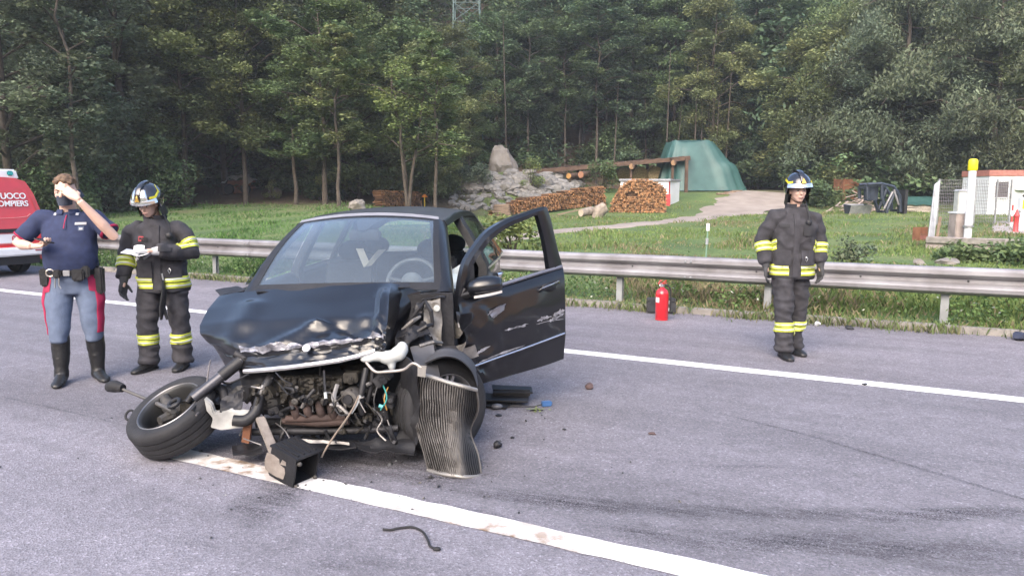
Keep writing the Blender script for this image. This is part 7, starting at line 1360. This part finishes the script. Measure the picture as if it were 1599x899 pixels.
# ---- policeman
def policeman():
    root = empty('person', gp(125, 594), R(16), 'policeman in navy polo and striped breeches with one hand raised to his face', 'person'); hc = Vector((0, -.03, 1.655)); Rm = Matrix.Rotation(R(-6), 3, 'Z') @ Matrix.Rotation(R(8), 3, 'X')
    J = dict(neck=(0, .01, 1.50), shl=(.205, .02, 1.43), ell=(.365, -.09, 1.27), wrl=(.145, -.20, 1.575), shr=(-.205, .02, 1.43), elr=(-.40, .0, 1.215), wrr=(-.235, -.20, 1.205), hipl=(.105, .02, .90), knl=(.135, -.01, .50), anl=(.14, .03, .10), hipr=(-.105, .02, .90), knr=(-.12, -.05, .50), anr=(-.125, -.06, .10)); g = lambda k: Vector(J[k])
    mb = MB(); head_mb(mb, hc, Rm, 1.04); mb.tube([(0, .03, 1.40), g('neck'), hc + Rm @ Vector((0, .02, -.05))], [.085, .064, .06], 14)
    erings(mb, [(0, .02, .85, .16, .11), (0, .0, 1.05, .18, .14), (0, .01, 1.25, .17, .125), (0, .02, 1.40, .17, .09), (0, .02, 1.47, .08, .07)])
    for s in 'lr': mb.tube([g('sh' + s), g('sh' + s).lerp(g('el' + s), .6), g('el' + s), g('el' + s).lerp(g('wr' + s), .35), g('wr' + s)], [.055, .05, .043, .046, .029], 12); mb.tube([g('hip' + s), g('kn' + s), g('an' + s)], [.08, .055, .04], 10)
    hand_mb(mb, g('wrr') + Vector((.02, -.01, .0)), (1, -.35, .12), (.05, -.25, 1), .55, 1.02, -1, grip=.2)
    hand_mb(mb, g('wrl') + Vector((-.012, .005, .015)), (-.72, .22, .62), (-.35, .85, -.45), .22, 1.02, -1)
    body = mesh_obj('body', remesh(mb, .0068, 2), SKIN, root); face_parts(body, hc, Rm, 1.04, HAIRB)
    hb = MB()
    for i in range(26):
        a = i * 2.4; e = .25 + 1.25 * (i / 26.); p = Vector((math.sin(a) * math.cos(e) * .075, .02 - math.cos(a) * math.cos(e) * .092, .05 + math.sin(e) * .078)); 
        if p.y < -.055 and p.z < .10: continue
        hb.ell(hc + Rm @ p, (.026, .028, .024), None, 8, 6)
    hb.ell(hc + Rm @ Vector((0, .035, .045)), (.08, .082, .082)); mesh_obj('hair', remesh(hb, .008, 1, lambda c: .006 * mnoise.noise(c * 60)), HAIRB, root)
    q = MB(); q.slab([[hc + Rm @ Vector((math.sin(a) * .086, .012 - math.cos(a) * .102, .045 + .028 * t)) for a in np.linspace(-1.4, 1.4, 15)] for t in (0, .5, 1)], Rm @ Vector((0, .004, 0))); 0 and q.build('headband', M('blue_cloth', (.06, .11, .26), .8), root, smooth=60)
    q = MB(); q.slab([[hc + Rm @ Vector((math.sin(a) * (.068 - .012 * t), -.012 - math.cos(a) * (.100 - .006 * t), -.022 - .085 * t)) for a in np.linspace(-1.35, 1.35, 15)] for t in np.linspace(0, 1, 6)], Rm @ Vector((0, .004, 0))); q.build('face_mask', M('dark_mask', (.05, .06, .085), .85), root, smooth=60)
    # polo shirt
    mb = MB(); erings(mb, [(0, .015, .965, .195, .155), (0, -.005, 1.05, .205, .175), (0, -.005, 1.16, .205, .175), (0, .005, 1.28, .205, .155), (0, .015, 1.38, .2, .125), (0, .02, 1.445, .14, .095), (0, .015, 1.485, .085, .08)], 28)
    for s in 'lr': mb.tube([g('sh' + s).lerp(g('neck'), .4) + Vector((0, 0, -.04)), g('sh' + s) + Vector((0, 0, -.005)), g('sh' + s).lerp(g('el' + s), .5), g('sh' + s).lerp(g('el' + s), .78)], [.078, .076, .072, .074], 16)
    pm = remesh(mb, .0115, 5, folds(.012, 5, 7, 9)); po = mesh_obj('polo_shirt', pm, NAVY, root)
    for s in 'lr':
        a, b = g('sh' + s), g('el' + s); band(pm, a.lerp(b, .765), b - a, .008, lambda c, sx=(1 if s == 'l' else -1), o=a.lerp(b, .765): c.x * sx > .2 and (c - o).length < .13, 'cuff_trim', CRIM, po)
    q = MB(); q.slab([[Vector((math.sin(a) * (.078 + .022 * t), .012 - math.cos(a) * (.074 + .026 * t), 1.505 - .035 * t)) for a in np.linspace(.25, 2 * math.pi - .25, 23)] for t in (0, .5, 1)], (0, 0, -.006)); q.build('collar', NAVY, po, smooth=60)
    from mathutils.bvhtree import BVHTree
    bv = BVHTree.FromPolygons([v.co for v in pm.vertices], [p.vertices for p in pm.polygons])
    def fr(x, z, off=.003): h = bv.ray_cast(Vector((x, -1.2, z)), Vector((0, 1, 0))); return (h[0] + Vector((0, -off, 0))) if h[0] else Vector((x, -.15, z))
    def pq(nm, x0, x1, z0, z1, mat, th=.004, n=5): q = MB(); q.slab([[fr(x0 + (x1 - x0) * i / (n - 1), z0 + (z1 - z0) * j / (n - 1)) for i in range(n)] for j in range(n)], (0, -th, 0)); return q.build(nm, mat, po, smooth=40)
    pq('placket', -.012, .012, 1.34, 1.46, NAVY, .005); q = MB(); q.tube([fr(.01, 1.455, .006), fr(.0, 1.40, .006), fr(-.006, 1.345, .006)], .005, 6); q.build('placket_trim', CRIM, po); pq('name_tape', .075, .155, 1.375, 1.395, M('pale_tape', (.5, .5, .52), .7)); pq('chest_crest', .10, .14, 1.325, 1.362, M('crest_grey', (.10, .13, .20), .7)); pq('crest_mark', .108, .132, 1.333, 1.35, M('pale_tape', (.5, .5, .5)), .0065)
    for s in (-1, 1): pq('collar_pip', s * .085 - .01, s * .085 + .01, 1.455, 1.475, M('pale_tape', (.5, .5, .5)), .008)
    # breeches
    mb = MB(); erings(mb, [(0, .02, .78, .165, .125), (0, .02, .90, .19, .145), (0, .02, .99, .185, .145)])
    for s in 'lr': h, k, a = g('hip' + s), g('kn' + s), g('an' + s); mb.tube([h, h.lerp(k, .5) + Vector(((.012 if s == 'l' else -.012), 0, 0)), k, k.lerp(a, .35)], [.112, .112, .085, .068], 18)
    bm_ = remesh(mb, .0115, 5, folds(.008, 6, 9, 3)); br = mesh_obj('breeches', bm_, SLATE, root)
    bv2 = BVHTree.FromPolygons([v.co for v in bm_.vertices], [p.vertices for p in bm_.polygons])
    for sx in (-1, 1):
        rows = [[] for _ in range(8)]
        for i in range(44):
            z = .955 - .52 * i / 43; 
            for j, ang in enumerate(np.linspace(-.78, -.12, 8)):
                ctr = Vector((sx * .11 if z < .8 else sx * .05, -.0, z)); d = Vector((sx * math.cos(ang), math.sin(ang), 0)); h = bv2.ray_cast(ctr + d * .5, -d); p = h[0] if h[0] else ctr + d * .1; rows[j].append(p + d * .007)
        q = MB(); q.slab(rows, (-sx * .006, 0, 0)); q.build('side_stripe', CRIM, br, smooth=40)
    # belt with holster, pouches and handcuffs
    q = MB(); erings(q, [(0, .012, .945, .203, .168), (0, .012, .995, .206, .172)], 30); bl = q.build('belt', LEATH, root, smooth=40); q = MB(); q.box((.0, -.168, .97), (.026, .012, .024)); q.build('buckle', METAL, bl, bevel=.004)
    for nm, c, h in (('pouch', (-.19, -.06, .93), (.035, .045, .075)), ('pouch', (-.075, -.165, .965), (.03, .02, .035)), ('pouch', (.085, -.165, .95), (.045, .025, .05)), ('holster', (.215, -.02, .885), (.032, .055, .115)), ('radio', (.14, -.14, .975), (.03, .02, .05))): q = MB(); q.box(c, h, taper=1.08); q.build(nm, LEATH, bl, bevel=.012)
    q = MB(); q.tube([Vector((-.125 + .03 * math.cos(a), -.165, .975 + .03 * math.sin(a))) for a in np.linspace(0, 6.28, 15)], .006, 6, cap=False); q.build('handcuffs', M('steel_ring', (.55, .48, .40), .3, .7), bl)
    q = MB(); q.tube([(-.06, -.17, .93), (-.062, -.172, .87), (-.05, -.172, .84)], .006, 6); q.tube([(-.09, -.168, .93), (-.095, -.17, .85)], .005, 6); q.build('key_chain', METAL, bl); q = MB(); q.tube([(.19, -.02, .97), (.20, -.035, 1.02)], [.018, .022], 8); q.build('pistol_grip', PLB, bl)
    # riding boots
    for s in 'lr':
        q = MB(); a, k = g('an' + s), g('kn' + s); boot(q, (a.x, a.y), ((.55, -1) if s == 'l' else (.05, -1)), .30, h=.11); q.tube([(a.x, a.y + .005, .05), (a.x, a.y + .01, .13), a.lerp(k, .45) + Vector((0, .025, 0)), a.lerp(k, .86) + Vector((0, .015, 0))], [.058, .055, .073, .074], 16); mesh_obj('boot', remesh(q, .009, 3, folds(.004, 8, 14, 2)), LEATH, root)
    return root
pol = policeman()
def phone(name, label, c, rot, parent_rot=R(4)):
    base = gp(125, 594); root = empty(name, base, R(16), label, 'phone'); q = MB(); q.box(c, (.037, .075, .0045), rot); q.build('case', M('phone_case', (.05, .045, .045), .4), root, bevel=.003); q = MB(); q.box(Vector(c) + rot @ Vector((0, 0, .0052)), (.034, .071, .0008), rot); q.build('screen', M('phone_screen', (.015, .015, .02), .08), root)
phone('mobile_phone', 'dark mobile phone lying in the lowered hand of the policeman', (-.125, -.255, 1.252), Matrix.Rotation(.25, 3, 'Y') @ Matrix.Rotation(1.0, 3, 'Z')); phone('mobile_phone', 'mobile phone in the raised hand of the policeman beside his face', (.105, -.125, 1.625), Matrix.Rotation(1.0, 3, 'Y') @ Matrix.Rotation(.5, 3, 'X'))
# ================================================================== FIRE VAN
VRED = M('fire_red', (.52, .022, .03), .3, coat=.6, var=.06); VWHT = M('van_white', (.72, .73, .74), .45, var=.05)
def text(body, size, loc, rot, mat, parent, name='lettering', ext=.003, align='LEFT'):
    c = bpy.data.curves.new(name, 'FONT'); c.body = body; c.size = size; c.extrude = ext; c.align_x = align; c.offset = size * .018; c.space_character = .95; o = link(bpy.data.objects.new(name, c)); o.data.materials.append(mat); dg = bpy.context.evaluated_depsgraph_get(); dg.update(); me = bpy.data.meshes.new_from_object(o.evaluated_get(dg)); bpy.data.objects.remove(o); o = link(bpy.data.objects.new(name, me)); me.materials.clear(); me.materials.append(mat); o.location = loc; o.rotation_euler = rot; o.parent = parent; return o
def van():
    cnr = gp(75, 426); root = empty('fire_van', cnr, ANG, 'red fire service van parked on the shoulder, seen from behind', 'van')
    # local: +x = rearwards (towards us along the road), +y = across, away from the camera; rear face at x = 0, right rear corner at y = 0
    def sec(x, grow=0.): # cross-section at depth -x: list of (y, z)
        pr = [(.0, .30), (.03, .55), (.035, .95), (.0, 1.15), (-.12, 1.62), (-.24, 1.86), (-.45, 1.93), (-.97, 1.96)]
        full = pr + [(-1.94 - y, z) for y, z in pr[::-1]]; return full
    st = [(0.0, 0), (-.10, 0), (-.2, 0), (-4.3, 0), (-4.9, 1)]; rows = []
    for x, k in st: rows.append([Vector((x + (-.16 * max(0, (z - 1.05)) if x == 0 else (-.16 * max(0, z - 1.05)) * (1 if x > -.15 else 0)), y, z if not k else min(z, .95))) for y, z in sec(x)])
    mb = MB(); mb.rings(rows); body = mb.build('body', VRED, root, smooth=30, bevel=.0)
    # tailgate panel with a raised edge, slightly proud
    def rf(y, z, off=.0): return Vector((-.16 * max(0, z - 1.05) + off, y, z))
    tgp = [(-.10, .52), (-.08, 1.0), (-.17, 1.45), (-.27, 1.76), (-.42, 1.86), (-1.52, 1.86), (-1.67, 1.76), (-1.77, 1.45), (-1.86, 1.0), (-1.84, .52)]
    mb = MB(); mb.prism([rf(y, z, .004) for y, z in tgp], (.014, 0, 0)); tg = mb.build('tailgate', VRED, root, bevel=.005)
    # pressed rim line below the window area
    ln = [(-.26, 1.22), (-.33, 1.17), (-.5, 1.15), (-.97, 1.14), (-1.5, 1.15)]; mb = MB(); mb.tube([rf(y, z, .021) for y, z in ln], .007, 6); mb.build('pressed_line', M('pale_red', (.62, .25, .25), .35), tg, smooth=40)
    mb = MB(); mb.tube([rf(-.25, .98, .02), rf(-.16, .985, .02)], .005, 6); mb.build('pressed_line', M('pale_red', (.6, .2, .2)), tg)
    mb = MB(); mb.box(rf(-.80, .90, .035), (.022, .28, .035)); mb.build('handle', PLB, tg, bevel=.01)
    mb = MB(); mb.box(rf(-.90, .745, .026), (.008, .32, .085)); pl = mb.build('number_plate', VWHT, tg, bevel=.004); mb = MB(); mb.box(rf(-.90, .745, .022), (.006, .34, .105)); mb.build('plate_frame', M('pale_red', (.6, .2, .2)), tg)
    RT = (R(90), 0, R(90)); tilt = math.atan(.16)
    for bdy, y, z, s in (('FUOCO', -.29, 1.52, .165), ('POMPIERS', -.27, 1.375, .155)): text(bdy, s, rf(y, z, .028), (R(90) - tilt, 0, R(90)), VWHT, tg, align='RIGHT')
    text('115', .155, rf(-.16, .80, .026), RT, VWHT, tg, align='RIGHT'); text('0', .16, rf(-.60, .69, .040), RT, VRED, pl, align='RIGHT')
    mb = MB(); mb.tube([rf(-.455, .91, .026), rf(-.49, .88, .026), rf(-.495, .83, .026), rf(-.47, .80, .026)], [.016, .009, .009, .016], 8); mb.build('handset_symbol', VWHT, tg)
    mb = MB(); mb.box((-.03, -.045, .92), (.06, .05, .17)); tl = mb.build('tail_light', M('red_lens', (.35, .02, .025)), root, bevel=.02); mb = MB(); mb.box((-.02, -.04, .86), (.062, .045, .03)); mb.build('reversing_lens', VWHT, tl)
    mb = MB(); mb.prism([Vector((-.35, .07, .40)), Vector((.10, .03, .40)), Vector((.15, -.1, .40)), Vector((.16, -1.84, .40)), Vector((.10, -1.97, .40)), Vector((-.35, -2.01, .40))], (0, 0, .17)); bu = mb.build('bumper', VWHT, root, bevel=.03); mb = MB(); mb.box((.155, -.22, .50), (.008, .09, .013)); mb.build('reflector', M('dull_red', (.3, .08, .08), .4), bu)
    mb = MB(); mb.box((-.45, -.97, .33), (.5, .8, .10)); mb.build('underbody', PLB, root)
    for y in (-.14, -1.80):
        w = empty('wheel', (-.75, y, .33)); w.parent = root; mb = MB(); mb.lathe([(.2, -.10), (.30, -.105), (.33, -.08), (.335, 0), (.33, .08), (.30, .105), (.2, .10)], 30, (0, 0, 0), (0, 1, 0), cap=False); mb.build('tyre', RUB, w, smooth=40); mb = MB(); mb.lathe([(.2, -.09), (.17, -.03), (.0, -.02)], 20, (0, 0, 0), (0, 1, 0), cap=False); mb.build('rim', ALU, w, smooth=40)
    for y in (-.14, -1.80): mb = MB(); w = empty('wheel', (-3.9, y, .33)); w.parent = root; mb.lathe([(.2, -.10), (.30, -.105), (.33, -.08), (.335, 0), (.33, .08), (.30, .105), (.2, .10)], 30, (0, 0, 0), (0, 1, 0), cap=False); mb.build('tyre', RUB, w, smooth=40)
    # light bar on the roof
    mb = MB(); mb.prism([Vector((-.5, -.30, 1.90)), Vector((-.2, -.30, 1.90)), Vector((-.22, -.34, 2.10)), Vector((-.48, -.34, 2.10))], (0, -1.3, 0)); lb = mb.build('light_bar', VWHT, root, bevel=.03); mb = MB(); mb.box((-.2, -.48, 2.02), (.02, .06, .05)); mb.build('blue_lamp', M('teal_lamp', (.03, .35, .36), .15, coat=.5), lb, bevel=.02)
    # near side windows
    mb = MB(); mb.box((-3.2, -1.86, 1.45), (.5, .02, .22), Matrix.Rotation(-.25, 3, 'X')); mb.build('side_window', M('dark_pane', (.1, .1, .1)), root)
van()
# ================================================================== SMALL THINGS ON THE ROAD
def extinguisher():
    g = gp(1033, 499); root = empty('fire_extinguisher', g, 0, 'red fire extinguisher standing on the shoulder by the kerb', 'extinguisher'); RED = M('extinguisher_red', (.55, .015, .025), .28, coat=.6, var=.05); k = .088
    mb = MB(); mb.lathe([(.078, 0), (.084, .005), (.084, .018), (.0795, .022), (.084, .028), (.085, .33), (.080, .365), (.062, .395), (.035, .412), (.026, .42), (.026, .44)], 26); mb.build('cylinder', RED, root, smooth=40)
    mb = MB(); mb.lathe([(.028, .43), (.030, .455), (.02, .462)], 14); mb.tube([(0, 0, .45), (-.02, -.01, .475)], .018, 10); mb.build('valve', METAL, root, smooth=40)
    mb = MB(); mb.bar((-.035, -.005, .462), (.055, -.005, .485), .026, .010); mb.bar((-.02, -.005, .475), (.05, -.005, .515), .026, .008); mb.tube([(-.035, 0, .45), (-.05, 0, .48), (-.03, 0, .512), (.0, 0, .515)], .007, 6); mb.build('handle', RED, root, bevel=.002)
    mb = MB(); hp = [Vector(p) for p in ((.02, .0, .452), (.07, -.005, .448), (.102, -.01, .40), (.108, -.012, .30), (.106, -.01, .16), (.104, -.01, .08))]; mb.tube([cr1(hp, i / 4) for i in range(21)], [.010] * 17 + [.012, .014, .016, .016], 8); mb.build('hose', RUB, root, smooth=40)
    mb = MB(); mb.slab([[Vector((math.sin(a) * .0866, -math.cos(a) * .0866, z)) for a in np.linspace(-1.35, -.62, 8)] for z in (.235, .30)], (0, .002, 0)); mb.build('paper_label', VWHT, root, smooth=60)
    mb = MB(); mb.lathe([(.012, 0), (.012, .006)], 10, (-.032, -.01, .455), (0, -1, 0)); mb.build('gauge', VWHT, root)
extinguisher()
def toolbox():
    g = gp(1033, 489); root = empty('tool_case', g + Vector((0, .05, 0)), ANG * .25, 'black plastic tool case standing behind the red extinguisher', 'case'); CASE = M('case_plastic', (.035, .036, .04), .5, var=.2)
    mb = MB(); mb.box((0, 0, .085), (.195, .09, .075)); mb.build('case_body', CASE, root, bevel=.012); mb = MB(); mb.box((0, 0, .182), (.197, .092, .02)); mb.build('lid', CASE, root, bevel=.012); mb = MB(); mb.tube([(-.05, -.09, .15), (-.05, -.115, .16), (.05, -.115, .16), (.05, -.09, .15)], .009, 8); mb.build('handle', CASE, root)
    for x in (-.13, .1): mb = MB(); mb.box((x, -.094, .16), (.02, .006, .022)); mb.build('latch', METAL if x > 0 else CASE, root)
    mb = MB(); mb.box((.09, -.092, .06), (.018, .003, .022)); mb.build('sticker', VWHT, root)
toolbox()
def lump(name, u, v, s, mat, label, cat='debris', seed=1, flat=.6):
    me = rock_mesh(seed, 3); o = link(bpy.data.objects.new(name, me)); me.materials.append(mat); shade(me, 25); o.location = gp(u, v) + Vector((0, 0, s * flat * .8)); o.scale = (s, s * .8, s * flat); o.rotation_euler = (.1, .1, seed); return tag(o, label, cat)
lump('broken_plastic_piece', 777, 699, .036, PLB, 'dark lump of broken plastic on the road right of the radiator', seed=4, flat=.8); lump('broken_plastic_piece', 920, 607, .045, M('brown_debris', (.10, .065, .06), .8), 'brown broken piece lying alone on the lane right of the open door', seed=5, flat=.7); lump('broken_plastic_piece', 1019, 678, .03, M('brown_debris', (.1, .07, .06)), 'small flat brown chip on the lane, farthest right of the debris', seed=6, flat=.3); lump('broken_plastic_piece', 779, 649, .03, PLB, 'small flat black chip between the radiator and the blue plug', seed=7, flat=.25)
lump('broken_plastic_piece', 800, 684, .02, PLB, 'tiny black chip just above the dark lump beside the radiator', seed=8, flat=.4); lump('broken_plastic_piece', 881, 671, .015, PLB, 'tiny black crumb on the lane below the blue plug', seed=9, flat=.5); lump('stone_chip', 1350, 601, .03, PLB, 'dark flat chip lying on the white edge line', seed=10, flat=.3)
lump('litter', 1276, 508, .05, VWHT, 'crumpled white litter on the kerb beside the lone firefighter', 'litter', 11, .6); lump('litter', 1326, 514, .06, PLB, 'dark crumpled scrap at the kerb right of the white litter', 'litter', 12, .45); lump('plastic_bag', 1593, 531, .10, M('navy_bag', (.03, .035, .06), .5), 'dark plastic bag at the kerb at the photo edge', 'bag', 13, .55)
# blue plug with its wire and a torn sprig of leaves
def plug():
    g = gp(853, 634); root = empty('blue_plug', g, .3, 'blue electrical plug with a thin black wire on the road', 'plug'); mb = MB(); mb.box((0, 0, .022), (.038, .02, .02)); mb.box((.035, 0, .024), (.012, .014, .012)); mb.build('plug_body', M('blue_plastic', (.05, .13, .30), .45), root, bevel=.005); mb = MB(); mb.tube([(-.03, 0, .02), (-.10, .0, .006), (-.2, .02, .01), (-.3, .05, .012)], .004, 6); mb.build('wire', PLB, root)
    g = gp(838, 642); rng = np.random.default_rng(3); root = empty('leaf_sprig', g, 0, 'small green sprig of leaves beside the blue plug', 'leaves'); C = rng.normal(0, .03, (26, 3)); C[:, 2] = np.abs(C[:, 2]) * .5 + .008; V, T_ = leaves(C, .035, rng, np.ones((26, 3)) * rng.uniform(.8, 1.3, (26, 1))); o = link(bpy.data.objects.new('leaf_cluster', quads_np('leaf_cluster', V, LEAF['lime'], T_))); o.parent = root; mb = MB(); mb.tube([(-.05, 0, .006), (0, .01, .012), (.05, .0, .01)], .003, 5); mb.build('stem', LEAF['mid'], root)
plug()
def cord():
    px = [(598, 828), (610, 829), (625, 826), (645, 825), (660, 832), (668, 845), (672, 855), (682, 859)]; g = gp(640, 835); root = empty('rubber_cord', g, 0, 'thin black rubber cord lying curled on the asphalt in the foreground', 'cord'); ps = [gp(u, v) - g + Vector((0, 0, .008)) for u, v in px]; mb = MB(); mb.tube([cr1(ps, k / 4) for k in range(29)], .006, 7); mb.build('cord_strand', RUB, root, smooth=40); mb = MB(); mb.ell(ps[-1], (.02, .012, .01)); mb.build('frayed_end', RUB, root, smooth=True)
cord()
def trim():
    g = gp(785, 630); root = empty('plastic_trim_parts', g, 0, 'black plastic trim pieces lying on the road under the open door', 'trim'); inv = -g
    for pts, h, nm in (([(768, 600), (830, 603), (832, 612), (770, 612)], .09, 'trim_strip'), ([(748, 612), (826, 618), (824, 626), (750, 624)], .05, 'trim_strip'), ([(742, 622), (800, 628), (790, 636), (745, 632)], .02, 'trim_sheet')):
        mb = MB(); mb.prism([gp(u, v, h) + inv for u, v in pts], (0, .0, -.014)); mb.build(nm, PLB, root, bevel=.003)
    mb = MB(); mb.bar(gp(770, 612, .075) + inv, gp(828, 613, .075) + inv, .03, .05); mb.build('trim_strip', PLB, root, bevel=.004); mb = MB(); mb.bar(gp(752, 626, .02) + inv, gp(815, 622, .03) + inv, .06, .03); mb.build('trim_strip', PLB, root, bevel=.004)
    mb = MB(); mb.ell(gp(776, 634, .025) + inv, (.045, .03, .022)); mb.build('lamp_fragment', M('lamp_fragment', (.12, .12, .13), .3), root, smooth=30)
trim()
# --- crumbs of glass and plastic scattered round the wreck
def crumbs():
    rng = np.random.default_rng(9); N = 200; u = rng.normal(560, 210, N); v = rng.normal(700, 55, N); pts = np.array([gp(a, max(560, min(880, b)))[:] for a, b in zip(u, v)]); s = rng.gamma(2., .0032, N)[:, None] + .003
    a = rng.uniform(0, 6.28, N); d = np.stack([np.cos(a), np.sin(a), rng.uniform(-.3, .3, N)], 1) * s; e = np.stack([-np.sin(a), np.cos(a), rng.uniform(-.3, .3, N)], 1) * s * .6; c = pts + np.array([0, 0, .006]); top = c + np.array([0, 0, 1.]) * s * .6
    V = np.concatenate([np.stack([c - d, c + e, top], 1), np.stack([c + e, c + d, top], 1), np.stack([c + d, c - e, top], 1), np.stack([c - e, c - d, top], 1)]); k = np.where(rng.random((N, 1)) < .15, .4, .03) * rng.uniform(.5, 1.4, (N, 1)) * np.ones((1, 3)); m = M('crumb', (1, 1, 1), .3, var=0, attr='tint'); o = link(bpy.data.objects.new('debris', quads_np('debris', V, m, np.concatenate([k] * 4)))); tag(o, 'tiny crumbs of glass and plastic scattered on the road round the wreck', 'debris', kind='stuff')
crumbs()
# --- the opposite side of the valley, behind the camera
def far_side():
    rows = []
    for i in range(14):
        t = i / 13; r = []
        for j in range(49):
            a = R(95) + R(170) * j / 48 ; d = 70 + 110 * t; x = math.cos(a + R(0)) * d; y = -abs(math.sin(a)) * d
            a2 = R(180) * j / 48; x = math.cos(a2) * d * 1.2; y = -math.sin(a2) * d - 14; r.append(Vector((x, y, -1 + 62 * sst(t) + 9 * mnoise.noise((x * .02, y * .02, 1)) * t)))
        rows.append(r)
    mb = MB(); mb.grid(rows); o = mb.build('unseen_hills', M('sun_tinted_hillside', (.55, .28, .11), .95, col2=(.30, .19, .08), scale=.05, det=8), fix=False); shade(o.data, 180); tag(o, kind='structure')  # unseen hillside, evening sunlight painted into its warm orange for the bonnet reflections
far_side()
# ================================================================== AIR
def haze():
    mb = MB(); mb.box((0, -5, 48), (230, 235, 52)); m = bpy.data.materials.new('air'); m.use_nodes = True; t = m.node_tree; t.nodes.clear(); o = t.nodes.new('ShaderNodeOutputMaterial'); v = t.nodes.new('ShaderNodeVolumePrincipled'); v.inputs['Density'].default_value = .0008; v.inputs['Color'].default_value = (.84, .90, .98, 1); v.inputs['Anisotropy'].default_value = .1
    t.links.new(v.outputs[0], o.inputs['Volume']); ob = mb.build('haze', m); tag(ob, 'thin bluish evening haze in the valley air', 'haze', kind='stuff')
haze()
